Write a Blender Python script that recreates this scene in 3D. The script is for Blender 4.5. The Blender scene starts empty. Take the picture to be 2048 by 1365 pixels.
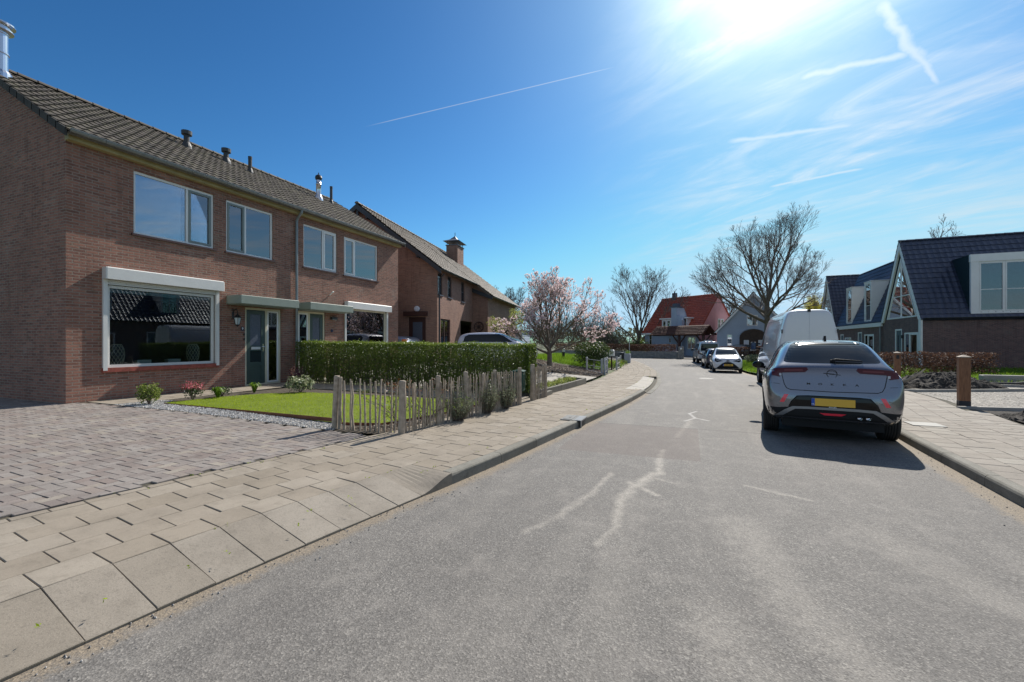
import bpy, bmesh, math, random
from mathutils import Vector, Matrix, noise
from mathutils.bvhtree import BVHTree
from mathutils.geometry import delaunay_2d_cdt
R = math.radians
rnd = random.Random(7)
sc = bpy.context.scene
col = sc.collection

# ------------------------------------------------------------------ camera
cd = bpy.data.cameras.new('camera'); cam = bpy.data.objects.new('camera', cd); col.objects.link(cam)
cam.location = (0, 0, 1.5); cam.rotation_euler = (R(90), 0, R(22.3))
cd.lens = 15.29; cd.sensor_width = 36; cd.shift_y = .0012; cd.clip_end = 3000; cd.clip_start = .05
sc.camera = cam

# ------------------------------------------------------------------ sky, sun, exposure
SUN_EL, SUN_AZ = 41.5, 9.0           # azimuth clockwise from +Y
se, ce = math.sin(R(SUN_EL)), math.cos(R(SUN_EL))
SUN = Vector((math.sin(R(SUN_AZ))*ce, math.cos(R(SUN_AZ))*ce, se))
w = bpy.data.worlds.new('World'); sc.world = w; w.use_nodes = True
nt = w.node_tree; N = nt.nodes; LK = nt.links.new; N.clear()
def wn(t, **k):
    n = N.new(t)
    for a, b in k.items(): setattr(n, a, b)
    return n
def wm(op, a, b=None, c=None, clamp=False):
    n = N.new('ShaderNodeMath'); n.operation = op; n.use_clamp = clamp
    for i, q in enumerate((a, b, c)):
        if q is None: continue
        if isinstance(q, (int, float)): n.inputs[i].default_value = q
        else: LK(q, n.inputs[i])
    return n.outputs[0]
def wv(op, a, b=None):
    n = N.new('ShaderNodeVectorMath'); n.operation = op
    for i, q in enumerate((a, b)):
        if q is None: continue
        if isinstance(q, (tuple, Vector)): n.inputs[i].default_value = q
        else: LK(q, n.inputs[i])
    return n.outputs['Value'] if op in ('DOT_PRODUCT', 'LENGTH') else n.outputs[0]
def smooth(x, a, b):
    n = N.new('ShaderNodeMapRange'); n.interpolation_type = 'SMOOTHSTEP'; LK(x, n.inputs[0])
    n.inputs[1].default_value = a; n.inputs[2].default_value = b
    return n.outputs[0]
sky = wn('ShaderNodeTexSky', sky_type='NISHITA', sun_disc=False, sun_elevation=R(SUN_EL), sun_rotation=R(SUN_AZ),
         altitude=0, air_density=1.0, dust_density=.45, ozone_density=2.0)
tc = wn('ShaderNodeTexCoord'); D = wv('NORMALIZE', tc.outputs['Generated'])
sx = wn('ShaderNodeSeparateXYZ'); LK(D, sx.inputs[0])
dz = wm('MAXIMUM', sx.outputs[2], .03)
px_ = wm('DIVIDE', sx.outputs[0], wm('ADD', dz, .12)); py_ = wm('DIVIDE', sx.outputs[1], wm('ADD', dz, .12))
cb = wn('ShaderNodeCombineXYZ'); LK(px_, cb.inputs[0]); LK(py_, cb.inputs[1]); P2 = cb.outputs[0]
sunang = wv('DOT_PRODUCT', D, SUN)                               # cos of the angle to the sun
def cirrus(scale, rot, sxy, lo, hi, seed, det=7, dist=.6):
    mp = wn('ShaderNodeMapping'); LK(P2, mp.inputs[0]); mp.inputs['Rotation'].default_value = (0, 0, R(rot))
    mp2 = wn('ShaderNodeMapping'); LK(mp.outputs[0], mp2.inputs[0]); mp2.inputs['Scale'].default_value = (sxy[0], sxy[1], 1)
    mp2.inputs['Location'].default_value = (seed, seed*.7, 0)
    n = wn('ShaderNodeTexNoise'); LK(mp2.outputs[0], n.inputs['Vector']); n.inputs['Scale'].default_value = scale
    n.inputs['Detail'].default_value = det; n.inputs['Roughness'].default_value = .62; n.inputs['Distortion'].default_value = dist
    return smooth(n.outputs[0], lo, hi)
streaks = cirrus(1.5, 38, (.6, 2.6), .40, .74, 3.1, 10, 1.1)
streak2 = cirrus(1.0, 12, (.6, 2.2), .42, .8, 9.3, 10, 1.0)
veil = cirrus(.55, 30, (.7, 1.4), .40, .70, 5.7, 4, .3)
near = smooth(sunang, .62, .97)
right = smooth(wv('DOT_PRODUCT', D, Vector((.86, .44, .1)).normalized()), .25, .75)
zone = wm('MAXIMUM', wm('MULTIPLY', near, .85), wm('MULTIPLY', right, .70))
patchy = cirrus(2.6, 25, (.8, 1.8), .36, .66, 14.2, 9, 1.2)
tex = wm('ADD', wm('MULTIPLY', wm('MULTIPLY', streaks, wm('ADD', .25, wm('MULTIPLY', patchy, .75))), .55), wm('ADD', wm('MULTIPLY', wm('MULTIPLY', streak2, wm('ADD', .4, wm('MULTIPLY', patchy, .6))), .42), wm('MULTIPLY', wm('ADD', veil, wm('MULTIPLY', patchy, .35)), .30)))
gate = smooth(wv('DOT_PRODUCT', D, (.974, .225, 0)), -.02, .30)
back = smooth(wv('DOT_PRODUCT', D, (.15, -.97, .15)), .05, .65)          # unseen thin cloud added behind the camera to lift the fill light
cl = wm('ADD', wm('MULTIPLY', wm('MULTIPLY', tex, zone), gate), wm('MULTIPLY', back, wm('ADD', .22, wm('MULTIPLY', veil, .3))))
# condensation trails: thin arcs between two directions of the sky
def trail(a, b, wid, dens, fuzz=0.0):
    a, b = Vector(a).normalized(), Vector(b).normalized(); n = a.cross(b).normalized(); m = (a+b).normalized()
    dd = D
    if fuzz:
        nn = wn('ShaderNodeTexNoise'); LK(D, nn.inputs['Vector']); nn.inputs['Scale'].default_value = 16; nn.inputs['Detail'].default_value = 5
        dd = wv('NORMALIZE', wv('ADD', D, wv('SCALE', wv('SUBTRACT', nn.outputs['Color'], (.5, .5, .5)))))
        dd.node.inputs[0].links[0].from_node.inputs[1].links[0].from_node.inputs['Scale'].default_value = fuzz
    d0 = wm('ABSOLUTE', wv('DOT_PRODUCT', dd, n))
    across = smooth(d0, wid, 0)
    half = math.acos(max(-1, min(1, a.dot(m))))
    along = smooth(wv('DOT_PRODUCT', D, m), math.cos(half*1.0), math.cos(half*.72))
    return wm('MULTIPLY', wm('MULTIPLY', across, along), dens)
trails = [((-.6966, .7914, .4920), (-.1378, .9999, .6236-.0), .0014, .32, 0), ((.22, 1.173, .607), (.48, 1.277, .66), .008, .5, .022),
          ((.07, 1.115, .46), (.37, 1.231, .506), .0065, .45, .016), ((.16, 1.147, .357), (.38, 1.235, .401), .0035, .5, .008),
          ((.40, 1.243, .80), (.53, 1.295, .575), .011, .5, .045), ((.57, 1.31, .31), (.72, 1.372, .37), .012, .3, .02)]
for t_ in trails: cl = wm('MAXIMUM', cl, trail(*t_))
scat = wm('ADD', .56, wm('MULTIPLY', wm('POWER', wm('MAXIMUM', sunang, 0), 12), .5))
glow = wm('ADD', wm('MULTIPLY', wm('MULTIPLY', wm('POWER', wm('MAXIMUM', sunang, 0), 16), wm('ADD', .3, wm('MULTIPLY', veil, 1.1))), .06), wm('MULTIPLY', wm('POWER', wm('MAXIMUM', sunang, 0), 100), .9))
SKY = .105; GAM = 1.36; SKG = .92
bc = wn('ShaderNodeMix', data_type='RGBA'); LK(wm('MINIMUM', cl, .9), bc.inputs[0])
sat = wn('ShaderNodeHueSaturation'); sat.inputs['Saturation'].default_value = 1.12; sat.inputs['Value'].default_value = 1.0
gm_ = wn('ShaderNodeGamma'); gm_.inputs[1].default_value = GAM; LK(wv('SCALE', sky.outputs[0]), gm_.inputs[0]); gm_.inputs[0].links[0].from_node.inputs['Scale'].default_value = SKY
LK(wv('SCALE', gm_.outputs[0]), sat.inputs['Color']); sat.inputs['Color'].links[0].from_node.inputs['Scale'].default_value = SKG/SKY; sp_ = wn('ShaderNodeSeparateXYZ'); LK(sat.outputs[0], sp_.inputs[0]); cmb = wn('ShaderNodeCombineXYZ')
for i, (g_, cap) in enumerate(((.68, .44), (1.04, .70), (1.10, .90))): LK(wm('SMOOTH_MIN', wm('MULTIPLY', sp_.outputs[i], g_), cap*.80/SKY, .25/SKY), cmb.inputs[i])
LK(cmb.outputs[0], bc.inputs[6])
cc = wn('ShaderNodeCombineXYZ')
for i, k in enumerate((.93, .97, 1.0)): LK(wm('MULTIPLY', scat, k/SKY), cc.inputs[i])
LK(cc.outputs[0], bc.inputs[7])
gl = wn('ShaderNodeCombineXYZ')
for i, k in enumerate((1.0, .98, .92)): LK(wm('MULTIPLY', glow, k/SKY), gl.inputs[i])
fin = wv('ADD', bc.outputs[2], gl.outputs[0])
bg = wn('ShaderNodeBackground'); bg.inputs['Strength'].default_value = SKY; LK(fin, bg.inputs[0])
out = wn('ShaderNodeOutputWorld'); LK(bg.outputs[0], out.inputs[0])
w.cycles.sampling_method = 'MANUAL'; w.cycles.sample_map_resolution = 512

sl = bpy.data.lights.new('sun', 'SUN'); sl.energy = 4.8; sl.angle = R(.5); sl.color = (1, .95, .87)
so = bpy.data.objects.new('sun', sl); col.objects.link(so); so.rotation_euler = (-SUN).to_track_quat('-Z', 'Y').to_euler(); so.location = (0, 0, 60)
vs = sc.view_settings; vs.view_transform = 'Standard'; vs.look = 'None'; vs.gamma = 1; vs.use_curve_mapping = False; vs.exposure = .43
sc.cycles.max_bounces = 8; sc.cycles.transparent_max_bounces = 24; sc.cycles.glossy_bounces = 4; sc.cycles.transmission_bounces = 6
sc.cycles.sample_clamp_indirect = 6

# ------------------------------------------------------------------ mesh helpers
class MB:
    """Collects faces; build() links them as ONE mesh object."""
    def __init__(s, T=None): s.v = []; s.f = []; s.m = []; s.t = []; s.T = T; s.cm = 0; s.ct = 0.0
    def V(s, p):
        if s.T: p = s.T(*p)
        s.v.append(tuple(p)); return len(s.v)-1
    def F(s, ids): s.f.append(tuple(ids)); s.m.append(s.cm); s.t.append(s.ct)
    def poly(s, pts): s.F([s.V(p) for p in pts])
    def box(s, x0, x1, y0, y1, z0, z1):
        q = [s.V(p) for p in ((x0,y0,z0),(x1,y0,z0),(x1,y1,z0),(x0,y1,z0),(x0,y0,z1),(x1,y0,z1),(x1,y1,z1),(x0,y1,z1))]
        for k in ((0,3,2,1),(4,5,6,7),(0,1,5,4),(1,2,6,5),(2,3,7,6),(3,0,4,7)): s.F([q[i] for i in k])
    def bbox(s, x0, x1, y0, y1, z0, z1, b=.01):
        """box with chamfered vertical and top edges"""
        rings = [(z0, 0), (z1-b, 0), (z1, b)]
        ids = []
        for z, i in rings:
            ids.append([s.V(p) for p in ((x0+b+i,y0+i,z),(x1-b-i,y0+i,z),(x1-i,y0+b+i,z),(x1-i,y1-b-i,z),(x1-b-i,y1-i,z),(x0+b+i,y1-i,z),(x0+i,y1-b-i,z),(x0+i,y0+b+i,z))])
        for a, c in zip(ids, ids[1:]):
            for k in range(8): s.F((a[k], a[(k+1)%8], c[(k+1)%8], c[k]))
        s.F(ids[-1]); s.F(ids[0][::-1])
    def prism(s, pts, axis, a, b):
        """extrude 2D polygon along axis 0/1/2 from a to b"""
        def P(u, v, w_): return (w_, u, v) if axis == 0 else ((u, w_, v) if axis == 1 else (u, v, w_))
        A = [s.V(P(u, v, a)) for u, v in pts]; B = [s.V(P(u, v, b)) for u, v in pts]; n = len(pts)
        s.F(A[::-1]); s.F(B)
        for i in range(n): s.F((A[i], A[(i+1)%n], B[(i+1)%n], B[i]))
    def tube(s, pts, rad, n=6, cap=True):
        """tapered tube through 3D points"""
        pts = [Vector(p) for p in pts]; rad = rad if isinstance(rad, (list, tuple)) else [rad]*len(pts)
        up = Vector((.31, .22, .93)); prev = None
        for i, p in enumerate(pts):
            d = (pts[min(i+1, len(pts)-1)]-pts[max(i-1, 0)])
            d = d.normalized() if d.length > 1e-9 else Vector((0, 0, 1))
            x = d.cross(up)
            if x.length < .05: x = d.cross(Vector((1, 0, 0)))
            x.normalize(); y = d.cross(x)
            ring = [s.V(p + (x*math.cos(2*math.pi*k/n)+y*math.sin(2*math.pi*k/n))*rad[i]) for k in range(n)]
            if prev:
                for k in range(n): s.F((prev[k], prev[(k+1)%n], ring[(k+1)%n], ring[k]))
            elif cap: s.F(ring[::-1])
            prev = ring
        if cap: s.F(prev)
    def lathe(s, prof, c=(0,0,0), n=20, axis=2):
        """revolve (r, h) profile round axis through c"""
        prev = None
        for r, h in prof:
            ring = []
            for k in range(n):
                a = 2*math.pi*k/n; u, v_ = r*math.cos(a), r*math.sin(a)
                p = (u, v_, h) if axis == 2 else ((h, u, v_) if axis == 0 else (v_, h, u))
                ring.append(s.V((c[0]+p[0], c[1]+p[1], c[2]+p[2])))
            if prev:
                for k in range(n): s.F((prev[k], prev[(k+1)%n], ring[(k+1)%n], ring[k]))
            prev = ring
    def build(s, name, mats, parent=None, smooth=False, uv=True, loc=None):
        me = bpy.data.meshes.new(name); me.from_pydata(s.v, [], s.f)
        for m in (mats if isinstance(mats, (list, tuple)) else [mats]): me.materials.append(m)
        me.polygons.foreach_set('material_index', s.m)
        if smooth: me.polygons.foreach_set('use_smooth', [True]*len(s.f))
        if any(s.t):
            at = me.attributes.new('tone', 'FLOAT', 'FACE'); at.data.foreach_set('value', s.t)
        if uv: boxuv(me)
        me.update()
        o = bpy.data.objects.new(name, me); col.objects.link(o)
        if parent is not None: o.parent = parent
        if loc: o.location = loc
        return o
def boxuv(me):
    uvl = me.uv_layers.new(name='UV'); buf = [0.0]*(2*len(me.loops)); V = me.vertices
    for p in me.polygons:
        n = p.normal; ax, ay, az = abs(n.x), abs(n.y), abs(n.z)
        for li in p.loop_indices:
            c = V[me.loops[li].vertex_index].co
            if az > .75: u, v = c.x, c.y
            elif ax > ay: u, v = c.y, c.z
            else: u, v = c.x, c.z
            buf[2*li] = u; buf[2*li+1] = v
    uvl.data.foreach_set('uv', buf)
def frame(ox, oy, ang, oz=0.0):
    """facade frame: u along the wall, d into the building, z up"""
    c, s_ = math.cos(R(ang)), math.sin(R(ang))
    return lambda u, d, z: (ox+u*c-d*s_, oy+u*s_+d*c, oz+z)
def tag(o, label=None, cat=None, group=None, kind=None):
    if label: o['label'] = label
    if cat: o['category'] = cat
    if group: o['group'] = group
    if kind: o['kind'] = kind
    return o
def thing(name, label, cat, loc=(0,0,0), rz=0, group=None):
    o = bpy.data.objects.new(name, None); o.empty_display_size = .2; col.objects.link(o)
    o.location = loc; o.rotation_euler = (0, 0, R(rz)); return tag(o, label, cat, group)
def kids(o): return [c for c in bpy.data.objects if c.parent == o]
def dup(o, loc, rz, label):
    def cp(a, par):
        c = a.copy(); col.objects.link(c); c.parent = par
        for ch in kids(a): cp(ch, c)
        return c
    c = cp(o, None); c.location = loc; c.rotation_euler = (0, 0, R(rz)); c['label'] = label
    return c
def lerp(a, b, t): return a+(b-a)*t
def sstep(t): t = min(1, max(0, t)); return t*t*(3-2*t)
def interp(tab, x):
    if x <= tab[0][0]: return tab[0][1]
    for (a, b), (c, d) in zip(tab, tab[1:]):
        if x <= c: return b+(d-b)*(x-a)/(c-a)
    return tab[-1][1]

# ------------------------------------------------------------------ materials
def hexc(h): return tuple(((int(h[i:i+2], 16)/255)/12.92 if int(h[i:i+2], 16) <= 10 else ((int(h[i:i+2], 16)/255+.055)/1.055)**2.4) for i in (0, 2, 4))
class M:
    def __init__(s, name):
        s.m = bpy.data.materials.new(name); s.m.use_nodes = True; s.t = s.m.node_tree; s.n = s.t.nodes; s.L = s.t.links.new
        s.b = s.n['Principled BSDF']; s.o = s.n['Material Output']
    def set(s, color=None, rough=None, metal=None, coat=None, spec=None, sub=None, trans=None, ior=None):
        i = s.b.inputs
        if color is not None:
            if isinstance(color, tuple): i['Base Color'].default_value = (*color[:3], 1)
            else: s.L(color, i['Base Color'])
        if rough is not None:
            if isinstance(rough, (int, float)): i['Roughness'].default_value = rough
            else: s.L(rough, i['Roughness'])
        if metal is not None: i['Metallic'].default_value = metal
        if coat is not None: i['Coat Weight'].default_value = coat; i['Coat Roughness'].default_value = .04
        if spec is not None: i['Specular IOR Level'].default_value = spec
        if trans is not None: i['Transmission Weight'].default_value = trans
        if ior is not None: i['IOR'].default_value = ior
        return s
    def co(s, kind='Object', scale=None):
        c = s.n.new('ShaderNodeTexCoord').outputs[kind]
        if scale:
            mp = s.n.new('ShaderNodeMapping'); s.L(c, mp.inputs[0]); mp.inputs['Scale'].default_value = scale; c = mp.outputs[0]
        return c
    def noise(s, scale, det=4, rough=.55, vec=None, dist=0, out=0):
        n = s.n.new('ShaderNodeTexNoise'); n.inputs['Scale'].default_value = scale; n.inputs['Detail'].default_value = det
        n.inputs['Roughness'].default_value = rough; n.inputs['Distortion'].default_value = dist
        s.L(vec if vec else s.co(), n.inputs['Vector']); return n.outputs[out]
    def vor(s, scale, vec=None, feat='F1', out='Distance', rand=1):
        n = s.n.new('ShaderNodeTexVoronoi'); n.feature = feat; n.inputs['Scale'].default_value = scale; n.inputs['Randomness'].default_value = rand
        s.L(vec if vec else s.co(), n.inputs['Vector']); return n.outputs[out]
    def ramp(s, x, *stops, interp='LINEAR'):
        n = s.n.new('ShaderNodeValToRGB'); n.color_ramp.interpolation = interp; s.L(x, n.inputs[0]); e = n.color_ramp.elements
        for i, (p, c) in enumerate(stops):
            c = (c, c, c) if isinstance(c, (int, float)) else c
            if i < 2: e[i].position = p; e[i].color = (*c, 1)
            else: q = e.new(p); q.color = (*c, 1)
        return n.outputs[0]
    def mix(s, f, a, b, mode='MIX'):
        n = s.n.new('ShaderNodeMix'); n.data_type = 'RGBA'; n.blend_type = mode
        for i, q in ((0, f), (6, a), (7, b)):
            if isinstance(q, (int, float)) and i == 0: n.inputs[i].default_value = q
            elif isinstance(q, (int, float)): n.inputs[i].default_value = (q, q, q, 1)
            elif isinstance(q, tuple): n.inputs[i].default_value = (*q, 1)
            else: s.L(q, n.inputs[i])
        return n.outputs[2]
    def math(s, op, a, b=None, clamp=False):
        n = s.n.new('ShaderNodeMath'); n.operation = op; n.use_clamp = clamp
        for i, q in ((0, a), (1, b)):
            if q is None: continue
            if isinstance(q, (int, float)): n.inputs[i].default_value = q
            else: s.L(q, n.inputs[i])
        return n.outputs[0]
    def bump(s, h, strength=.5, dist=.01, normal=None):
        n = s.n.new('ShaderNodeBump'); n.inputs['Strength'].default_value = strength; n.inputs['Distance'].default_value = dist
        s.L(h, n.inputs['Height'])
        if normal: s.L(normal, n.inputs['Normal'])
        s.L(n.outputs[0], s.b.inputs['Normal']); return n.outputs[0]
    def attr(s, name='tone'):
        n = s.n.new('ShaderNodeAttribute'); n.attribute_name = name; return n.outputs['Fac']
def plain(name, color, rough=.6, metal=0, coat=None, var=.0, vs_=3, bump=0, bs=60, spec=None):
    m = M(name); c = color
    if var:
        c = m.mix(m.ramp(m.noise(vs_, 5), (.3, 0.0), (.7, 1.0)), tuple(x*(1-var) for x in color), tuple(min(1, x*(1+var)) for x in color))
    m.set(c, rough, metal, coat, spec)
    if bump: m.bump(m.noise(bs, 4), bump, .004)
    return m.m
def brick(name, c1, c2, mortar, bw=.222, bh=.0625, ms=.011, dirt=.35, moss=None, rough=.85):
    m = M(name); uv = m.co('UV')
    b = m.n.new('ShaderNodeTexBrick'); b.offset = .5; b.inputs['Scale'].default_value = 1; b.inputs['Brick Width'].default_value = bw
    b.inputs['Row Height'].default_value = bh; b.inputs['Mortar Size'].default_value = ms; b.inputs['Mortar Smooth'].default_value = .25
    wob = m.noise(9, 3, vec=uv, out=1); v = m.n.new('ShaderNodeVectorMath'); v.operation = 'MULTIPLY_ADD'
    m.L(wob, v.inputs[0]); v.inputs[1].default_value = (.006, .006, 0); m.L(uv, v.inputs[2]); m.L(v.outputs[0], b.inputs['Vector'])
    b.inputs['Color1'].default_value = (*c1, 1); b.inputs['Color2'].default_value = (*c2, 1); b.inputs['Mortar'].default_value = (*mortar, 1)
    big = m.noise(.9, 6, .6, vec=uv); med = m.noise(14, 4, vec=uv)
    c = m.mix(m.math('MULTIPLY', m.ramp(big, (.35, 0.0), (.75, 1.0)), dirt), b.outputs['Color'], tuple(x*.45 for x in c2))
    c = m.mix(m.ramp(med, (.3, 0.0), (.8, .4)), c, tuple(min(1, x*1.35) for x in c1))
    mps = m.n.new('ShaderNodeMapping'); m.L(uv, mps.inputs[0]); mps.inputs['Scale'].default_value = (3.2, .35, 1)
    c = m.mix(m.ramp(m.noise(1.6, 5, .65, vec=mps.outputs[0]), (.52, 0.0), (.74, .45)), c, tuple(x*.35 for x in c1))
    c = m.mix(m.ramp(m.noise(1.3, 4, .6, vec=uv), (.58, 0.0), (.72, .28)), c, tuple(min(1, x*1.2+.05) for x in mortar))
    if moss:
        c = m.mix(m.math('MULTIPLY', m.ramp(m.noise(2.3, 5, .7, vec=uv), (.55, 0.0), (.75, 1.0)), .4), c, moss)
    m.set(c, rough, spec=.25)
    h = m.math('ADD', m.math('MULTIPLY', b.outputs['Fac'], -1.0), m.math('MULTIPLY', m.noise(70, 3, vec=uv), .35))
    m.bump(h, 1.0, .012)
    return m.m
def leafmat(name, c1, c2, trans=.45, rough=.5, scale=2.0):
    m = M(name)
    c = m.mix(m.ramp(m.noise(scale, 3), (.35, 0.0), (.65, 1.0)), c1, c2)
    info = m.n.new('ShaderNodeObjectInfo')
    t = m.attr(); c = m.mix(m.math('MULTIPLY', t, .5), c, tuple(min(1, x*1.9) for x in c2))
    m.set(c, rough, spec=.35)
    tr = m.n.new('ShaderNodeBsdfTranslucent'); m.L(c, tr.inputs[0])
    mx = m.n.new('ShaderNodeMixShader'); mx.inputs[0].default_value = trans
    m.L(m.b.outputs[0], mx.inputs[1]); m.L(tr.outputs[0], mx.inputs[2]); m.L(mx.outputs[0], m.o.inputs[0])
    return m.m
def glassmat(name, ior=1.75, tint=(.9, .95, 1), base=.0, wav=.0):
    """thin pane: reflects by angle, otherwise lets you see in"""
    m = M(name); fr = m.n.new('ShaderNodeFresnel'); fr.inputs[0].default_value = ior
    gl = m.n.new('ShaderNodeBsdfGlossy'); gl.inputs['Roughness'].default_value = .0; gl.inputs[0].default_value = (.95, .97, 1, 1)
    tr = m.n.new('ShaderNodeBsdfTransparent'); tr.inputs[0].default_value = (*tint, 1)
    f = m.math('ADD', fr.outputs[0], base, clamp=True)
    if wav:
        bp = m.n.new('ShaderNodeBump'); bp.inputs['Strength'].default_value = wav; bp.inputs['Distance'].default_value = .02
        m.L(m.noise(1.1, 1), bp.inputs['Height']); m.L(bp.outputs[0], gl.inputs['Normal'])
    mx = m.n.new('ShaderNodeMixShader'); m.L(f, mx.inputs[0]); m.L(tr.outputs[0], mx.inputs[1]); m.L(gl.outputs[0], mx.inputs[2])
    m.L(mx.outputs[0], m.o.inputs[0]); return m.m
def rooftile(name, c1, c2, lich=(.2, .2, .12), lam=.3, rough=.7, spec=.4):
    m = M(name); t = m.attr()
    c = m.mix(t, c1, c2)
    c = m.mix(m.math('MULTIPLY', m.ramp(m.noise(5, 6, .7), (.5, 0.0), (.68, 1.0)), lam), c, lich)
    c = m.mix(m.math('MULTIPLY', m.ramp(m.noise(.7, 4), (.4, 0.0), (.7, 1.0)), lam*.6), c, tuple(x*.5 for x in c1))
    m.set(c, rough, spec=spec); m.bump(m.noise(60, 4), .4, .004); return m.m
MAT = dict(
 brick=brick('red_brown_brick', (.36,.172,.122), (.16,.078,.062), (.30,.25,.205), moss=(.13,.125,.08)),
 brick2=brick('brown_brick', (.36,.20,.15), (.22,.125,.098), (.26,.215,.185), dirt=.25),
 brickd=brick('dark_purple_brick', (.22,.125,.115), (.10,.068,.07), (.20,.18,.175), bw=.215, bh=.06, dirt=.15),
 tileold=rooftile('weathered_brown_roof_tile', (.155,.13,.105), (.08,.068,.06), (.24,.235,.13), .5, .8, .3),
 tile2=rooftile('grey_brown_roof_tile', (.19,.155,.12), (.12,.098,.08), (.25,.24,.17), .3, .7, .4),
 tileblue=rooftile('blue_black_roof_tile', (.040,.048,.078), (.058,.068,.105), (.04,.05,.06), .12, .33, .6),
 tilered=rooftile('red_roof_tile', (.50,.12,.07), (.36,.085,.055), (.10,.035,.03), .5, .7),
 white=plain('white_paint', (.78,.78,.77), .45, var=.04), offwhite=plain('off_white_plastic', (.66,.655,.63), .4, var=.05),
 cream=plain('cream_paint', (.62,.58,.44), .55, var=.08), yellowwood=plain('yellowed_fascia', (.34,.28,.13), .7, var=.2),
 frameg=plain('grey_green_sash_paint', (.20,.235,.23), .45), greend=plain('dark_green_door_paint', (.055,.085,.075), .4, var=.08),
 zinc=plain('zinc_gutter', (.22,.24,.25), .45, .35, var=.15), canopy=plain('grey_green_canopy_sheet', (.235,.275,.235), .5, var=.08),
 black=plain('black_metal', (.012,.012,.013), .45), darkgrey=plain('dark_grey_plastic', (.035,.037,.04), .5),
 steel=plain('stainless_flue', (.62,.63,.65), .22, 1), chrome=plain('chrome', (.75,.75,.76), .12, 1),
 brownwood=plain('dark_brown_joinery', (.055,.022,.018), .5), darkjoin=plain('anthracite_joinery', (.028,.034,.042), .45),
 sill=plain('red_brick_sill', (.26,.06,.04), .6, var=.3, vs_=14), curtain=plain('white_curtain', (.62,.64,.68), .9, var=.06),
 greyblue=plain('grey_blue_render', (.36,.43,.53), .85, var=.07, vs_=1.3), pink=plain('pink_render', (.72,.36,.35), .85, var=.1, vs_=1.2),
 lead=plain('lead_sheet', (.10,.11,.14), .5, .3), zincdark=plain('dark_teal_cladding', (.012,.032,.038), .5),
 doorgrey=plain('blue_grey_door', (.07,.11,.13), .45), concrete=plain('concrete', (.33,.31,.28), .85, var=.18, bump=.4),
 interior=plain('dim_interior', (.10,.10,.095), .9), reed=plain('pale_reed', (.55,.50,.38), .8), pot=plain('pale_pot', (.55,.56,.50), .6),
 frost=plain('frosted_glass', (.10,.115,.15), .25, var=.25, vs_=45, bump=.6, bs=70),
 greenbox=plain('dark_green_steel', (.012,.055,.042), .4, var=.12),
)
MAT['glass'] = glassmat('window_glass', 1.75, (.88,.92,.95), .12)
MAT['glassbig'] = glassmat('large_window_glass', 1.48, (.78,.84,.86), .01, .02)
MAT['glasscar'] = (lambda m: m.set((.006,.008,.010), .03, 0, spec=.5).m)(M('tinted_car_glass'))
STAINS = [((-.35,6.35),(-.36,5.7),.05,.75,.04,6),((-.36,5.7),(-.33,5.2),.075,.8,.06,6),((-.36,5.2),(-.50,4.75),.10,.8,.07,6),((-.50,4.8),(-.62,4.2),.085,.75,.06,6),((-.62,4.2),(-.56,3.6),.06,.7,.05,6),((-.56,3.6),(-.62,3.2),.05,.5,.05,6),
          ((-.84,5.0),(-.90,4.3),.05,.6,.05,6),((-.90,4.3),(-1.05,3.6),.06,.55,.05,6),((-1.05,3.6),(-1.2,3.2),.06,.4,.05,6),((-.6,4.75),(-.28,4.45),.055,.75,.06,7),((-.38,5.0),(-.15,4.9),.035,.6,.04,8),((.55,5.1),(.85,4.95),.05,.6,.08,8),((.85,4.95),(1.05,4.85),.04,.6,.06,8),
          ((.35,4.0),(.45,3.3),.28,.35,.2,7),((.5,3.1),(.8,2.3),.28,.35,.25,7),((.1,2.6),(.5,1.6),.3,.3,.3,7),((.0,8.9),(-.2,7.3),.07,.45,.05,6),((1.3,4.2),(1.6,3.4),.3,.25,.25,7)]
STAINS = [(a, b_, r*1.15 if r < .2 else r, k*.8, *([.08, 6] if r < .2 else q)) for a, b_, r, k, *q in STAINS]
CHALK = [((.12,10.2),(-.02,9.85),.05),((-.02,9.85),(.08,9.3),.05),((.08,9.3),(.32,9.05),.05),((.08,9.25),(-.10,8.85),.045)]
HOLES = [(-2.16,-1.66,7.45,8.0)]
# ------------------------------------------------------------------ terrain and paving
def gz(y): return -.35*sstep((y-8)/28)
KL = [(-9,-3.25),(-6,-3.1),(-3,-2.98),(0,-2.88),(1,-2.82),(2,-2.69),(2.7,-2.57),(3.8,-2.36),(4.9,-2.16),(6.35,-1.98),(8,-1.75),(10.5,-1.45),(13.3,-1.25),(16,-1.18),(19,-1.28),(22,-1.5),(26,-1.8),(31,-2.5),(36,-3.4),(41,-4.5),(46,-6)]
KR = [(-9,2.5),(-3,2.58),(0,2.6),(3,2.68),(5.3,2.78),(7,2.9),(8.3,2.96),(10,3.15),(12.5,3.7),(15,4.25),(18,4.5),(21,4.4),(23.5,3.8),(25.3,3.15),(28,2.95),(34,2.7),(40,2.7),(46,3.0)]
RO = [(-9,4.7),(5,4.8),(8,5.0),(10,5.17),(12,5.5),(14.2,5.8),(17.5,6.2),(22,6.6),(25,6.6),(46,6.6)]
def xl(y): return interp(KL, y)
def xr(y): return interp(KR, y)
def garden(x, y):
    """height of the land left and right of the pavements"""
    g0 = gz(y)
    if x < xl(y)-2.2:
        d = xl(y)-2.2-x
        h = g0+.12 + (.08-g0)*sstep(d/5) + .15*sstep((y-15)/6)*sstep((d-1)/4)*sstep((42-y)/12) + .20*sstep((y-12)/4)*sstep((d-2.2)/3)*sstep((30-y)/7)
        return h
    return g0+.10 + (-.05-g0)*sstep((x-7)/5)
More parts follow.
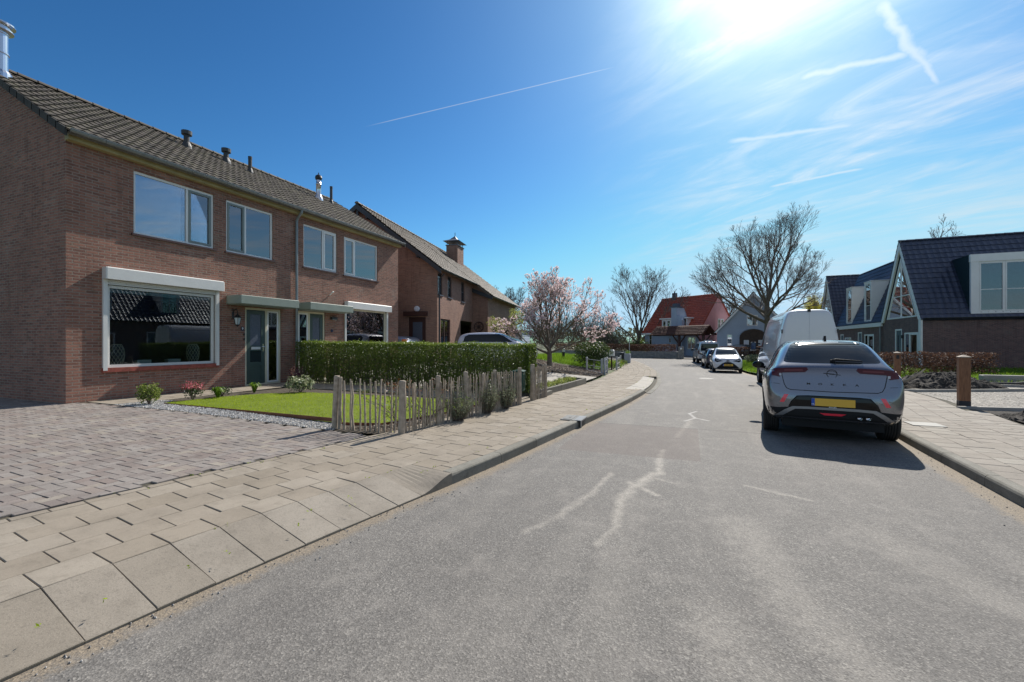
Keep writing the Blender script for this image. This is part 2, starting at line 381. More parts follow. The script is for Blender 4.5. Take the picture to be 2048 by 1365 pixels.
def base_h(x, y):
    g0 = gz(y)
    if y > 46: return g0-.06 if x < 4 else g0+.05
    if x < xl(y)-2.2: return lerp(g0-.06, garden(x, y)-.05, sstep((xl(y)-2.2-x)/.4))
    ro = interp(RO, y) if y < 24 else xr(y)
    if x > ro: return lerp(g0-.06, garden(x, y)-.05, sstep((x-ro)/.4))
    return g0-.06
# one ground sheet out to the horizon
m = M('rough_ground')
c = m.mix(m.ramp(m.noise(.35, 6), (.4, 0.0), (.6, 1.0)), (.075, .11, .025), (.10, .085, .045)); c = m.mix(m.ramp(m.noise(6, 4), (.35, 0.0), (.7, .6)), c, (.04, .05, .02))
m.set(c, .9); m.bump(m.noise(25, 5), .7, .03); MAT['ground'] = m.m
def axisvals():
    xs = [-900,-400,-200,-120,-80,-60,-45,-35,-28,-22,-18]+[-16+.4*i for i in range(80)]+[17,20,24,30,38,50,70,110,200,400,900]
    ys = [-300,-100,-40,-20,-12]+[-9+.5*i for i in range(112)]+[48,50,53,57,62,70,85,110,160,250,500,1200]
    return xs, ys
xs, ys = axisvals(); b = MB(); grid = [[b.V((x, y, base_h(x, y))) for x in xs] for y in ys]
for j in range(len(ys)-1):
    for i in range(len(xs)-1): b.F((grid[j][i], grid[j][i+1], grid[j+1][i+1], grid[j+1][i]))
tag(b.build('ground', MAT['ground'], smooth=True, uv=False), kind='structure')

# road: rows between the two kerb lines; uv = distance to the left / right edge in metres
m = M('worn_asphalt'); P = m.co(); uvn = m.n.new('ShaderNodeSeparateXYZ'); m.L(m.co('UV'), uvn.inputs[0]); dl, dr = uvn.outputs[0], uvn.outputs[1]
ag = m.vor(120, P, out='Color'); agl = m.n.new('ShaderNodeSeparateColor'); m.L(ag, agl.inputs[0])
c = m.ramp(agl.outputs[0], (.0, (.095,.088,.080)), (.45, (.148,.138,.126)), (.85, (.195,.181,.164)), (1.0, (.29,.27,.24)))
c = m.mix(m.ramp(m.noise(1.0, 7, .65, P), (.38, 0.0), (.66, .35)), c, (.12,.11,.10))
c = m.mix(m.ramp(m.noise(3.2, 8, .75, P), (.50, 0.0), (.72, .42)), c, (.29,.265,.235))
mp = m.n.new('ShaderNodeMapping'); m.L(P, mp.inputs[0]); mp.inputs['Scale'].default_value = (1.5, .16, 1)
c = m.mix(m.ramp(m.noise(1.3, 5, .6, mp.outputs[0]), (.5, 0.0), (.72, .3)), c, (.30,.275,.24))
def caps(a, b_, r, wob=.25, sc_=3.0, det=5):
    ws = m.n.new('ShaderNodeVectorMath'); ws.operation = 'MULTIPLY_ADD'; m.L(m.noise(sc_, det, .7, P, out=1), ws.inputs[0])
    ws.inputs[1].default_value = (wob*2, wob*2, 0); m.L(P, ws.inputs[2])
    pa = m.n.new('ShaderNodeVectorMath'); pa.operation = 'SUBTRACT'; m.L(ws.outputs[0], pa.inputs[0]); pa.inputs[1].default_value = (a[0]+wob, a[1]+wob, 0)
    ba = Vector((b_[0]-a[0], b_[1]-a[1], 0)); L2 = max(ba.length_squared, 1e-6)
    dt = m.n.new('ShaderNodeVectorMath'); dt.operation = 'DOT_PRODUCT'; m.L(pa.outputs[0], dt.inputs[0]); dt.inputs[1].default_value = tuple(ba/L2)
    h = m.math('ADD', dt.outputs['Value'], 0, clamp=True)
    sb = m.n.new('ShaderNodeVectorMath'); sb.operation = 'SCALE'; sb.inputs[0].default_value = tuple(ba); m.L(h, sb.inputs['Scale'])
    df = m.n.new('ShaderNodeVectorMath'); df.operation = 'SUBTRACT'; m.L(pa.outputs[0], df.inputs[0]); m.L(sb.outputs[0], df.inputs[1])
    mu = m.n.new('ShaderNodeVectorMath'); mu.operation = 'MULTIPLY'; m.L(df.outputs[0], mu.inputs[0]); mu.inputs[1].default_value = (1, 1, 0)
    ln = m.n.new('ShaderNodeVectorMath'); ln.operation = 'LENGTH'; m.L(mu.outputs[0], ln.inputs[0])
    r_ = m.n.new('ShaderNodeMapRange'); r_.interpolation_type = 'SMOOTHSTEP'; m.L(ln.outputs['Value'], r_.inputs[0]); r_.inputs[1].default_value = r; r_.inputs[2].default_value = 0
    return r_.outputs[0]
st = None
for q in STAINS:
    k = m.math('MULTIPLY', caps(*q[:3], *q[4:]), q[3]); st = k if st is None else m.math('MAXIMUM', st, k)
st = m.math('MULTIPLY', st, m.ramp(m.noise(7, 8, .8, P), (.36, .35), (.56, 1.0)))
st = m.math('MULTIPLY', st, m.ramp(agl.outputs[1], (.15, .45), (.55, 1.0)))
c = m.mix(st, c, (.46,.42,.36))
for a_, b_, r_ in CHALK: c = m.mix(m.math('MULTIPLY', caps(a_, b_, r_, .015, 9, 2), .45), c, (.58,.56,.53))
# reddish re-laid patch with its seam
sp = m.n.new('ShaderNodeSeparateXYZ'); m.L(P, sp.inputs[0]); X_, Y_ = sp.outputs[0], sp.outputs[1]
def band(v, lo, hi): return m.math('MULTIPLY', m.math('GREATER_THAN', v, lo), m.math('LESS_THAN', v, hi))
patch_ = m.math('MULTIPLY', band(Y_, 5.9, 8.1), band(X_, -1.72, .12))
c = m.mix(m.math('MULTIPLY', patch_, .42), c, (.125,.095,.082))
seam_ = m.math('MULTIPLY', m.math('MAXIMUM', band(Y_, 8.09, 8.12), band(Y_, 13.6, 13.62)), band(X_, -1.8, 3.0)); c = m.mix(m.math('MULTIPLY', seam_, .55), c, (.03,.028,.026))
# sandy gutters
sand = m.mix(m.ramp(m.noise(60, 5, .8, P), (.4, 0.0), (.6, 1.0)), (.34,.27,.185), (.12,.10,.08))
for dd, wd in ((dl, .20), (dr, .30)):
    e = m.math('SUBTRACT', wd, m.math('ADD', dd, m.math('MULTIPLY', m.noise(7, 7, .8, P), .42))); e = m.math('ADD', e, .20)
    c = m.mix(m.ramp(e, (.0, 0.0), (.10, .8)), c, sand)
m.set(c, .82, spec=.3)
hh = m.math('ADD', m.vor(120, P), m.math('MULTIPLY', m.noise(260, 2, .6, P), .4)); m.bump(hh, .4, .005)
b = MB(); uvs = []
ry = [-9+.5*i for i in range(110)]+[46,46.6,47.2,47.8,48.4,49,50,51,52,53,54,55,56,58]
def road_l(y): return interp([(46,-6),(46.6,-7.2),(47.2,-9.5),(47.8,-14),(48.4,-30),(49,-60)], y) if y > 46 else xl(y)
def road_r(y): return interp([(46,3.0),(48.4,2.8),(50,1.5),(51,-1),(53,-12),(55,-32),(58,-60)], y) if y > 46 else xr(y)
prev = None
for y in ry:
    a, c_ = road_l(y)-.02, road_r(y)+.02; n_ = 8
    row = [b.V((lerp(a, c_, i/n_), y, gz(y)+.012*math.sin(math.pi*i/n_))) for i in range(n_+1)]; rowuv = [(lerp(a, c_, i/n_)-a, c_-lerp(a, c_, i/n_)) for i in range(n_+1)]
    if prev:
        for i in range(n_):
            b.F((prev[0][i], prev[0][i+1], row[i+1], row[i])); uvs += [prev[1][i], prev[1][i+1], rowuv[i+1], rowuv[i]]
    prev = (row, rowuv)
o = b.build('road', m.m, smooth=True, uv=False); ul = o.data.uv_layers.new(name='UV'); ul.data.foreach_set('uv', [k for q in uvs for k in q]); tag(o, kind='structure')

# smooth kerb curve with arc length
def curve_of(tab):
    pts = []; y = tab[0][0]
    while y < tab[-1][0]:
        x = sum(interp(tab, y+k*.25) for k in (-4,-3,-2,-1,0,1,2,3,4))/9; pts.append((x, y)); y += .1
    s_ = [0]
    for a, b_ in zip(pts, pts[1:]): s_.append(s_[-1]+math.hypot(b_[0]-a[0], b_[1]-a[1]))
    def at(s):
        s = max(0, min(s_[-1]-.001, s)); lo, hi = 0, len(s_)-1
        while hi-lo > 1:
            md = (lo+hi)//2
            if s_[md] <= s: lo = md
            else: hi = md
        t = (s-s_[lo])/(s_[hi]-s_[lo]); x = lerp(pts[lo][0], pts[hi][0], t); y = lerp(pts[lo][1], pts[hi][1], t)
        i0, i1 = max(0, lo-5), min(len(pts)-1, lo+6); dx, dy = pts[i1][0]-pts[i0][0], pts[i1][1]-pts[i0][1]; l = math.hypot(dx, dy)
        return x, y, -dy/l, dx/l                                    # normal to the left
    def s_at(y): return s_[min(range(len(pts)), key=lambda i: abs(pts[i][1]-y))]
    return at, s_[-1], s_at
atL, lenL, sL = curve_of(KL); atR, lenR, sR = curve_of(KR)
def pav_mat(name, cols, sp_=.25, speck=140, dirt=.5):
    m = M(name); t = m.attr(); c = m.ramp(t, *[(i/(len(cols)-1), q) for i, q in enumerate(cols)])
    c = m.mix(m.ramp(m.noise(2.1, 6, .65), (.42, 0.0), (.70, dirt)), c, tuple(x*.62 for x in cols[0]))
    c = m.mix(m.ramp(m.noise(11, 7, .75), (.52, 0.0), (.66, dirt*.6)), c, tuple(x*.5 for x in cols[0]))
    c = m.mix(m.ramp(m.vor(speck), (.0, .55), (.22, 0.0)), c, tuple(min(1, x*1.75) for x in cols[-1]))
    c = m.mix(m.ramp(m.noise(speck*.7, 3, .7), (.5, 0.0), (.72, sp_)), c, tuple(x*.4 for x in cols[0]))
    m.set(c, .85, spec=.25); m.bump(m.noise(speck, 4, .7), .5, .004); return m.m
MAT['tile'] = pav_mat('worn_concrete_paving_tile', [(.262,.222,.172), (.285,.243,.192), (.30,.257,.205), (.325,.283,.23)])
MAT['tileR'] = pav_mat('pale_concrete_paving_tile', [(.27,.238,.20), (.30,.265,.225), (.33,.30,.255)])  # right pavement: slightly paler, greyer tones than the left one
MAT['slab'] = pav_mat('coarse_entry_slab', [(.24,.207,.165), (.272,.237,.193), (.30,.265,.22)], .45, 110)
MAT['newslab'] = pav_mat('pale_entry_slab', [(.37,.345,.30), (.42,.39,.345)], .2, 110, .2)
MAT['clink'] = pav_mat('mottled_purple_driveway_brick', [(.205,.172,.155), (.245,.215,.195), (.275,.248,.225), (.225,.182,.162), (.31,.275,.23)], .3, 130)
MAT['kerb'] = pav_mat('mossy_kerbstone', [(.20,.187,.155), (.235,.222,.19), (.27,.252,.215)], .6, 130, .7)
MAT['joint'] = plain('joint_soil', (.075,.066,.045), .95, var=.4, vs_=20, bump=.5)
def paver(b, q, z0, z1=None, t=.012, j=.0022):
    """q: four (x, y) corners; z0(x, y) height"""
    cx, cy = sum(p[0] for p in q)/4, sum(p[1] for p in q)/4; dz_ = rnd.uniform(-j, j)
    sx_, sy_ = rnd.uniform(-.008, .008), rnd.uniform(-.008, .008); b.ct = rnd.random()*.98+.01
    gp = .0035
    top = []; low = []
    for x, y in q:
        l = math.hypot(x-cx, y-cy); x2, y2 = cx+(x-cx)*(1-gp/l), cy+(y-cy)*(1-gp/l); h = z0(x, y)+dz_+sx_*(x-cx)+sy_*(y-cy)
        x3, y3 = cx+(x-cx)*(1-(gp+.006)/l), cy+(y-cy)*(1-(gp+.006)/l)
        top.append(b.V((x3, y3, h))); low.append((b.V((x2, y2, h-.004)), b.V((x2, y2, h-t-.004))))
    b.F(top)
    for i in range(4):
        k = (i+1) % 4; b.F((low[i][0], low[k][0], top[k], top[i])); b.F((low[i][1], low[k][1], low[k][0], low[i][0]))
# left pavement: rows of 30 cm tiles that follow the kerb
b = MB(); bs = MB(); bn = MB(); sE_ = None
def offp(at, s, d): x, y, nx, ny = at(s); return (x+nx*d, y+ny*d)
s0, sA, sB, sC = sL(-3), sL(3.4), sL(13.5), sL(20.2); sE = s0+.3*math.ceil((sA-.01-s0)/.3)
def zpav(x, y): return gz(y)+.12
def hole(cx_, cy_): return any(x0 < cx_ < x1 and y0 < cy_ < y1 for x0, x1, y0, y1 in HOLES)
for k in range(7):
    d0, d1 = .3*k, .3*(k+1); s = s0+(.15 if k % 2 else 0)
    while s < sL(45.8):
        e = s+.3; a_, b_ = max(d0, 0), d1
        if k < 2 and e < sE+.47: s = e; continue
        e_ = e
        if k < 2 and s < sE+.45: s = sE+.45
        if s < sB and k == 0: a_ = .135
        if k < 2 and sB <= s < sC: s = e; continue
        q = [offp(atL, s, a_), offp(atL, s, b_), offp(atL, e, b_), offp(atL, e, a_)]
        cx, cy = sum(p[0] for p in q)/4, sum(p[1] for p in q)/4
        if not hole(cx, cy): paver(b, [q[0], q[3], q[2], q[1]], zpav)
        s = e
s = s0
while s < sL(45):                                                     # narrow border course
    q = [offp(atL, s, 2.105), offp(atL, s+.2, 2.105), offp(atL, s+.2, 2.2), offp(atL, s, 2.2)]; paver(b, q, zpav); s += .2
s = s0; sE = s0+.3*math.ceil((sA-.01-s0)/.3)
while s < sE-.01:                                                    # sloping entry slabs
    q = [offp(atL, s, .0), offp(atL, s+.3, .0), offp(atL, s+.3, .6), offp(atL, s, .6)]
    x0_, y0_ = q[0]
    def zs(x, y): return gz(y)+.02+.10*sstep(((xl(y)-x)/.6)*.999)
    paver(bs, q, lambda x, y: gz(y)+.018+.102*min(1, max(0, (xl(y)-x)/.6)), t=.02); s += .3
bt = MB(); n_ = 8                                                     # wedge stone that ramps up beside the entry slabs
def zw(d, t): return .018+lerp(.102*min(1, d/.6), .104, sstep(t))
for i in range(n_):
    for d0, d1 in ((0, .13), (.13, .6)):
        s_a, s_b = sE+.45*i/n_, sE+.45*(i+1)/n_-(.006 if i == n_-1 else 0); cs = [(s_a, d0, i/n_), (s_b, d0, (i+1)/n_), (s_b, d1, (i+1)/n_), (s_a, d1, i/n_)]
        bt.ct = .3; bt.poly([(*offp(atL, a, d), gz(offp(atL, a, d)[1])+zw(d, t)) for a, d, t in cs])
        if d0 == 0: bt.poly([(*offp(atL, a, 0), gz(offp(atL, a, 0)[1])+z) for a, z in ((s_a, -.05), (s_b, -.05), (s_b, zw(0, (i+1)/n_)), (s_a, zw(0, i/n_)))])
tag(bt.build('kerb_ramp_stone', MAT['slab'], uv=False), kind='structure')
s = sB
while s < sC:
    q = [offp(atL, s, .12), offp(atL, s+.6, .12), offp(atL, s+.6, .6), offp(atL, s, .6)]
    paver(bn, q, lambda x, y: gz(y)+.06+.06*min(1, max(0, (xl(y)-.12-x)/.4)), t=.03); s += .6
tag(b.build('pavement', MAT['tile'], uv=False), kind='structure'); tag(bs.build('pavement_entry_slabs', MAT['slab'], uv=False), kind='structure')
tag(bn.build('pavement_pale_slabs', MAT['newslab'], uv=False), kind='structure')
b = MB(); prev = None                                                 # joint bed below the tiles
s = s0
while s < sL(45.8):
    r_ = []
    for d in (0, .1, .62, .66, 2.22):
        x, y = offp(atL, s, d); zb = gz(y)+.105 if (sE+.5 < s < sB-.1 or d > .65) else gz(y)+(.0 if d == 0 else .012)
        if d <= .65 and not (sE+.5 < s < sB-.1): zb = gz(y)+.018
        r_.append(b.V((x, y, zb-.006)))
    if prev:
        for i in range(4): b.F((prev[i], r_[i], r_[i+1], prev[i+1]))
    prev = r_; s += .3
tag(b.build('pavement_bed', MAT['joint'], uv=False), kind='structure')
# kerbstones
def kerb(b, at, sa, sb, side, L=1.0, wid=.13, h=.12, drop0=0, drop1=0, recess=()):
    s = sa; n = max(1, round((sb-sa)/L)); L = (sb-sa)/n
    for i in range(n):
        if i in recess: s += L; continue
        b.ct = rnd.random()*.9+.05; a0, a1 = s+.004, s+L-.004; prev = None; sub = 4
        for k in range(sub+1):
            ss = lerp(a0, a1, k/sub); t_ = (ss-sa)/(sb-sa); hh = h
            if drop0 and i == 0: hh = lerp(drop0, h, min(1, (ss-sa)/L*1.0))
            if drop1 and i == n-1: hh = lerp(h, drop1, (ss-s)/L)
            x, y, nx, ny = at(ss); g0 = gz(y); w0 = .008*(1 if prev else 1)
            sec = [(0, -.1), (0, hh-.03), (.008, hh-.01), (.025, hh+.004), (wid-.01, hh+.006), (wid, hh), (wid, -.1)]
            ring = [b.V((x+side*nx*d, y+side*ny*d, g0+z)) for d, z in sec]
            if prev:
                for j in range(len(ring)-1): b.F((prev[j], ring[j], ring[j+1], prev[j+1]))
            else: b.F(ring)
            prev = ring
        b.F(prev[::-1]); s += L
b = MB(); kerb(b, atL, sE+.44, sL(13.5), 1, drop1=.115); kerb(b, atL, sL(20.2), sL(45.5), 1, h=.10, drop0=.05)
tag(b.build('kerb_stones', MAT['kerb'], uv=False), kind='structure')
b = MB(); kerb(b, atR, sR(-3), sR(24.9), -1); tag(b.build('kerb_stones', MAT['kerb'], uv=False), kind='structure')
# flat gutter course round the far bend
b = MB(); kerb(b, atL, sL(13.6), sL(34), -1, L=.5, wid=.16, h=.008); tag(b.build('gutter_course', MAT['kerb'], uv=False), kind='structure')
# right pavement
b = MB(); k = 0
while k < 9:
    d0, d1 = .13+.3*k, .13+.3*(k+1); s = sR(-3)+(.15 if k % 2 else 0)
    while s < sR(24.6):
        x, y, nx, ny = atR(s); q = [(x-nx*d, yy-ny*d) for (x, yy, nx, ny), d in ((atR(s), d0), (atR(s+.3), d0), (atR(s+.3), d1), (atR(s), d1))]
        cx, cy = sum(p[0] for p in q)/4, sum(p[1] for p in q)/4
        if cx < interp(RO, cy)-.1: paver(b, [q[0], q[3], q[2], q[1]], zpav)
        s += .3
    k += 1
tag(b.build('pavement', MAT['tileR'], uv=False), kind='structure')
b = MB(); prev = None; y = -3
while y < 25:
    r_ = [b.V((xr(y)+.02, y, gz(y)+.098)), b.V((interp(RO, y)+.06, y, gz(y)+.098))]
    if prev: b.F((prev[0], prev[1], r_[1], r_[0]))
    prev = r_; y += .5
tag(b.build('pavement_bed', MAT['joint'], uv=False), kind='structure')
# driveway: herringbone clinkers
b = MB(); wv_ = .103
def inside(x, y): return (y < 5.2 and x < xl(y)-2.2-.06 and x > -16.9 and y > -1.6 and not (x < -12.24 and y > 4.9))
for r_ in range(-20, 75):
    for c_ in range(-60, 60):
        x0 = -17+wv_*(4*c_+r_); y0 = -1.7+wv_*r_
        if x0 < -17.2 or x0 > -4.2: continue
        for q in ([(x0, y0), (x0+2*wv_, y0), (x0+2*wv_, y0+wv_), (x0, y0+wv_)], [(x0+2*wv_, y0-wv_), (x0+3*wv_, y0-wv_), (x0+3*wv_, y0+wv_), (x0+2*wv_, y0+wv_)]):
            mx, my = sum(p[0] for p in q)/4, sum(p[1] for p in q)/4
            if not inside(mx, my) or (my > 4.6 and mx < -12.0 and any(not inside(*p) for p in q)): continue
            q = [(min(x, xl(y)-2.265), min(y, 5.19)) for x, y in q]
            if max(p[0] for p in q)-min(p[0] for p in q) > .03 and max(p[1] for p in q)-min(p[1] for p in q) > .03: paver(b, q, garden, t=.012, j=.003)
tag(b.build('driveway', MAT['clink'], uv=False), kind='structure')
def sheet(name, poly, mat, dz_=0.0, step=.4, kind='structure', hf=garden):
    """flat-ish area inside a polygon that follows the land"""
    x0, x1 = min(p[0] for p in poly), max(p[0] for p in poly); y0, y1 = min(p[1] for p in poly), max(p[1] for p in poly)
    vs_ = [Vector(p) for p in poly]; ed = [(i, (i+1) % len(poly)) for i in range(len(poly))]
    x = x0+step/2
    while x < x1:
        y = y0+step/2
        while y < y1:
            if inpoly(x, y, poly): vs_.append(Vector((x, y)))
            y += step
        x += step
    V_, E_, F_, *_ = delaunay_2d_cdt(vs_, ed, [], 1, 1e-5)
    b = MB()
    for p in V_: b.v.append((p.x, p.y, hf(p.x, p.y)+dz_))
    for f in F_: b.F(f)
    o = b.build(name, mat, uv=False, smooth=True); tag(o, kind=kind); return o
def inpoly(x, y, poly):
    r_ = False; n = len(poly)
    for i in range(n):
        (ax, ay), (bx, by) = poly[i], poly[(i+1) % n]
        if (ay > y) != (by > y) and x < (bx-ax)*(y-ay)/(by-ay)+ax: r_ = not r_
    return r_
sheet('driveway_bed', [(-17,-2),(-5.2,-2),(-5.05,0),(-4.9,2),(-4.56,4),(-4.38,5.2),(-12.2,5.25),(-12.2,4.92),(-17,4.92)], MAT['joint'], -.016)
m = M('garden_soil'); m.set(m.mix(m.ramp(m.noise(18, 6, .7), (.35, 0.0), (.65, 1.0)), (.035,.025,.016), (.10,.08,.055)), .95); m.bump(m.noise(30, 6, .7), 1, .03); MAT['soil'] = m.m
m = M('dark_loose_earth'); m.set(m.mix(m.ramp(m.noise(14, 6, .75), (.4, 0.0), (.62, 1.0)), (.018,.014,.011), (.10,.085,.07)), .95); m.bump(m.noise(24, 7, .75), 1, .04); MAT['earth'] = m.m
m = M('short_turf'); m.set(m.mix(m.ramp(m.noise(5, 5), (.4, 0.0), (.6, 1.0)), (.11,.15,.008), (.15,.19,.014)), .9); m.bump(m.noise(80, 4), 1, .02); MAT['turf'] = m.m
LAWN = [(-10.3,5.72),(-5.4,5.66),(-4.75,5.85),(-4.4,7),(-4.25,9.0),(-6,8.85),(-8,8.5),(-9.1,8.3),(-9.9,7.7),(-10.25,6.8)]
sheet('garden_bed', [(-11.0,5.25),(-5.0,5.25),(-3.98,5.42),(-3.6,7.4),(-3.42,9.1),(-6,9.15),(-10.7,9.15),(-10.95,7)], MAT['soil'], -.01)
sheet('lawn', LAWN, MAT['turf'], .012)
m = M('grey_chippings'); cc_ = m.vor(24, out='Color'); m.set(m.mix(m.ramp(m.noise(.8,5), (.35, .0), (.7, .35)), m.mix(m.ramp(cc_, (.2, 0.0), (.8, 1.0)), (.14,.13,.115), (.52,.48,.42)), (.12,.11,.095)), .9); m.bump(m.vor(24), 1, .04); MAT['chip'] = m.m
sheet('gravel_strip', [(-11.1,5.22),(-5.15,5.2),(-5.35,5.62),(-10.3,5.68),(-10.6,6.1),(-11.0,6.0)], MAT['chip'], .004)
# garden paths of grey tiles
b = MB()
for x0, x1, y0, y1 in ((-12.17,-10.98,5.26,9.2), (-12.1,-3.8,9.22,10.42)):
    nx_, ny_ = max(1, round((x1-x0)/.3)), max(1, round((y1-y0)/.3)); dx, dy = (x1-x0)/nx_, (y1-y0)/ny_
    for i in range(nx_):
        for j in range(ny_):
            x, y = x0+i*dx, y0+j*dy; q = [(x, y), (x+dx, y), (x+dx, y+dy), (x, y+dy)]
            if x+dx < xl(y)-2.2: paver(b, q, garden)
tag(b.build('garden_path', MAT['tile'], uv=False), kind='structure')
# right side: gravel parking, verge, earth
sheet('gravel_yard', [(5.6,12.2),(5.95,14.2),(6.35,17.5),(6.7,20.4),(14,21.5),(32,21.6),(32,12.8),(9,12.6)], MAT['chip'], -.02, 1.0)
sheet('earth_strip', [(4.95,5),(5.2,8),(5.4,10),(5.66,12.2),(9,12.75),(20,12.9),(20,5)], MAT['earth'], -.015, .8)
m = M('bright_verge_turf'); m.set(m.mix(m.ramp(m.noise(3, 5), (.4, 0.0), (.6, 1.0)), (.05,.10,.010), (.085,.15,.016)), .9); m.bump(m.noise(60, 4), 1, .03); MAT['verge'] = m.m
sheet('verge', [(7.5,20.9),(30,21.9),(30,33),(12.6,33),(12.4,30),(7.2,30)], MAT['verge'], .0, 1.2)
sheet('verge', [(3.4,25.6),(3.05,28),(2.85,34),(2.85,44),(3.1,46.5),(9,48),(12,40),(12,30),(7.0,29),(6.9,25)], MAT['verge'], .0, 1.2)
sheet('verge', [(-4.6,24.6),(-4.9,28),(-5.2,32),(-6.4,38),(-8,44),(-13,44),(-12.5,30),(-11.5,24.8)], MAT['verge'], .0, 1.2)
m = M('pale_yard_paving'); m.set(m.mix(m.ramp(m.noise(7, 6, .7), (.4, 0.0), (.6, 1.0)), (.26,.24,.21), (.38,.35,.30)), .9); m.bump(m.noise(40, 5), .6, .01); MAT['yard'] = m.m
sheet('neighbour_drive', [(-3.75,11.2),(-3.6,14),(-3.7,18.6),(-11.6,18.8),(-12.2,16.2),(-12.2,11.4)], MAT['yard'], .0, .8)
sheet('shrub_bed', [(-3.75,18.7),(-3.85,20.6),(-4.3,24.3),(-11.4,24.4),(-11.6,18.9)], MAT['soil'], .004, .6)
sheet('barn_yard', [(-4,52.5),(3.6,51),(14,50),(18,64),(-6,68)], MAT['yard'], .06, 2.0, hf=lambda x, y: gz(y))
# ------------------------------------------------------------------ building helpers
def wall(b, fr, u0, u1, z0, z1, ops=(), depth=.11, d=0.0, mono=None):
    """brick leaf with real openings and reveals; mono(u) optionally caps the height"""
    us = sorted({u0, u1, *[q for o in ops for q in (o[0], o[1])]}); zs = sorted({z0, z1, *[q for o in ops for q in (o[2], o[3])]})
    for a, c in zip(us, us[1:]):
        for e, f in zip(zs, zs[1:]):
            mu, mz = (a+c)/2, (e+f)/2
            if any(o[0] < mu < o[1] and o[2] < mz < o[3] for o in ops): continue
            b.poly([fr(a, d, e), fr(c, d, e), fr(c, d, f), fr(a, d, f)])
    for o in ops:
        a, c, e, f = o[:4]
        b.poly([fr(a, d, e), fr(a, d+depth, e), fr(a, d+depth, f), fr(a, d, f)][::-1]); b.poly([fr(c, d, e), fr(c, d+depth, e), fr(c, d+depth, f), fr(c, d, f)])
        b.poly([fr(a, d, f), fr(a, d+depth, f), fr(c, d+depth, f), fr(c, d, f)][::-1]); b.poly([fr(a, d, e), fr(a, d+depth, e), fr(c, d+depth, e), fr(c, d, e)])
def fbox(b, fr, u0, u1, d0, d1, z0, z1):
    T = b.T; b.T = fr; b.box(u0, u1, d0, d1, z0, z1); b.T = T
def ring(b, fr, u0, u1, z0, z1, w_, d0, d1, wb=None):
    """rectangular frame butted at the corners"""
    wb = wb or w_
    fbox(b, fr, u0, u0+w_, d0, d1, z0, z1); fbox(b, fr, u1-w_, u1, d0, d1, z0, z1)
    fbox(b, fr, u0+w_, u1-w_, d0, d1, z1-w_, z1); fbox(b, fr, u0+w_, u1-w_, d0, d1, z0, z0+wb)
def window(root, fr, u0, u1, z0, z1, splits=(), sashes=(), fm=None, sm=None, gm=None, d=.04, fw=.055, sill=None, curtain=None, bars=(), hb=(), label=None, name='window', out=False):
    """frame (the window itself) > pane, sash, sill, curtain.  splits: u of the mullions; sashes: indices of opening lights"""
    fm = fm or MAT['white']; gm = gm or MAT['glass']; sm = sm or fm
    b = MB(); ring(b, fr, u0, u1, z0, z1, fw, d, d+.07)
    for s_ in splits: fbox(b, fr, s_-fw/2, s_+fw/2, d+.002, d+.068, z0+fw, z1-fw)
    for s_ in bars: fbox(b, fr, s_-.015, s_+.015, d+.01, d+.05, z0+fw, z1-fw)
    for h_ in hb: fbox(b, fr, u0+fw, u1-fw, d+.012, d+.048, h_-.02, h_+.02)
    f = b.build(name, fm, root)
    if label: f['label'] = label
    ed = [u0+fw/2]+list(splits)+[u1-fw/2]
    for i, (a, c) in enumerate(zip(ed, ed[1:])):
        a2, c2, e2, f2 = a+fw/2, c-fw/2, z0+fw, z1-fw
        if i in sashes:
            q = MB(); ring(q, fr, a2+.004, c2-.004, e2+.004, f2-.004, .055, d-.012, d+.045); q.build('sash', sm, f); a2 += .055; c2 -= .055; e2 += .055; f2 -= .055
        g = MB(); fbox(g, fr, a2, c2, d+.028, d+.036, e2, f2); g.build('pane', gm, f)
    if sill: q = MB(); fbox(q, fr, u0-.05, u1+.05, -.05, d+.02, z0-.05, z0-.003); q.build('sill', sill, f)
    if curtain:
        q = MB(); cm, frac0, frac1, cd_, pleat = curtain; a, c = lerp(u0, u1, frac0)+fw, lerp(u0, u1, frac1)-fw; n = int((c-a)/.045)+1; prev = None
        for k in range(n+1):
            u = lerp(a, c, k/n); dd = d+cd_+(pleat if k % 2 else 0); p = (q.V(fr(u, dd, z0+.02)), q.V(fr(u, dd, z1-.02)))
            if prev: q.F((prev[0], p[0], p[1], prev[1]))
            prev = p
        q.build('curtain', cm, f)
    return f
def tiles(b, O, U, V, Lu, Lv, tw=.20, th=.33, amp=.022, lift=.03, n=5, jit=.004, clip=None):
    """pantile field: real waves along the eave, each course stepped over the one below"""
    O, U, V = Vector(O), Vector(U).normalized(), Vector(V).normalized(); Nn = U.cross(V)
    if Nn.z < 0: Nn = -Nn
    nu = max(1, round(Lu/tw)); nv = max(1, round(Lv/th)); tw, th = Lu/nu, Lv/nv
    prof = [(.5+.5*math.cos(2*math.pi*k/n))**1.4 for k in range(n)]
    for j in range(nv):
        a = []; c = []; e = []
        for i in range(nu):
            dj = rnd.uniform(-jit, jit)
            for k in range(n):
                u = (i+k/n)*tw; h = amp*prof[k]+dj
                if clip and not clip(u, (j+.5)*th): a.append(None); c.append(None); e.append(None); continue
                P = O+U*u
                a.append(b.V(P+V*(j*th)+Nn*(h+lift))); c.append(b.V(P+V*((j+1)*th+.0)+Nn*(h*.9))); e.append(b.V(P+V*(j*th)+Nn*(h*.9-.004)))
        for i in range(len(a)-1):
            if i % n == 0: b.ct = min(.99, max(.01, rnd.gauss(.5, .25)))
            if None in (a[i], a[i+1]): continue
            b.F((a[i], a[i+1], c[i+1], c[i])); b.F((e[i], e[i+1], a[i+1], a[i]))
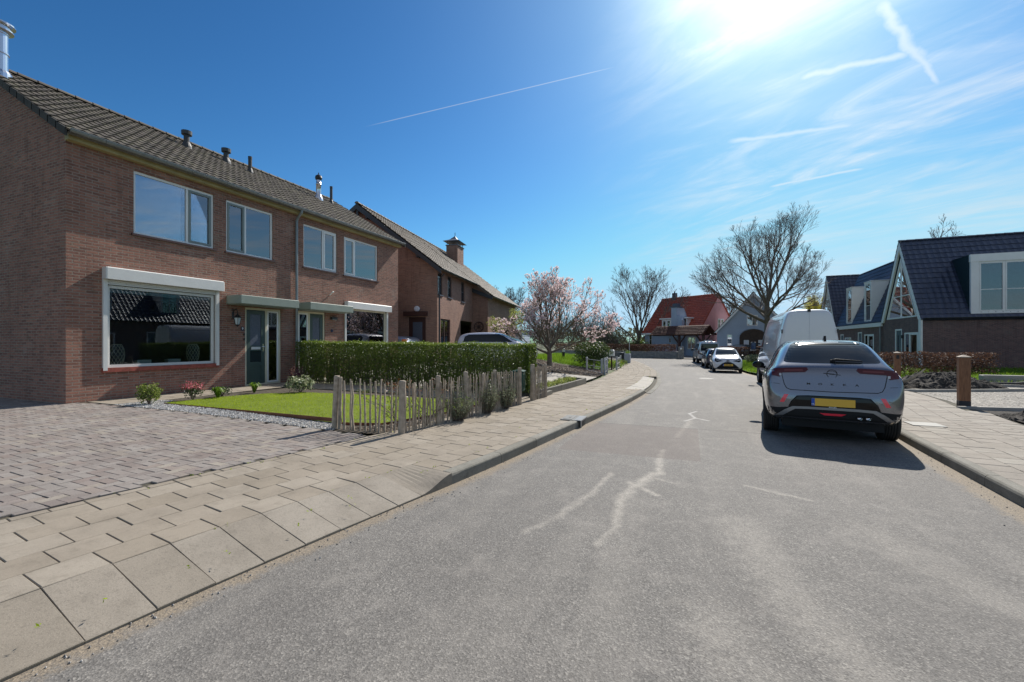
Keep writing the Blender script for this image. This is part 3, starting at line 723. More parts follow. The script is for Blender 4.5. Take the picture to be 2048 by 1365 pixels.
def ridge(b, A, B_, r=.11, L=.38):
    A, B_ = Vector(A), Vector(B_); d = (B_-A); n = max(1, round(d.length/L)); d /= n; up = Vector((0,0,1)); sd = d.cross(up).normalized()
    for i in range(n):
        b.ct = rnd.uniform(.1, .9); P0, P1 = A+d*i, A+d*(i+1.06); prev = None
        for P, rr in ((P0, r), (P1, r*.86)):
            rg = [b.V(P+sd*math.cos(t)*rr+up*(math.sin(t)*rr*.8-.03)) for t in [math.pi*k/6 for k in range(7)]]
            if prev:
                for k in range(6): b.F((prev[k], prev[k+1], rg[k+1], rg[k]))
            else: b.F(rg)
            prev = rg
def slab(b, A, B_, C, Dd, t=.05):
    """thin slab under a quad"""
    q = [Vector(p) for p in (A, B_, C, Dd)]; n = (q[1]-q[0]).cross(q[2]-q[0]).normalized()
    if n.z < 0: n = -n
    top = [b.V(p) for p in q]; bot = [b.V(p-n*t) for p in q]; b.F(top); b.F(bot[::-1])
    for i in range(4): b.F((top[i], bot[i], bot[(i+1)%4], top[(i+1)%4]))
def gutter(b, A, B_, r=.065):
    A, B_ = Vector(A), Vector(B_); d = (B_-A).normalized(); sd = d.cross(Vector((0,0,1))); n = 8
    for rr, flip in ((r, 0), (r-.008, 1)):
        prev = None
        for P in (A, B_):
            rg = [b.V(P+sd*math.cos(t)*rr-Vector((0,0,1))*math.sin(t)*rr) for t in [math.pi*k/n for k in range(n+1)]]
            if prev:
                for k in range(n): b.F((prev[k], prev[k+1], rg[k+1], rg[k]) if flip else (prev[k+1], prev[k], rg[k], rg[k+1]))
            prev = rg
    for P in (A, B_): b.F([b.V(P+sd*math.cos(t)*r-Vector((0,0,1))*math.sin(t)*r) for t in [math.pi*k/n for k in range(n+1)]])
    for s_ in (1,-1): b.tube([A+sd*s_*r, B_+sd*s_*r], .009, 5)
    L_ = (B_-A).length; k = .6
    while k < L_:                                                     # brackets
        P = A+d*k; b.tube([P+sd*math.cos(t)*(r+.006)-Vector((0,0,1))*math.sin(t)*(r+.006) for t in [math.pi*q/6 for q in range(7)]], .006, 4); k += .9

# ------------------------------------------------------------------ the pair of brick houses on the left
HL, HD, HE, HR_, RX = 11.28, 8.0, 5.86, 8.22, 4.0             # length, depth, eave height, ridge height, ridge depth (local, floor at 0)
H = thing('brick_house', 'pair of two-storey red-brown brick houses with a brown tiled roof, nearest on the left', 'house', (-12.2, 4.92, .20), 90)
F0 = frame(0, 0, 0)
Z = lambda z: z-.20
ops = [(1.21,3.09,Z(4.08),Z(5.58)), (3.43,4.93,Z(4.08),Z(5.56)), (6.10,7.62,Z(4.08),Z(5.55)), (7.97,9.89,Z(4.06),Z(5.54)),
       (.66,3.14,.72,2.95), (4.0,5.22,0,2.34), (5.86,7.04,0,2.36), (8.03,10.5,.72,2.72)]
b = MB(); wall(b, F0, 0, HL, -.35, HE-.1, ops)
rev = frame(0, HD, 0); 
for u in (0, HL):                                                      # gable ends
    b.poly([(u,0,-.35),(u,HD,-.35),(u,HD,HE-.1),(u,RX,HR_-.12),(u,0,HE-.1)] if u == 0 else [(u,HD,-.35),(u,0,-.35),(u,0,HE-.1),(u,RX,HR_-.12),(u,HD,HE-.1)])
b.poly([(0,HD,-.35),(0,HD,HE-.1),(HL,HD,HE-.1),(HL,HD,-.35)])
b.build('wall', MAT['brick'], H)
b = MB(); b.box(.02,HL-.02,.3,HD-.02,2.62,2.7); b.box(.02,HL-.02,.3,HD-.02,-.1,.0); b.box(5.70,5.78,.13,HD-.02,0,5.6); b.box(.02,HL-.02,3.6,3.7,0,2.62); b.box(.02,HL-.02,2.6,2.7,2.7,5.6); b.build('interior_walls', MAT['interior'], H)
b = MB(); fbox(b, F0, 0, HL, -.012, -.002, .0, .005)
# lintel courses of upright bricks over the openings
for o in ops[:4]+ops[7:8]:
    b = MB(); u = o[0]-.06
    while u < o[1]+.06: b.box(u, u+.069, -.006+.0005*((u*100)%3), .05, o[3]+.002, min(o[3]+.205, HE-.305)); u += .069
    b.build('lintel_course', MAT['brick'], H)
b = MB(); oh = .30
sv = Vector((0, RX+oh, (HR_-HE)*(RX+oh)/RX)); e0 = HR_-(HR_-HE)*(RX+oh)/RX
tiles(b, (-.12,-oh,e0), (1,0,0), sv, HL+.24, sv.length, .20, .33, n=6)
ridge(b, (-.12,RX,HR_+.04), (HL+.12,RX,HR_+.04))
b.cm = 0; b.ct = .5; slab(b, (-.08,-oh+.02,e0-.01), (HL+.08,-oh+.02,e0-.01), (HL+.08,RX,HR_-.01), (-.08,RX,HR_-.01)); slab(b, (-.1,HD+.2,HE-.1), (HL+.1,HD+.2,HE-.1), (HL+.1,RX,HR_-.01), (-.1,RX,HR_-.01))
roof = b.build('roof', MAT['tileold'], H)
for U_ in (-.14, HL+.10):                                               # verge tiles down each gable
    b = MB()
    for j in range(13):
        t0, t1 = j/13, (j+1)/13
        p = [(-oh+ (RX+oh)*t0, e0+(HR_-e0)*t0+.055), (-oh+(RX+oh)*t1+.03, e0+(HR_-e0)*t1+.04), (-oh+(RX+oh)*t1+.03, e0+(HR_-e0)*t1-.12), (-oh+(RX+oh)*t0, e0+(HR_-e0)*t0-.12)]
        b.prism(p, 0, U_, U_+.04)
    b.build('verge', plain('dark_verge_tile',(.05,.045,.04),.9,var=.3), roof)
b = MB(); b.box(-.02, HL+.02, -.16, -.004, HE-.30, HE-.13); b.box(-.02,HL+.02,-.22,-.163,HE-.16,HE-.135); b.build('fascia', MAT['yellowwood'], H)
b = MB(); gutter(b, (-.06,-.30,HE-.13), (HL+.06,-.30,HE-.13)); b.build('gutter', MAT['zinc'], H)
b = MB(); b.tube([(5.76,-.30,HE-.19),(5.76,-.29,HE-.27),(5.76,-.1,HE-.45),(5.76,-.07,HE-.55),(5.76,-.07,.02)], .042, 10)
for z in (5.0,3.9,2.2,1.0): b.lathe([(.05,z),(.05,z+.04)], (5.76,-.07,0), 10)
b.build('downpipe', MAT['zinc'], H)
# windows
W = lambda *a, **k: window(H, F0, *a, **k)
W(1.21,3.09,Z(4.08),Z(5.58),(2.42,),(1,),sm=MAT['frameg'],sill=MAT['brownwood'],curtain=(MAT['curtain'],0,.64,.16,.0),label='large upper window with a grey-green side sash')
W(3.43,4.93,Z(4.08),Z(5.56),(4.03,),(0,),sm=MAT['frameg'],sill=MAT['brownwood'],curtain=(MAT['curtain'],0,1,.3,.0))
W(6.10,7.62,Z(4.08),Z(5.55),(6.98,),(1,),sill=MAT['brownwood'],curtain=(MAT['curtain'],0,1,.10,.028),label='upper window with pale vertical blinds')
W(7.97,9.89,Z(4.06),Z(5.54),(8.58,),(0,),sill=MAT['brownwood'],curtain=(MAT['curtain'],0,1,.10,.028))
bw = W(.70,3.10,.72,2.60,fm=MAT['offwhite'],gm=MAT['glassbig'],d=.03,fw=.065,label='wide living room window under a roller shutter box')
b = MB(); fbox(b, F0, .60,3.20,-.05,.10,.62,.716); b.build('sill', MAT['sill'], bw)
b = MB(); fbox(b, F0, .76,3.04,.08,.085,2.44,2.54); b.build('blind', plain('grey_green_blind',(.22,.27,.26),.6), bw)
b = MB(); b.T = F0; b.bbox(.60,3.26,-.20,-.002,2.72,2.99,.02); b.T = None; b.build('shutter_box', MAT['offwhite'], H)
b = MB(); fbox(b, F0, .61,.69,-.055,.025,.66,2.715); fbox(b, F0, 3.12,3.20,-.055,.025,.66,2.715)
for k in range(3): fbox(b, F0, .70,3.11,-.035,-.012,2.61+.035*k,2.64+.035*k)
b.build('shutter_rail', MAT['offwhite'], H)
bw2 = W(8.06,10.44,.72,2.60,(),(),fm=MAT['cream'],gm=MAT['glass'],d=.03,fw=.06,curtain=(MAT['curtain'],.45,1,.2,.03),label='living room window of the farther house with a net curtain')
b = MB(); b.T = F0; b.bbox(7.98,10.62,-.19,-.002,2.60,2.86,.02); b.T = None; b.build('shutter_box', MAT['offwhite'], H)
for q_ in (7.98, 10.45): b = MB(); fbox(b, F0, q_,q_+.07,-.055,.025,.66,2.595); b.build('shutter_rail', MAT['offwhite'], H)
# front doors and canopies
def frontdoor(u0, um, u1, zt, lead, label, letter=True, side_right=True):
    b = MB(); zt = min(zt, 2.36); ring(b, F0, u0, u1, 0, zt, .06, .03, .11, .04); fbox(b, F0, um-.035, um+.035, .032, .108, .04, zt-.06); f = b.build('door_frame', MAT['cream'], H)
    a, c = (u0+.06, um-.035) if side_right else (um+.035, u1-.06); g0, g1 = (um+.035, u1-.06) if side_right else (u0+.06, um-.035)
    b = MB(); zt2 = zt-.06; zz = [(.05,.16),(.58,.70),(1.04,1.20),(zt2-.13,zt2-.01)]
    for e, f_ in zz: fbox(b, F0, a+.13, c-.13, .045, .095, e, f_)
    fbox(b, F0, a+.005, a+.13, .045, .095, .05, zt2-.01); fbox(b, F0, c-.13, c-.005, .045, .095, .05, zt2-.01); fbox(b, F0, a+.131, c-.131, .06, .08, .161, .579)
    dr = b.build('door', MAT['greend'], H, ); 
    if label: dr['label'] = label
    b = MB(); fbox(b, F0, a+.131, c-.131, .062, .074, 1.201, zt2-.131); b.build('pane', MAT['frost'], dr)
    b = MB(); fbox(b, F0, a+.131, c-.131, .062, .074, .701, 1.039); b.build('pane', plain('dark_frosted_glass',(.02,.03,.035),.15), dr)
    if letter:
        b = MB(); b.T = F0; b.bbox(a+.16, c-.16, .030, .045, 1.08, 1.16, .008); b.T = None; b.build('letter_slot', MAT['offwhite'], dr)
    b = MB(); b.T = F0; hx = c-.06; b.bbox(hx-.02,hx+.02,.028,.044,1.02,1.25,.006); b.T = None; b.tube([F0(hx,.03,1.16),F0(hx,-.02,1.16),F0(hx-.11,-.02,1.16)], .011, 6); b.build('door_handle', MAT['chrome'], dr)
    b = MB(); ring(b, F0, g0+.004, g1-.004, .05, zt2-.004, .045, .04, .09); b.build('side_light_frame', MAT['white'], f)
    b = MB(); fbox(b, F0, g0+.05, g1-.05, .062, .07, .096, zt2-.05); b.build('side_light_pane', MAT['glass'], f)
    b = MB(); fbox(b, F0, g0+.05, g1-.05, .15, .16, .1, zt2-.1); b.build('curtain', plain('blue_grey_net',(.42,.52,.60),.9), f)
frontdoor(4.0, 4.72, 5.22, 2.34, 0, 'dark green front door with frosted glass and a letter slot')
frontdoor(5.86, 6.36, 7.04, 2.36, 0, 'front door of the farther house with a frosted pane', letter=False, side_right=False)
for u0, u1, lb in ((3.43,5.38,None),(5.82,7.80,None)):
    b = MB(); b.T = F0; b.bbox(u0, u1, -.62, -.002, 2.395, 2.63, .012); b.T = None; fbox(b, F0, u0+.04, u1-.04, -.58, -.002, 2.375, 2.393); b.build('door_canopy', MAT['canopy'], H)
# wall lamps, house number, vents
b = MB(); P = (3.62, -.20, 1.98)
b.lathe([(.0,.02),(.05,.0),(.055,-.01),(.02,-.02)], (3.62,-.03,2.23), 8)
b.tube([(3.62,-.005,2.06),(3.62,-.05,2.22),(3.62,-.16,2.26),(3.62,-.21,2.16),(3.62,-.20,2.10)], .012, 6); b.tube([(3.62,-.006,1.98),(3.62,-.006,2.18)], .03, 6)
b.lathe([(.012,.14),(.03,.11),(.115,.03),(.115,.02),(.02,.02)], P, 6); b.lathe([(.05,-.17),(.055,-.19),(.015,-.215),(.0,-.25)], P, 6)
for k in range(6):
    a = 2*math.pi*k/6; b.tube([(P[0]+.10*math.cos(a),P[1]+.10*math.sin(a),P[2]+.02),(P[0]+.055*math.cos(a),P[1]+.055*math.sin(a),P[2]-.18)], .006, 4)
lp = b.build('wall_lantern', MAT['black'], H)
b = MB(); b.lathe([(.093,.02),(.05,-.17)], P, 6); b.build('lantern_glass', plain('pale_lantern_glass',(.45,.52,.55),.15), lp)
b = MB(); b.T = F0; b.bbox(7.28,7.55,-.11,-.004,2.13,2.22,.01); b.T = None; l2 = b.build('wall_light', MAT['darkgrey'], H)
b = MB(); b.T = F0; b.bbox(7.32,7.51,-.10,-.02,2.115,2.128,.003); b.T = None; b.build('light_diffuser', MAT['offwhite'], l2)
b = MB(); b.lathe([(0,-.025),(.05,-.022),(.06,-.004)], (7.36,0,1.72), 14, 1); b.T=None; b.build('number_plate', plain('dark_blue_enamel',(.02,.03,.07),.3), H)
b = MB(); b.T = F0; b.bbox(3.86,3.96,-.014,-.003,1.64,1.76,.006); b.T = None; npl = b.build('number_plate', plain('dark_blue_enamel2',(.03,.03,.06),.3), H)
def text(body, size, mat, parent, loc, rot, name='lettering', ext=.002, font_scale_x=1.0, spacing=1.0, align='CENTER'):
    cu = bpy.data.curves.new(name, 'FONT'); cu.body = body; cu.size = size; cu.extrude = ext; cu.align_x = align; cu.align_y = 'CENTER'; cu.space_character = spacing; cu.resolution_u = 3; cu.offset = size*.02
    o = bpy.data.objects.new('tmp', cu); col.objects.link(o); bpy.context.view_layer.update()
    me = bpy.data.meshes.new_from_object(o.evaluated_get(bpy.context.evaluated_depsgraph_get())); bpy.data.objects.remove(o)
    me.materials.clear(); me.materials.append(mat); t = bpy.data.objects.new(name, me); col.objects.link(t); t.parent = parent; t.location = loc; t.rotation_euler = rot; t.scale = (font_scale_x, 1, 1); return t
text('9', .09, MAT['white'], npl, (3.91,-.016,1.70), (R(90),0,0), 'house_number')
for z in (1.50, 1.36): b = MB(); b.tube([(3.955,-.02,z),(3.955,-.02,z+.06)], .02, 8); b.build('doorbell', MAT['black'], H)
b = MB(); b.tube([(7.25,-.01,3.02),(7.30,-.12,3.14)], .02, 6); b.tube([(7.30,-.12,3.14),(7.25,-.16,3.12)], .035, 6); b.build('camera_bracket', MAT['offwhite'], H)
b = MB()
for u in (1.45,): b.box(u-.04,u+.04,-.012,-.002,.22,.30)
b.build('air_brick', MAT['black'], H)
# things on the roof (they are fixed to the house: parts of it)
def rz_(d): return HE+(HR_-HE)*d/RX
def vent(u, d, h, r, cap, mat, name='roof_vent'):
    b = MB(); z = rz_(d); b.lathe([(r*1.9,-.12),(r*1.7,.02),(r*1.25,.12),(r,.16),(r,h)], (u,d,z), 14)
    if cap == 'wide': b.lathe([(r,h-.14),(r*1.75,h-.12),(r*1.8,h),(r*1.1,h+.01),(0,h+.01)], (u,d,z), 14)
    elif cap == 'tall': b.lathe([(r*1.05,h-.1),(r*1.1,h),(0,h)], (u,d,z), 14)
    return b.build(name, mat, H, smooth=False)
vent(4.3, 3.2, .52, .085, 'wide', MAT['darkgrey']); vent(5.62, 3.2, .48, .085, 'wide', MAT['darkgrey']); vent(6.35, 2.95, .60, .065, 'tall', MAT['darkgrey']); vent(10.45, 3.1, .78, .06, 'tall', MAT['darkgrey'])
b = MB(); z = rz_(3.0); b.lathe([(.2,-.12),(.19,0),(.13,.14),(.105,.2),(.105,.62),(.12,.63),(.12,.66),(.10,.67),(.10,.82)], (9.62,3.0,z), 18); fl = b.build('flue', MAT['steel'], H, smooth=True)
b = MB(); b.lathe([(.06,.80),(.13,.85),(.15,.93),(.13,1.01),(.05,1.07),(.02,1.09),(.02,1.16),(0,1.17)], (9.62,3.0,z), 16); b.build('flue_cowl', MAT['black'], fl)
z = rz_(3.35); C0 = (.12,3.35,z)
b = MB(); b.lathe([(.24,-.2),(.235,-.02),(.20,.05)], C0, 20); b.lathe([(.165,-.1),(.165,.46),(.185,.47),(.185,.50),(.165,.51),(.165,.94),(.18,.95),(.18,1.0),(.165,1.01)], C0, 22); fl = b.build('flue', MAT['steel'], H, smooth=False)
b = MB(); b.lathe([(.16,1.0),(.26,1.02),(.26,1.05),(.21,1.06),(.21,1.15),(.29,1.16),(.29,1.19),(.1,1.24),(0,1.25)], C0, 22); b.build('flue_cowl', MAT['steel'], fl)
b = MB(); b.box(3.3,3.62,3.62,3.95,HR_-.1,HR_+.12)
# window-sill vases and pots indoors (things of their own)
def wld(u, d, z): return Vector((-12.2-d, 4.92+u, .20+z))
def vase(u, label):
    p = wld(u, .30, .745); v_ = thing('wicker_vase', label, 'vase', p, 0, 'reed vases behind the living room window'); 
    prof = [(.085,0),(.13,.12),(.15,.27),(.13,.42),(.09,.5)]
    b = MB(); b.lathe([(r*.86,z) for r, z in prof], n=14); b.build('inner_jar', MAT['interior'], v_)
    b = MB()
    for k in range(12):
        for s_ in (1,-1): b.tube([(interp([(z, r) for r, z in prof], .5*q/10)*math.cos(2*math.pi*k/12+s_*q*.19), interp([(z, r) for r, z in prof], .5*q/10)*math.sin(2*math.pi*k/12+s_*q*.19), .5*q/10) for q in range(11)], .0055, 4)
    b.lathe([(.086,-.0),(.094,.02)], n=14); b.lathe([(.088,.49),(.098,.51)], n=14); b.build('reed_lattice', MAT['reed'], v_)
vase(1.02, 'tall diamond-lattice reed vase at the left end of the living room window sill'); vase(2.72, 'tall diamond-lattice reed vase at the right end of the living room window sill')
b = MB(); b.box(-12.62,-12.32,5.55,8.05,.90,.945); tag(b.build('window_board', MAT['interior'], None), 'long inner window board carrying the reed vases', 'shelf')
def indoorpot(u, label):
    p = wld(u, .30, .745); v_ = thing('plant_pot', label, 'plant pot', p, 0, 'pale trough pots behind the living room window')
    b = MB(); b.box(-.07,.07,-.15,.15,0,.12); b.build('trough', MAT['pot'], v_)
    b = MB(); leaves(b, 60, lambda: (rnd.uniform(-.06,.06), rnd.uniform(-.14,.14), .12+rnd.uniform(0,.07)), .03); b.build('foliage', MAT['leafdark'], v_)
def leaves(b, n, pos, size, flat=0.0, asp=.5, up=0.0):
    for _ in range(n):
        p = Vector(pos()); s_ = size*rnd.uniform(.6, 1.3)
        a = Vector((rnd.gauss(0,1), rnd.gauss(0,1), rnd.gauss(0,1)*(1-flat)+up)); a.normalize()
        c = a.cross(Vector((rnd.gauss(0,1), rnd.gauss(0,1), rnd.gauss(0,1)))); 
        if c.length < .01: continue
        c.normalize(); b.ct = rnd.random()*.98+.01; c *= s_*asp*.5; a *= s_*.5
        b.F([b.V(p-a), b.V(p+c*.9), b.V(p+a), b.V(p-c*.9)])
MAT['leafdark'] = leafmat('dark_leaf', (.016,.04,.010), (.035,.075,.014), .3)
indoorpot(1.55, 'pale plant trough next to the left vase behind the big window'); indoorpot(2.22, 'pale plant trough next to the right vase behind the big window')
# ------------------------------------------------------------------ brown brick neighbour
H2 = thing('brick_house', 'long brown brick house with a low sweeping roof and square chimney, behind the hedge', 'house', (-11.84, 18.9, .28), 100.1)
oz = .28; E2 = 5.16; A2 = 8.42; L1, L2, Dp, PJ = 6.0, 14.5, 8.6, 1.0; sl2 = (A2-E2)/(Dp/2); E2b = E2-sl2*PJ
w2 = [(.12,.72,3.66,4.80), (1.5,2.1,3.66,4.80), (3.75,4.35,3.62,4.80), (.45,1.85,-.1,2.44), (3.6,6.0,-.1,2.50)]
b = MB(); wall(b, F0, 0, L1, -.4, E2, w2)
ga = frame(0, Dp, -90); wall(b, ga, 0, Dp, -.4, E2, [(Dp-1.55, Dp-.62, 0, 2.5)]); b.poly([(0,0,E2),(0,Dp/2,A2),(0,Dp,E2)][::-1])
wall(b, frame(L1,0,-90), 0, PJ, -.4, E2b+.02); b.poly([(L1,-PJ,E2b+.02),(L1,0,E2b+.02),(L1,0,E2)][::-1]); wall(b, frame(0,-PJ,0), L1, L2, -.4, E2b, [(7.2,8.4,.6,2.2),(10,12,.6,2.2)]); wall(b, frame(L2,-PJ,90), 0, Dp+PJ, -.4, E2b)
b.poly([(L2,-PJ,E2b),(L2,0,E2),(L2,Dp/2,A2),(L2,Dp,E2),(L2,Dp,E2b)][::1]); b.poly([(0,Dp,-.4),(0,Dp,E2),(L2,Dp,E2),(L2,Dp,-.4)])
b.build('wall', MAT['brick2'], H2)
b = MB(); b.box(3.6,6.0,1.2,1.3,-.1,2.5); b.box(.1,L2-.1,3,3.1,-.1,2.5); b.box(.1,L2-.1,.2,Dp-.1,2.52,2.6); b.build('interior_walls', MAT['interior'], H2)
b = MB(); oh2 = .35
V2 = Vector((0, Dp/2+oh2, sl2*(Dp/2+oh2))); tiles(b, (-.35,-oh2,E2-sl2*oh2), (1,0,0), V2, L1+.2, V2.length, .25, .34, .028, .035, 4)
V3 = Vector((0, Dp/2+oh2+PJ, sl2*(Dp/2+oh2+PJ))); tiles(b, (L1-.15,-oh2-PJ,E2b-sl2*oh2), (1,0,0), V3, L2-L1+.3, V3.length, .25, .34, .028, .035, 4)
ridge(b, (-.35,Dp/2,A2+.05), (L2+.2,Dp/2,A2+.05), .12, .4); b.ct = .4
slab(b, (-.33,-oh2+.03,E2-sl2*oh2-.01), (L1-.15,-oh2+.03,E2-sl2*oh2-.01), (L1-.15,Dp/2,A2-.01), (-.33,Dp/2,A2-.01), .08)
slab(b, (L1-.15,-oh2-PJ+.03,E2b-sl2*oh2-.01), (L2+.15,-oh2-PJ+.03,E2b-sl2*oh2-.01), (L2+.15,Dp/2,A2-.01), (L1-.15,Dp/2,A2-.01), .08)
slab(b, (-.35,Dp+.3,E2-.15), (L2+.1,Dp+.3,E2-.15), (L2+.1,Dp/2,A2-.01), (-.35,Dp/2,A2-.01), .08)
rf = b.build('roof', MAT['tile2'], H2)
b = MB()
for s_ in (-1, 1):
    y0, y1 = (-oh2, Dp/2) if s_ < 0 else (Dp+oh2, Dp/2)
    b.prism([(y0, E2-sl2*oh2-.02), (y1, A2-.02), (y1, A2-.30), (y0, E2-sl2*oh2-.26)], 0, -.38, -.345)
b.prism([(-.02,E2b+.25),(-oh2-PJ,E2b-sl2*oh2-.02),(-oh2-PJ,E2b-sl2*oh2-.24),(-.02,E2b+.0)], 0, L1-.2, L1-.165)
for k in (.9, 2.3, 3.7): b.box(-.34,-.002, k, k+.1, E2+sl2*k-.34, E2+sl2*k-.2)
b.prism([(Dp/2-.06,A2-.95),(Dp/2+.06,A2-.95),(Dp/2+.06,A2-.1),(Dp/2-.06,A2-.1)], 0, -.3, -.23); b.build('bargeboard', MAT['darkjoin'], rf)
b = MB(); gutter(b, (-.3,-oh2-.05,E2-sl2*oh2-.03), (L1-.2,-oh2-.05,E2-sl2*oh2-.03), .06); gutter(b, (L1-.1,-oh2-PJ-.05,E2b-sl2*oh2-.03), (L2+.1,-oh2-PJ-.05,E2b-sl2*oh2-.03), .06)
b.tube([(.1,-oh2,E2-.5),(.1,-.08,E2-.7),(.1,-.08,.0)], .04, 8); b.build('gutter', MAT['darkjoin'], H2)
for i, o_ in enumerate(w2[:3]):
    window(H2, F0, *o_, fm=MAT['darkjoin'], d=.05, fw=.06, bars=((o_[0]+o_[1])/2,), hb=((o_[2]+o_[3])/2,), sill=MAT['lead'], curtain=(MAT['curtain'],0,1,.1,.0) if i < 2 else None)
window(H2, F0, *w2[3], splits=(1.15,), fm=MAT['brownwood'], d=.05, fw=.07, curtain=(MAT['curtain'],0,.45,.15,.03), label='tall ground floor window with a brown frame')
b = MB(); ring(b, F0, .40,1.92,-.1,2.5,.06,-.01,.04); b.build('window_surround', MAT['brick2'], H2)
b = MB(); ring(b, ga, Dp-1.55, Dp-.62, 0, 2.5, .09, .03, .1); dfr = b.build('door_frame', MAT['brownwood'], H2); b = MB(); fbox(b, ga, Dp-1.46, Dp-.71, .05, .09, .04, 2.41); d_ = b.build('door', MAT['brownwood'], H2); b = MB(); fbox(b, ga, Dp-1.34, Dp-.82, .035, .048, .9, 2.25); b.build('pane', MAT['frost'], d_)
b = MB(); fbox(b, ga, Dp-1.75, Dp-.5, -.22, -.003, 2.56, 2.78); b.build('door_canopy', MAT['brownwood'], H2)
b = MB(); g_ = ga(Dp-1.08, -.06, 2.92); b.lathe([(0,-.05),(.11,-.045),(.15,-.01),(.15,.04)], g_, 18, 0); b.build('round_wall_lamp', plain('opal_lamp_globe', (.7,.72,.8), .3), H2)
b = MB(); yc = -.45
wc = (L1-.03, -.42, 2.2)
for a_, r_ in ((0,.30),): b.tube([(wc[0], wc[1]+r_*math.cos(t), wc[2]+r_*math.sin(t)) for t in [2*math.pi*k/20 for k in range(21)]], .035, 5)
b.tube([(wc[0], wc[1]+.08*math.cos(t), wc[2]+.08*math.sin(t)) for t in [2*math.pi*k/10 for k in range(11)]], .03, 5)
for k in range(8): b.tube([wc, (wc[0], wc[1]+.31*math.cos(k*math.pi/4), wc[2]+.31*math.sin(k*math.pi/4))], .018, 5)
tag(b.build('wagon_wheel', MAT['brownwood'], H2), 'old dark wooden wagon wheel hung on the wall')
b = MB(); cz = A2-.9; b.box(10.5,11.9,2.6,3.5,A2-1.6,A2+.12); ch = b.build('chimney', MAT['brick2'], rf)
b = MB(); b.box(10.45,11.95,2.55,3.55,A2+.12,A2+.18)
for x in (10.55,11.85):
    for y in (2.65,3.45): b.tube([(x,y,A2+.18),(x,y,A2+.48)], .025, 5)
top = (11.2,3.05,A2+1.0); cs = [(10.25,2.4,A2+.45),(12.15,2.4,A2+.45),(12.15,3.7,A2+.45),(10.25,3.7,A2+.45)]
md = [(10.75,2.78,A2+.65),(11.65,2.78,A2+.65),(11.65,3.32,A2+.65),(10.75,3.32,A2+.65)]
for k in range(4): b.poly([cs[k],cs[(k+1)%4],md[(k+1)%4],md[k]]); b.poly([md[k],md[(k+1)%4],top])
b.poly(cs[::-1]); b.tube([top,(11.2,3.05,A2+1.25)], .025, 5); b.build('chimney_cap', MAT['lead'], ch)

# ------------------------------------------------------------------ new dark-brick row on the right
def gablewin(root, fr, uc, hw, zb, zt, fm):
    """glazed triangle in a white frame"""
    sl_ = (zt-zb)/hw; b = MB(); b.T = fr; w_ = .10
    b.prism([(uc-hw, zb),(uc-hw+w_, zb),(uc, zt-sl_*w_),(uc, zt)], 1, -.02, .06); b.prism([(uc+hw-w_, zb),(uc+hw, zb),(uc, zt),(uc, zt-sl_*w_)], 1, -.02, .06)
    b.box(uc-hw+w_, uc+hw-w_, -.018, .058, zb, zb+.09); b.box(uc-.035, uc+.035, -.01, .05, zb+.09, zt-sl_*w_-.02)
    zm = zb+(zt-zb)*.36; hm = hw*(1-.36)-w_; b.box(uc-hm, uc-.036, -.008, .048, zm, zm+.06); b.box(uc+.036, uc+hm, -.008, .048, zm, zm+.06)
    f = b.build('gable_window', fm, root); b = MB(); b.T = fr; b.prism([(uc-hw+.06, zb+.05),(uc+hw-.06, zb+.05),(uc, zt-.2)], 1, .02, .028); b.build('pane', MAT['glassmir'], f)
MAT['glassmir'] = glassmat('reflective_gable_glass', 1.9, (.35,.42,.46), .18)
def darkhouse(label, x, y, depth, glen, rowlen, mirror=False):
    """origin at the far (north) end on the street line; local x runs towards the viewer (south), y away from the street"""
    pass
GW = 5.5; EV = 3.05; AP = 7.95
HRo = thing('brick_house', 'dark brick house with a big white side dormer and glass gable, at the right edge', 'house', (12.5, 38.05, .0), -90)
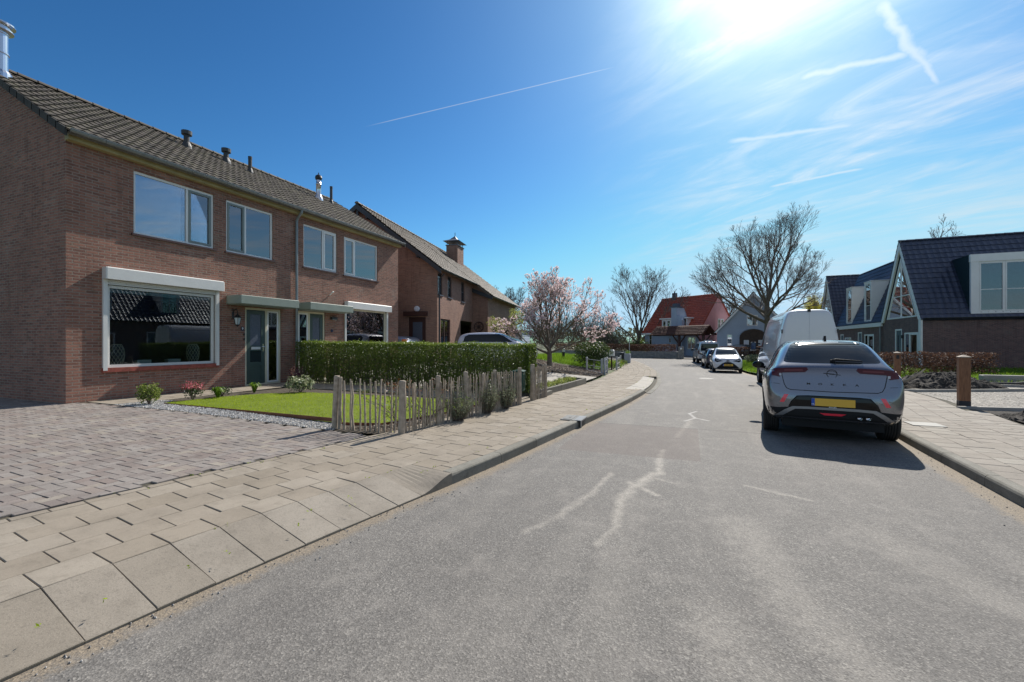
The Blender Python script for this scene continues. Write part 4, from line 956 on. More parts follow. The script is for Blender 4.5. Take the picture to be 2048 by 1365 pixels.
def gable_unit(root, L, dormer=True, length=14):
    hw = GW/2; fr = frame(0,0,0); b = MB()
    wall(b, fr, 0, GW, -.5, EV, [(1.9,2.9,0,2.35),(3.25,5.05,.55,2.1)] if dormer else [(1.0,1.9,0,2.3)])
    sd = frame(GW, 0, 90); wall(b, sd, 0, length, -.5, EV); wall(b, frame(0,length,-90), 0, length, -.5, EV)
    b.poly([(GW,length,-.5),(0,length,-.5),(0,length,EV),(hw,length,AP),(GW,length,EV)][::-1]); b.build('wall', MAT['brickd'], root)
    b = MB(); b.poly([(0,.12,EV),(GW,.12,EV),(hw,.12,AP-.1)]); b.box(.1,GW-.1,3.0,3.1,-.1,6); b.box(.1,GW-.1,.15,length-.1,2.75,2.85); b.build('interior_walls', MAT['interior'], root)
    b = MB(); V = Vector((-hw-.14, 0, AP-EV+.14*(AP-EV)/hw)); 
    S = Vector((-(hw+.14), 0, (AP-EV)*(hw+.14)/hw)); tiles(b, (GW+.14,-.12,AP-S.z), (0,1,0), S, length+.2, S.length, .30, .36, .035, .035, 4)
    S2 = Vector((hw+.14, 0, S.z)); tiles(b, (-.14,-.12,AP-S.z), (0,1,0), S2, length+.2, S.length, .30, .36, .035, .035, 4)
    ridge(b, (hw,-.12,AP+.05), (hw,length+.1,AP+.05), .12, .42); b.ct = .3
    slab(b, (GW+.10,-.06,AP-S.z-.02), (GW+.10,length,AP-S.z-.02), (hw,length,AP-.02), (hw,-.06,AP-.02)); slab(b, (-.10,-.06,AP-S.z-.02), (-.10,length,AP-S.z-.02), (hw,length,AP-.02), (hw,-.06,AP-.02)); rf_ = b.build('roof', MAT['tileblue'], root)
    sl_ = (AP-EV)/hw; b = MB(); b.T = fr; w_ = .30
    for s_ in (-1, 1):
        a = hw+s_*hw; b.prism([(a+s_*.12, EV-.22), (a-s_*w_*.75, EV-.22), (hw-s_*.0, AP-sl_*.30), (hw, AP+.02)], 1, -.10, -.004)
    if dormer: b.box(GW-.2,GW+.10,-.09,-.003,-.3,EV-.221)
    b.build('gable_trim', MAT['white'], rf_)
    gablewin(root, fr, hw, hw-.62, EV-.02, AP-1.05, MAT['white'])
    b = MB(); gutter(b, (GW+.2,0,EV-.14), (GW+.2,length,EV-.14), .06) ; b.build('gutter', MAT['darkjoin'], root)
    return fr, rf_
frG, rfG = gable_unit(HRo, 14)
def doorset(root, fr, u0, u1, z1, m=None):
    b = MB(); ring(b, fr, u0, u1, 0, z1, .09, .0, .1); f = b.build('door_frame', MAT['white'], root); b = MB(); fbox(b, fr, u0+.09, u1-.09, .04, .09, .02, z1-.09); d_ = b.build('door', MAT['doorgrey'], root)
    b = MB(); fbox(b, fr, u0+.3, u0+.42, .03, .039, .5, z1-.4); b.build('pane', MAT['glass'], d_); b = MB(); b.tube([fr(u1-.18,.0,.95), fr(u1-.18,.0,1.15)], .015, 5); b.build('door_handle', MAT['chrome'], d_)
doorset(HRo, frG, 1.9, 2.9, 2.35)
window(HRo, frG, 3.25,5.05,.55,2.1,(3.9,),(1,),d=.0,fw=.09,curtain=(MAT['curtain'],.55,.8,.15,.02))
b = MB(); b.T = frG; b.bbox(3.02,3.12,-.1,-.002,1.75,1.95,.01); b.build('wall_light', MAT['darkgrey'], HRo)
# white dormer on the side roof (faces the viewer)
sdF = frame(GW, 0, 90); b = MB(); D0, D1, ZB, ZT = 2.15, 5.0, EV+.06, 6.45; dpt = .02
def sfr(u, d, z): return sdF(u, d-.0, z)
b = MB(); fbox(b, sfr, D0, D0+.32, -.02, .12, ZB, ZT-.42); fbox(b, sfr, D1-.32, D1, -.02, .12, ZB, ZT-.42); fbox(b, sfr, D0-.03, D1+.03, -.04, .12, ZT-.42, ZT); fbox(b, sfr, D0+.32, D1-.32, -.015, .12, ZB, ZB+.08); dm = b.build('dormer', MAT['white'], HRo)
b = MB(); slp = (AP-EV)/(GW/2)
for u in (D0+.02, D1-.02): b.T = sfr; b.prism([(.12, ZB), (.12, ZT-.02), ((ZT-EV)/slp, ZT-.02), ((ZB-EV)/slp, ZB)], 0, u-.02, u+.02)
b.box(D0-.02, D1+.02, .121, (ZT-EV)/slp, ZT-.05, ZT+.01); b.build('dormer_cheek', MAT['zincdark'], dm)
window(HRo, sfr, D0+.32, D1-.32, ZB+.08, ZT-.42, ((D0+D1)/2,), (0,1), d=.02, fw=.06, hb=(ZB+1.35,), gm=glassmat('dormer_glass', 1.6, (.5,.55,.6), .06), curtain=None)
# middle row with steep street roof and two tall dormers
HM = thing('brick_house', 'dark brick terrace with two tall white dormers between the two glass gables', 'house', (12.5, 48.65, .0), -90)
RL = 10.55; RT = 7.35; rise = Vector((0,1.75,RT-2.75))
b = MB(); wall(b, F0, 0, RL, -.5, 2.72, [(1.2,2.1,0,2.2),(2.4,4.0,.7,1.9),(5.6,6.5,0,2.3),(7.0,8.9,.6,2.1)]); b.poly([(0,8,-.5),(0,8,RT),(RL,8,RT),(RL,8,-.5)]); b.build('wall', MAT['brickd'], HM)
b = MB(); b.box(0,RL,3,3.1,0,2.6); b.box(0,RL,.2,7.9,2.65,2.7); b.build('interior_walls', MAT['interior'], HM)
b = MB(); tiles(b, (0,.02,2.95), (1,0,0), rise, RL, rise.length, .28, .34, .04, .035, 4); ridge(b, (0,1.8,RT+.28), (RL,1.8,RT+.28), .12, .4); b.ct = .3
slab(b, (0,.06,2.9), (RL,.06,2.9), (RL,1.8,RT+.18), (0,1.8,RT+.18)); slab(b, (0,1.8,RT+.2), (RL,1.8,RT+.2), (RL,8,RT-.3), (0,8,RT-.3)); rfM = b.build('roof', MAT['tileblue'], HM)
b = MB(); b.box(.02,RL-.02,-.12,-.003,2.62,2.90); b.build('eaves_board', MAT['white'], HM)
b = MB(); b.tube([(10.35,-.1,2.6),(10.35,-.08,0)], .045, 8); b.build('downpipe', MAT['zinc'], HM)
doorset(HM, F0, 1.2, 2.1, 2.2); doorset(HM, F0, 5.6, 6.5, 2.3); window(HM, F0, 2.4,4.0,.7,1.9,(3.2,),(),d=.0,fw=.09); window(HM, F0, 7.0,8.9,.6,2.1,(7.7,),(1,),d=.0,fw=.09)
for u, nm in ((2.7,'x'),(6.9,'y')):
    zt_ = 6.1; b = MB(); ring(b, F0, u, u+1.35, 3.0, zt_, .13, .03, .14); dd_ = b.build('dormer', MAT['white'], HM); s3 = (RT-2.75)/1.75
    b = MB()
    for k in (u+.01, u+1.30): b.prism([(.14,3.0),(.14,zt_-.01),((zt_-2.95)/s3+.1,zt_-.01),(.15,3.02)], 0, k, k+.04)
    b.box(u-.04,u+1.39,.0,(zt_-2.95)/s3+.15,zt_+.002,zt_+.05); b.build('dormer_cheek', MAT['white'], dd_)
    window(HM, F0, u+.13,u+1.22,3.13,zt_-.13,(),(),d=.05,fw=.06,hb=(4.3,),curtain=(MAT['curtain'],0,.5,.15,.02))
HF = thing('brick_house', 'far dark brick gable house with a narrow glass triangle, behind the white van', 'house', (12.5, 54.15, .0), -90); gable_unit(HF, 10, False, 10)
doorset(HF, frame(0,0,0), 1.0, 1.9, 2.3)
# house further along the right side, seen in the window reflections
HN = thing('brick_house', 'dark brick house beside the parked cars, seen mirrored in the big window', 'house', (14.6, 26.5, .0), -90)
b = MB(); wall(b, F0, 0, 12, -.5, 3.3, [(1.5,3.2,.7,2.2),(5,6,0,2.3),(8,10,.7,2.2)]); b.poly([(0,0,-.5),(0,3,-.5),(0,3,6.8),(0,0,3.3)]); b.poly([(12,0,-.5),(12,3,-.5),(12,3,6.8),(12,0,3.3)]); b.poly([(0,3,-.5),(12,3,-.5),(12,3,6.8),(0,3,6.8)]); b.build('wall', MAT['brickd'], HN)
b = MB(); V = Vector((0,3.3,3.85)); tiles(b, (-.1,-.2,3.1), (1,0,0), V, 12.2, V.length, .3, .36, .035, .035, 3); b.ct=.3; slab(b, (-.1,-.15,3.08),(12.1,-.15,3.08),(12.1,3.1,6.92),(-.1,3.1,6.92)); b.build('roof', MAT['tileblue'], HN)
window(HN, F0, 1.5,3.2,.7,2.2,(2.3,),(),d=.0,fw=.09); doorset(HN, F0, 5, 6, 2.3); window(HN, F0, 8,10,.7,2.2,(9,),(),d=.0,fw=.09)
for u in (3.4, 8.0):
    b = MB(); ring(b, F0, u, u+1.4, 3.5, 5.6, .12, .4, .55); dd_ = b.build('dormer', MAT['white'], HN); b = MB(); b.box(u,u+.04,.56,2,3.5,5.59); b.box(u+1.36,u+1.4,.56,2,3.5,5.59); b.box(u,u+1.4,.4,2.1,5.61,5.66); b.build('dormer_cheek', MAT['white'], dd_); window(HN, F0, u+.12,u+1.28,3.62,5.48,(u+.7,),(),d=.45,fw=.06)

# ------------------------------------------------------------------ red-roofed house across the bend
HRd = thing('plastered_house', 'grey-blue plastered house with a steep red tiled roof and pink end gable', 'house', (-6.1, 65.65, -.2), -34)
LR, DR, ER, AR = 8.6, 8.6, 3.35, 8.15; slr = (AR-ER)/(DR/2)
b = MB(); wall(b, F0, 0, LR, -.3, ER, [(.7,1.25,.7,2.9),(4.05,4.4,1.6,2.3),(5.3,6.1,0,2.5),(6.9,8.1,.8,2.4)]); b.build('wall', MAT['greyblue'], HRd)
ge = frame(LR, 0, 90); b = MB(); wall(b, ge, 0, DR, -.3, ER+.02, ()); zz = ER+.02
for a, c, e, f_ in ((0,DR,0,0),): b.poly([(LR,0,zz),(LR,DR,zz),(LR,DR/2,AR)])
b.poly([(0,0,-.3),(0,DR,-.3),(0,DR,zz),(0,DR/2,AR),(0,0,zz)][::-1]); b.poly([(0,DR,-.3),(0,DR,zz),(LR,DR,zz),(LR,DR,-.3)]); b.build('end_gable', MAT['pink'], HRd)
b = MB(); S = Vector((0, DR/2+.35, slr*(DR/2+.35))); tiles(b, (-.3,-.35,ER-slr*.35), (1,0,0), S, LR+.5, S.length, .26, .34, .04, .05, 4, .01); ridge(b, (-.3,DR/2,AR+.05), (LR+.2,DR/2,AR+.05), .14, .4); b.ct = .3
slab(b, (-.3,-.3,ER-slr*.35-.02), (LR+.2,-.3,ER-slr*.35-.02), (LR+.2,DR/2,AR-.02), (-.3,DR/2,AR-.02)); slab(b, (-.3,DR+.3,ER-.3), (LR+.2,DR+.3,ER-.3), (LR+.2,DR/2,AR-.02), (-.3,DR/2,AR-.02)); rr_ = b.build('roof', MAT['tilered'], HRd)
b = MB(); b.box(-.35,LR+.25,-.46,-.36,ER-slr*.35-.18,ER-slr*.35+.04); b.box(-.3,LR+.2,-.36,-.002,ER-slr*.35-.2,ER-slr*.35-.12); b.build('eaves_board', MAT['white'], HRd)
b = MB(); b.box(1.7,2.2,DR/2-.35,DR/2+.2,AR-.5,AR+.75); cy = b.build('chimney', MAT['lead'], rr_); b = MB(); b.tube([(1.95,DR/2-.1,AR+.75),(1.95,DR/2-.1,AR+1.0)], .09, 8); b.tube([(1.95,DR/2-.1,AR+.95),(2.3,DR/2-.1,AR+1.25)], .03, 5); b.build('chimney_cap', MAT['black'], cy)
b = MB(); b.box(4.9,5.75,-.62,-.004,-.3,6.35); b.prism([(5.751,-.3),(6.5,-.3),(6.5,4.6),(6.15,5.2),(5.751,5.2)], 1, -.58, -.004); b.prism([(-.004,3.0),(.6,3.0),(1.7,5.1),(1.0,6.3),(-.004,6.34)], 0, 4.92, 5.73); b.build('chimney_stack', MAT['greyblue'], HRd)
b = MB(); b.box(4.8,5.85,-.72,.5,6.352,6.5); b.box(5.0,5.65,-.5,.3,6.5,6.9); b.build('chimney_cap', MAT['lead'], HRd)
b = MB(); b.box(2.75,4.9,.22,2.0,3.55,4.85); 
dm = b.build('dormer', MAT['white'], HRd); b = MB(); b.box(2.5,7.0,.0,2.2,4.86,5.02); b.build('dormer_roof', MAT['white'], dm)
b = MB(); b.box(6.5,6.75,.25,2.0,3.6,4.85); b.build('dormer_cheek', MAT['white'], dm)
for u in (2.95,3.65,4.3): window(HRd, frame(0,.1,0), u, u+.5, 3.7, 4.65, d=.06, fw=.05)
window(HRd, F0, .7,1.25,.7,2.9,d=.02,fw=.09,hb=(2.1,1.4)); window(HRd, F0, 4.05,4.4,1.6,2.3,d=.02,fw=.06); window(HRd, F0, 6.9,8.1,.8,2.4,(7.5,),d=.02,fw=.09,hb=(1.6,),curtain=(MAT['curtain'],0,1,.1,0)); doorset(HRd, F0, 5.3, 6.1, 2.5)
for u in (4.2, 4.95): window(HRd, frame(LR,-.0,90), u, u+.6, 3.6, 4.85, d=-.05, fw=.08, bars=(u+.3,), hb=(4.25,))
# timber porch roof on a forked post
PO = thing('timber_porch', 'open timber porch with brown tiled roof on forked posts in front of the red-roofed house', 'porch', (.35, 58.2, -.3), -34)
b = MB(); S = Vector((0,1.5,1.15)); tiles(b, (-5.6,-1.2,2.75), (1,0,0), S, 7.6, S.length, .26, .34, .04, .05, 4, .01); b.ct=.3; slab(b, (-5.6,-1.15,2.72),(2.0,-1.15,2.72),(2.0,.3,3.88),(-5.6,.3,3.88)); slab(b, (-5.6,1.8,2.72),(2.0,1.8,2.72),(2.0,.3,3.88),(-5.6,.3,3.88)); b.build('roof', MAT['tile2'] if 0 else rooftile('brown_red_roof_tile', (.13,.05,.032), (.08,.04,.028), (.06,.06,.04), .4, .8), PO)
b = MB()
for x in (-1.6, 1.7):
    b.tube([(x,-.6,-.1),(x,-.6,1.5),(x+.02,-.6,2.7)], [.22,.2,.16], 8)
    for s_ in (-1,1): b.tube([(x,-.6,1.6),(x+s_*.55,-.6,2.2),(x+s_*.95,-.6,2.72)], [.12,.1,.09], 6)
b.tube([(-5.4,-.6,2.72),(1.9,-.6,2.72)], .1, 6); b.build('forked_post', MAT['brownwood'], PO)
# grey-blue barn house
HB = thing('barn_house', 'grey-blue rendered barn house with a dark arched double door and brown roof', 'house', (2.9, 56.6, -.2), -3)
hwB, EB, AB, LB = 3.75, 3.15, 7.35, 7.0; slb = (AB-EB)/hwB
b = MB(); arch = [(2.35,0),(5.15,0),(5.15,2.2)]+[(3.75+1.4*math.cos(t), 2.2+1.0*math.sin(t)) for t in [math.pi*k/10 for k in range(1,10)]]+[(2.35,2.2)]
wall(b, F0, 0, 7.5, -.3, EB, [(1.05,1.6,1.0,2.6),(6.2,6.7,1.0,2.6)]); b.poly([(0,0,EB),(7.5,0,EB),(3.75,0,AB)]); b.poly([(0,LB,-.3),(0,0,-.3),(0,0,EB),(0,LB,EB)]); b.poly([(7.5,0,-.3),(7.5,LB,-.3),(7.5,LB,EB),(7.5,0,EB)]); b.poly([(7.5,LB,-.3),(0,LB,-.3),(0,LB,EB),(3.75,LB,AB),(7.5,LB,EB)]); b.build('wall', MAT['greyblue'], HB)
b = MB()
for s_ in (0, 1):
    x0 = 7.7 if s_ else -.2; S = Vector(((-1 if s_ else 1)*(3.95), 0, slb*3.95)); tiles(b, (x0,-.2,AB-slb*3.95), (0,1,0), S, LB+.4, S.length, .27, .34, .04, .05, 3, .01)
b.ct = .3; slab(b, (-.2,-.15,AB-slb*3.95-.02),(-.2,LB+.1,AB-slb*3.95-.02),(3.75,LB+.1,AB-.02),(3.75,-.15,AB-.02)); slab(b, (7.7,-.15,AB-slb*3.95-.02),(7.7,LB+.1,AB-slb*3.95-.02),(3.75,LB+.1,AB-.02),(3.75,-.15,AB-.02)); ridge(b, (3.75,-.2,AB+.05),(3.75,LB+.2,AB+.05),.13,.4)
rb = b.build('roof', rooftile('brown_roof_tile', (.11,.05,.035), (.08,.042,.032), (.07,.06,.05), .3, .8), HB)
b = MB(); b.prism([(-.3,AB-slb*4.05),(-.05,AB-slb*4.05),(3.75,AB-.3),(3.75,AB+.02)], 1, -.26, -.21); b.build('bargeboard', MAT['white'], rb); b = MB(); b.prism([(7.55,AB-slb*4.05),(7.8,AB-slb*4.05),(3.75,AB+.02),(3.75,AB-.3)], 1, -.26, -.21); b.build('bargeboard', MAT['white'], rb)
b = MB(); b.prism(arch, 1, -.05, -.004); ad = b.build('arched_door', plain('weathered_brown_boards', (.06,.04,.028), .8, var=.3, vs_=6), HB)
for u in (2.8, 4.25): window(HB, F0, u, u+.5, 1.3, 1.95, d=-.08, fw=.05, bars=(u+.25,), curtain=(MAT['curtain'],0,1,.025,0))
b = MB(); arc2 = [(3.75+1.5*math.cos(t), 2.2+1.1*math.sin(t)) for t in [math.pi*k/12 for k in range(13)]]; b.tube([(u,-.03,z) for u, z in arc2], .06, 5); b.build('arch_trim', MAT['greyblue'], ad)
window(HB, F0, 3.1, 4.2, 3.6, 4.8, (3.65,), d=-.04, fw=.07); window(HB, F0, 1.05,1.6,1.0,2.6,d=.02,fw=.07,hb=(1.8,),curtain=(MAT['curtain'],0,1,.05,0)); window(HB, F0, 6.2,6.7,1.0,2.6,d=.02,fw=.07,hb=(1.8,))
# pale shed beyond the magnolia
SH = thing('garden_shed', 'pale grey flat shed standing behind the magnolia', 'shed', (-15.3, 40.0, .1), 100)
b = MB(); b.box(0,4.2,0,3,-.2,2.5)
for k in range(10): b.box(-.01,4.21,-.02,-.002,.1+.24*k,.12+.24*k)
b.build('wall', plain('pale_blue_grey_cladding', (.50,.56,.66), .6, var=.05), SH); b = MB(); b.box(-.15,4.35,-.15,3.15,2.501,2.62); b.build('roof', MAT['lead'], SH)
# ------------------------------------------------------------------ vegetation
MAT['bark'] = plain('grey_brown_bark', (.13,.105,.08), .9, var=.35, vs_=6, bump=.8, bs=18)
MAT['barkpale'] = plain('pale_grey_bark', (.16,.135,.105), .9, var=.35, vs_=6, bump=.6, bs=25)
MAT['twig'] = plain('brown_twigs', (.15,.115,.095), .8, var=.25)
MAT['hedge'] = leafmat('privet_leaf', (.06,.10,.015), (.12,.16,.028), .38, .4)
MAT['hedgetop'] = leafmat('young_privet_leaf', (.11,.16,.02), (.17,.22,.03), .4, .4)
MAT['beech'] = leafmat('dry_beech_leaf', (.06,.028,.018), (.12,.062,.04), .25, .7)
MAT['grass'] = leafmat('grass_blade', (.21,.29,.004), (.29,.37,.008), .5, .5)
MAT['grass2'] = leafmat('lush_grass_blade', (.085,.16,.012), (.15,.24,.02), .5, .5)
MAT['evergreen'] = leafmat('dark_evergreen_leaf', (.020,.042,.012), (.045,.075,.02), .2, .45)
MAT['greyleaf'] = leafmat('grey_green_leaf', (.11,.125,.075), (.20,.22,.14), .3, .6)
MAT['pink'] = MAT['pink']
MAT['petal'] = leafmat('magnolia_petal', (.68,.44,.45), (.88,.76,.75), .45, .5, 5)
MAT['willow'] = leafmat('willow_leaf', (.36,.34,.05), (.50,.46,.09), .5, .5)
MAT['yellowgreen'] = leafmat('young_yellow_green_leaf', (.22,.26,.05), (.33,.36,.10), .45, .5)
MAT['redflower'] = leafmat('pink_red_flower', (.42,.06,.08), (.60,.20,.22), .3, .5)
MAT['redleaf'] = leafmat('bronze_red_leaf', (.12,.035,.02), (.22,.10,.04), .35, .5)
MAT['variegated'] = leafmat('variegated_leaf', (.13,.16,.07), (.40,.42,.26), .3, .4, 30)
def skeleton(rs, base, trunk_h, r0, lean, limbs, limb_len, levels, counts, ratios, spread, trop, jit=.18, start=.6, seg=5, env=None, angs=None):
    """returns list of (points, radii, level)"""
    out_ = []
    def grow(p, d, L, r, lev, seg_):
        pts = [p.copy()]; rad = [r]; d = d.copy()
        for i in range(seg_):
            d += Vector((rs.gauss(0, jit), rs.gauss(0, jit), rs.gauss(0, jit*.6)+trop*(1 if lev else .4))); d.normalize(); p = p+d*(L/seg_)
            pts.append(p.copy()); rad.append(max(.004, r*(1-.62*(i+1)/seg_)))
        out_.append((pts, rad, lev))
        if lev >= levels: return
        n = counts[lev]; n = max(2, int(round(n*rs.uniform(.8, 1.2)))); a0 = rs.uniform(0, 6.28)
        for k in range(n):
            t = lerp(.28, 1.0, (k+rs.uniform(.2, .8))/n)*seg_; i = min(seg_-1, int(t)); f = t-i; q = pts[i].lerp(pts[i+1], f); dd = (pts[i+1]-pts[i]).normalized(); rr = lerp(rad[i], rad[i+1], f)
            x = dd.orthogonal().normalized(); y = dd.cross(x); a = a0+k*2.4+rs.uniform(-.5, .5); sp = R(spread[lev]*rs.uniform(.75, 1.2)*(1.15-.45*t/seg_))
            nd = dd*math.cos(sp)+(x*math.cos(a)+y*math.sin(a))*math.sin(sp)
            LL = L*ratios[lev]*rs.uniform(.7, 1.15)*(1.15-.5*t/seg_)
            if env: LL = min(LL, env(q, nd, LL))
            if LL > .05: grow(q, nd, LL, max(.004, rr*.62), lev+1, max(2, seg_-1))
    b0 = Vector(base); top = b0+Vector((lean[0], lean[1], trunk_h)); n = 5
    pts = [b0.lerp(top, i/n)+Vector((rs.gauss(0, .02)*trunk_h*.3, rs.gauss(0, .02)*trunk_h*.3, 0))*(1 if 0 < i < n else 0) for i in range(n+1)]; pts[0].z -= .15
    rad = [r0*(1.35 if i == 0 else 1.0-.06*i) for i in range(n+1)]; out_.append((pts, rad, -1))
    a0 = rs.uniform(0, 6.28)
    for k in range(limbs):
        a = (a0+2*math.pi*k/limbs+rs.uniform(-.25, .25)) if angs is None else angs[k][0]; el = R(rs.uniform(25, 62)) if angs is None else R(angs[k][1]); t = lerp(start, 1.0, (k+.5)/limbs)
        if k == limbs-1 and angs is None: el = R(82)
        d = Vector((math.cos(a)*math.cos(el), math.sin(a)*math.cos(el), math.sin(el))); p = b0.lerp(top, t)
        L = (limb_len if angs is None or len(angs[k]) < 3 else limb_len*angs[k][2])*rs.uniform(.88, 1.1)
        grow(p, d, L, r0*.50*rs.uniform(.8, 1.1), 0, seg)
    return out_
def tree(name, label, cat, loc, seed, trunk_h, r0, limbs, limb_len, levels, counts, ratios, spread, trop=.06, lean=(0,0), jit=.16, start=.62, mats=None, group=None, thick=0.0, foliage=None, seg=5, angs=None, tip=None):
    rs = random.Random(seed); T_ = thing(name, label, cat, loc, 0, group)
    sk = skeleton(rs, (0,0,0), trunk_h, r0, lean, limbs, limb_len, levels, counts, ratios, spread, trop, jit, start, seg, angs=angs)
    a, c = MB(), MB()
    for pts, rad, lev in sk:
        rad = [max(r, thick) for r in rad]
        if lev <= 0: a.tube(pts, rad, 9 if lev < 0 else 6, cap=False)
        else: c.tube(pts, rad, 5 if lev == 1 else (4 if lev == 2 else 3), cap=False)
    mats = mats or (MAT['bark'], MAT['twig']); a.build('trunk', mats[0], T_, smooth=True, uv=False)
    cr = c.build('crown', mats[1], T_, uv=False)
    tips = [(pts[-1], (pts[-1]-pts[-2]).normalized(), lev) for pts, rad, lev in sk if lev >= levels-1] + [(pts[len(pts)//2], (pts[-1]-pts[-2]).normalized(), lev) for pts, rad, lev in sk if lev >= levels]
    if foliage: foliage(T_, tips, rs)
    return T_, sk
def g3(x, y, off=0): return (x, y, garden(x, y)+off)
# tall bare tree behind the van: low wide limbs, round twiggy top
tree('bare_tree', 'tall bare spreading tree standing behind the white high-roof van', 'tree', (6.9,48.4,-.3), 11, 5.9, .30, 11, 6.1, 4, [7,6,5,4], [.62,.58,.60,.62], [34,34,36,38], .10, jit=.085, thick=.008, start=.60,
     angs=[(R(200),14,1.0),(R(18),22,1.15),(R(110),30,.9),(R(285),26,.85),(R(190),36,1.0),(R(10),42,.9),(R(70),55,.9),(R(240),58,.95),(R(150),66,1.0),(R(330),68,1.0),(R(40),84,1.05)])
tree('bare_tree', 'bare multi-stemmed tree left of the red-roofed house', 'tree', (-6.9,65.6,-.2), 23, 2.6, .30, 8, 6.6, 4, [6,5,4,4], [.64,.62,.62,.62], [32,34,36,38], .10, jit=.08, thick=.012, start=.5,
     angs=[(R(195),48,1.0),(R(15),50,1.0),(R(100),55,.9),(R(280),55,.9),(R(170),66,1.1),(R(350),68,1.1),(R(60),76,1.15),(R(230),84,1.2)])
far = [((-31.0,62.7),31,.26,6.5,'bare tree over the brown brick roof, left one of the pair'), ((-26.2,60.5),37,.26,6.8,'bare tree over the brown brick roof, right one of the pair'),
       ((3.2,75),43,.24,6.2,'bare tree showing in the gap between the red-roofed house and the barn house')]
for (x, y), sd, r, L, lb in far:
    tree('bare_tree', lb, 'tree', (x, y, -.2), sd, 3.0, r, 8, L*.82, 4, [6,6,4,4], [.62,.6,.6,.6], [28,32,34,36], .11, jit=.09, thick=.013, group='bare trees beyond the houses')
tree('bare_tree', 'small bare tree peeping over the blue-black ridge of the right hand house', 'tree', (19.2,46.9,0), 51, 7.6, .14, 10, 3.0, 3, [6,5,4], [.6,.55,.5], [35,38,40], .05, start=.78, thick=.010, mats=(MAT['twig'], MAT['twig']))
def willowleaves(T_, tips, rs):
    b = MB()
    for p, d, l in tips:
        for k in range(3):
            q = p.copy()
            for j in range(5):
                leaves(b, 3, lambda: q+Vector((rs.gauss(0,.10), rs.gauss(0,.10), rs.gauss(0,.1))), .16, asp=.4); q += Vector((rs.gauss(0,.1), rs.gauss(0,.1), -.28))
    b.build('foliage', MAT['willow'], T_, uv=False)
tree('willow_tree', 'yellow-green willow in young leaf behind the roof of the white van', 'tree', (15.5,68,-.2), 61, 3.2, .3, 8, 3.6, 3, [5,4,3], [.5,.5,.5], [35,40,42], .03, thick=.012, foliage=willowleaves)
# magnolia
def blossoms(T_, tips, rs):
    b = MB()
    sel = [t for t in tips if rs.random() < .42*(1.25 if t[0].x > 0 or t[0].z > 3.4 else .8)]
    for p, d, l in sel:
        side = d.orthogonal().normalized(); other = d.cross(side); h = rs.uniform(.055, .095); up = (d*.5+Vector((0,0,.8))).normalized(); side = up.orthogonal().normalized(); other = up.cross(side)
        op = rs.uniform(.25, .8)
        for k in range(5):
            a = 2*math.pi*k/5+rs.uniform(-.3,.3); o_ = side*math.cos(a)+other*math.sin(a); tn = up.cross(o_)
            b.ct = rs.random()*.98+.01; p0 = p; p1 = p+up*h*.5+o_*h*.30; p2 = p+up*h+o_*h*op
            b.F([b.V(p0), b.V(p1+tn*h*.22), b.V(p2), b.V(p1-tn*h*.22)])
    b.build('blossom', MAT['petal'], T_, uv=False)
tree('magnolia_tree', 'magnolia in pink and white blossom in the front garden bed', 'tree', (-6.95,22.2,garden(-6.95,22.2)-.05), 83, 1.15, .15, 10, 2.62, 4, [7,6,4,3], [.62,.58,.58,.58], [28,30,32,34], .085, jit=.11, start=.55, thick=.005, mats=(MAT['barkpale'], plain('magnolia_twigs', (.15,.13,.085), .8, var=.2)), foliage=blossoms,
     angs=[(R(180),20,.95),(R(10),24,1.1),(R(100),35,.9),(R(265),32,.9),(R(150),46,1.0),(R(340),42,1.1),(R(60),55,1.0),(R(215),60,1.0),(R(300),70,1.0),(R(20),80,1.05)])
def sparseleaf(mat, n, size, sp=.05, pr=1.0):
    def f(T_, tips, rs):
        b = MB()
        for p, d, l in tips:
            if rs.random() < pr: leaves(b, n, lambda: p+Vector((rs.gauss(0,sp), rs.gauss(0,sp), rs.gauss(0,sp))), size, asp=.5)
        b.build('foliage', mat, T_, uv=False)
    return f
tree('small_tree', 'small tree with young yellow-green leaves in front of the brown brick wall', 'tree', (-10.4,24.6,.3), 91, 1.6, .06, 7, 1.5, 3, [6,5,3], [.55,.5,.5], [35,40,40], .04, thick=.004, foliage=sparseleaf(MAT['yellowgreen'], 3, .085, .05, .6), mats=(MAT['barkpale'], MAT['twig']))
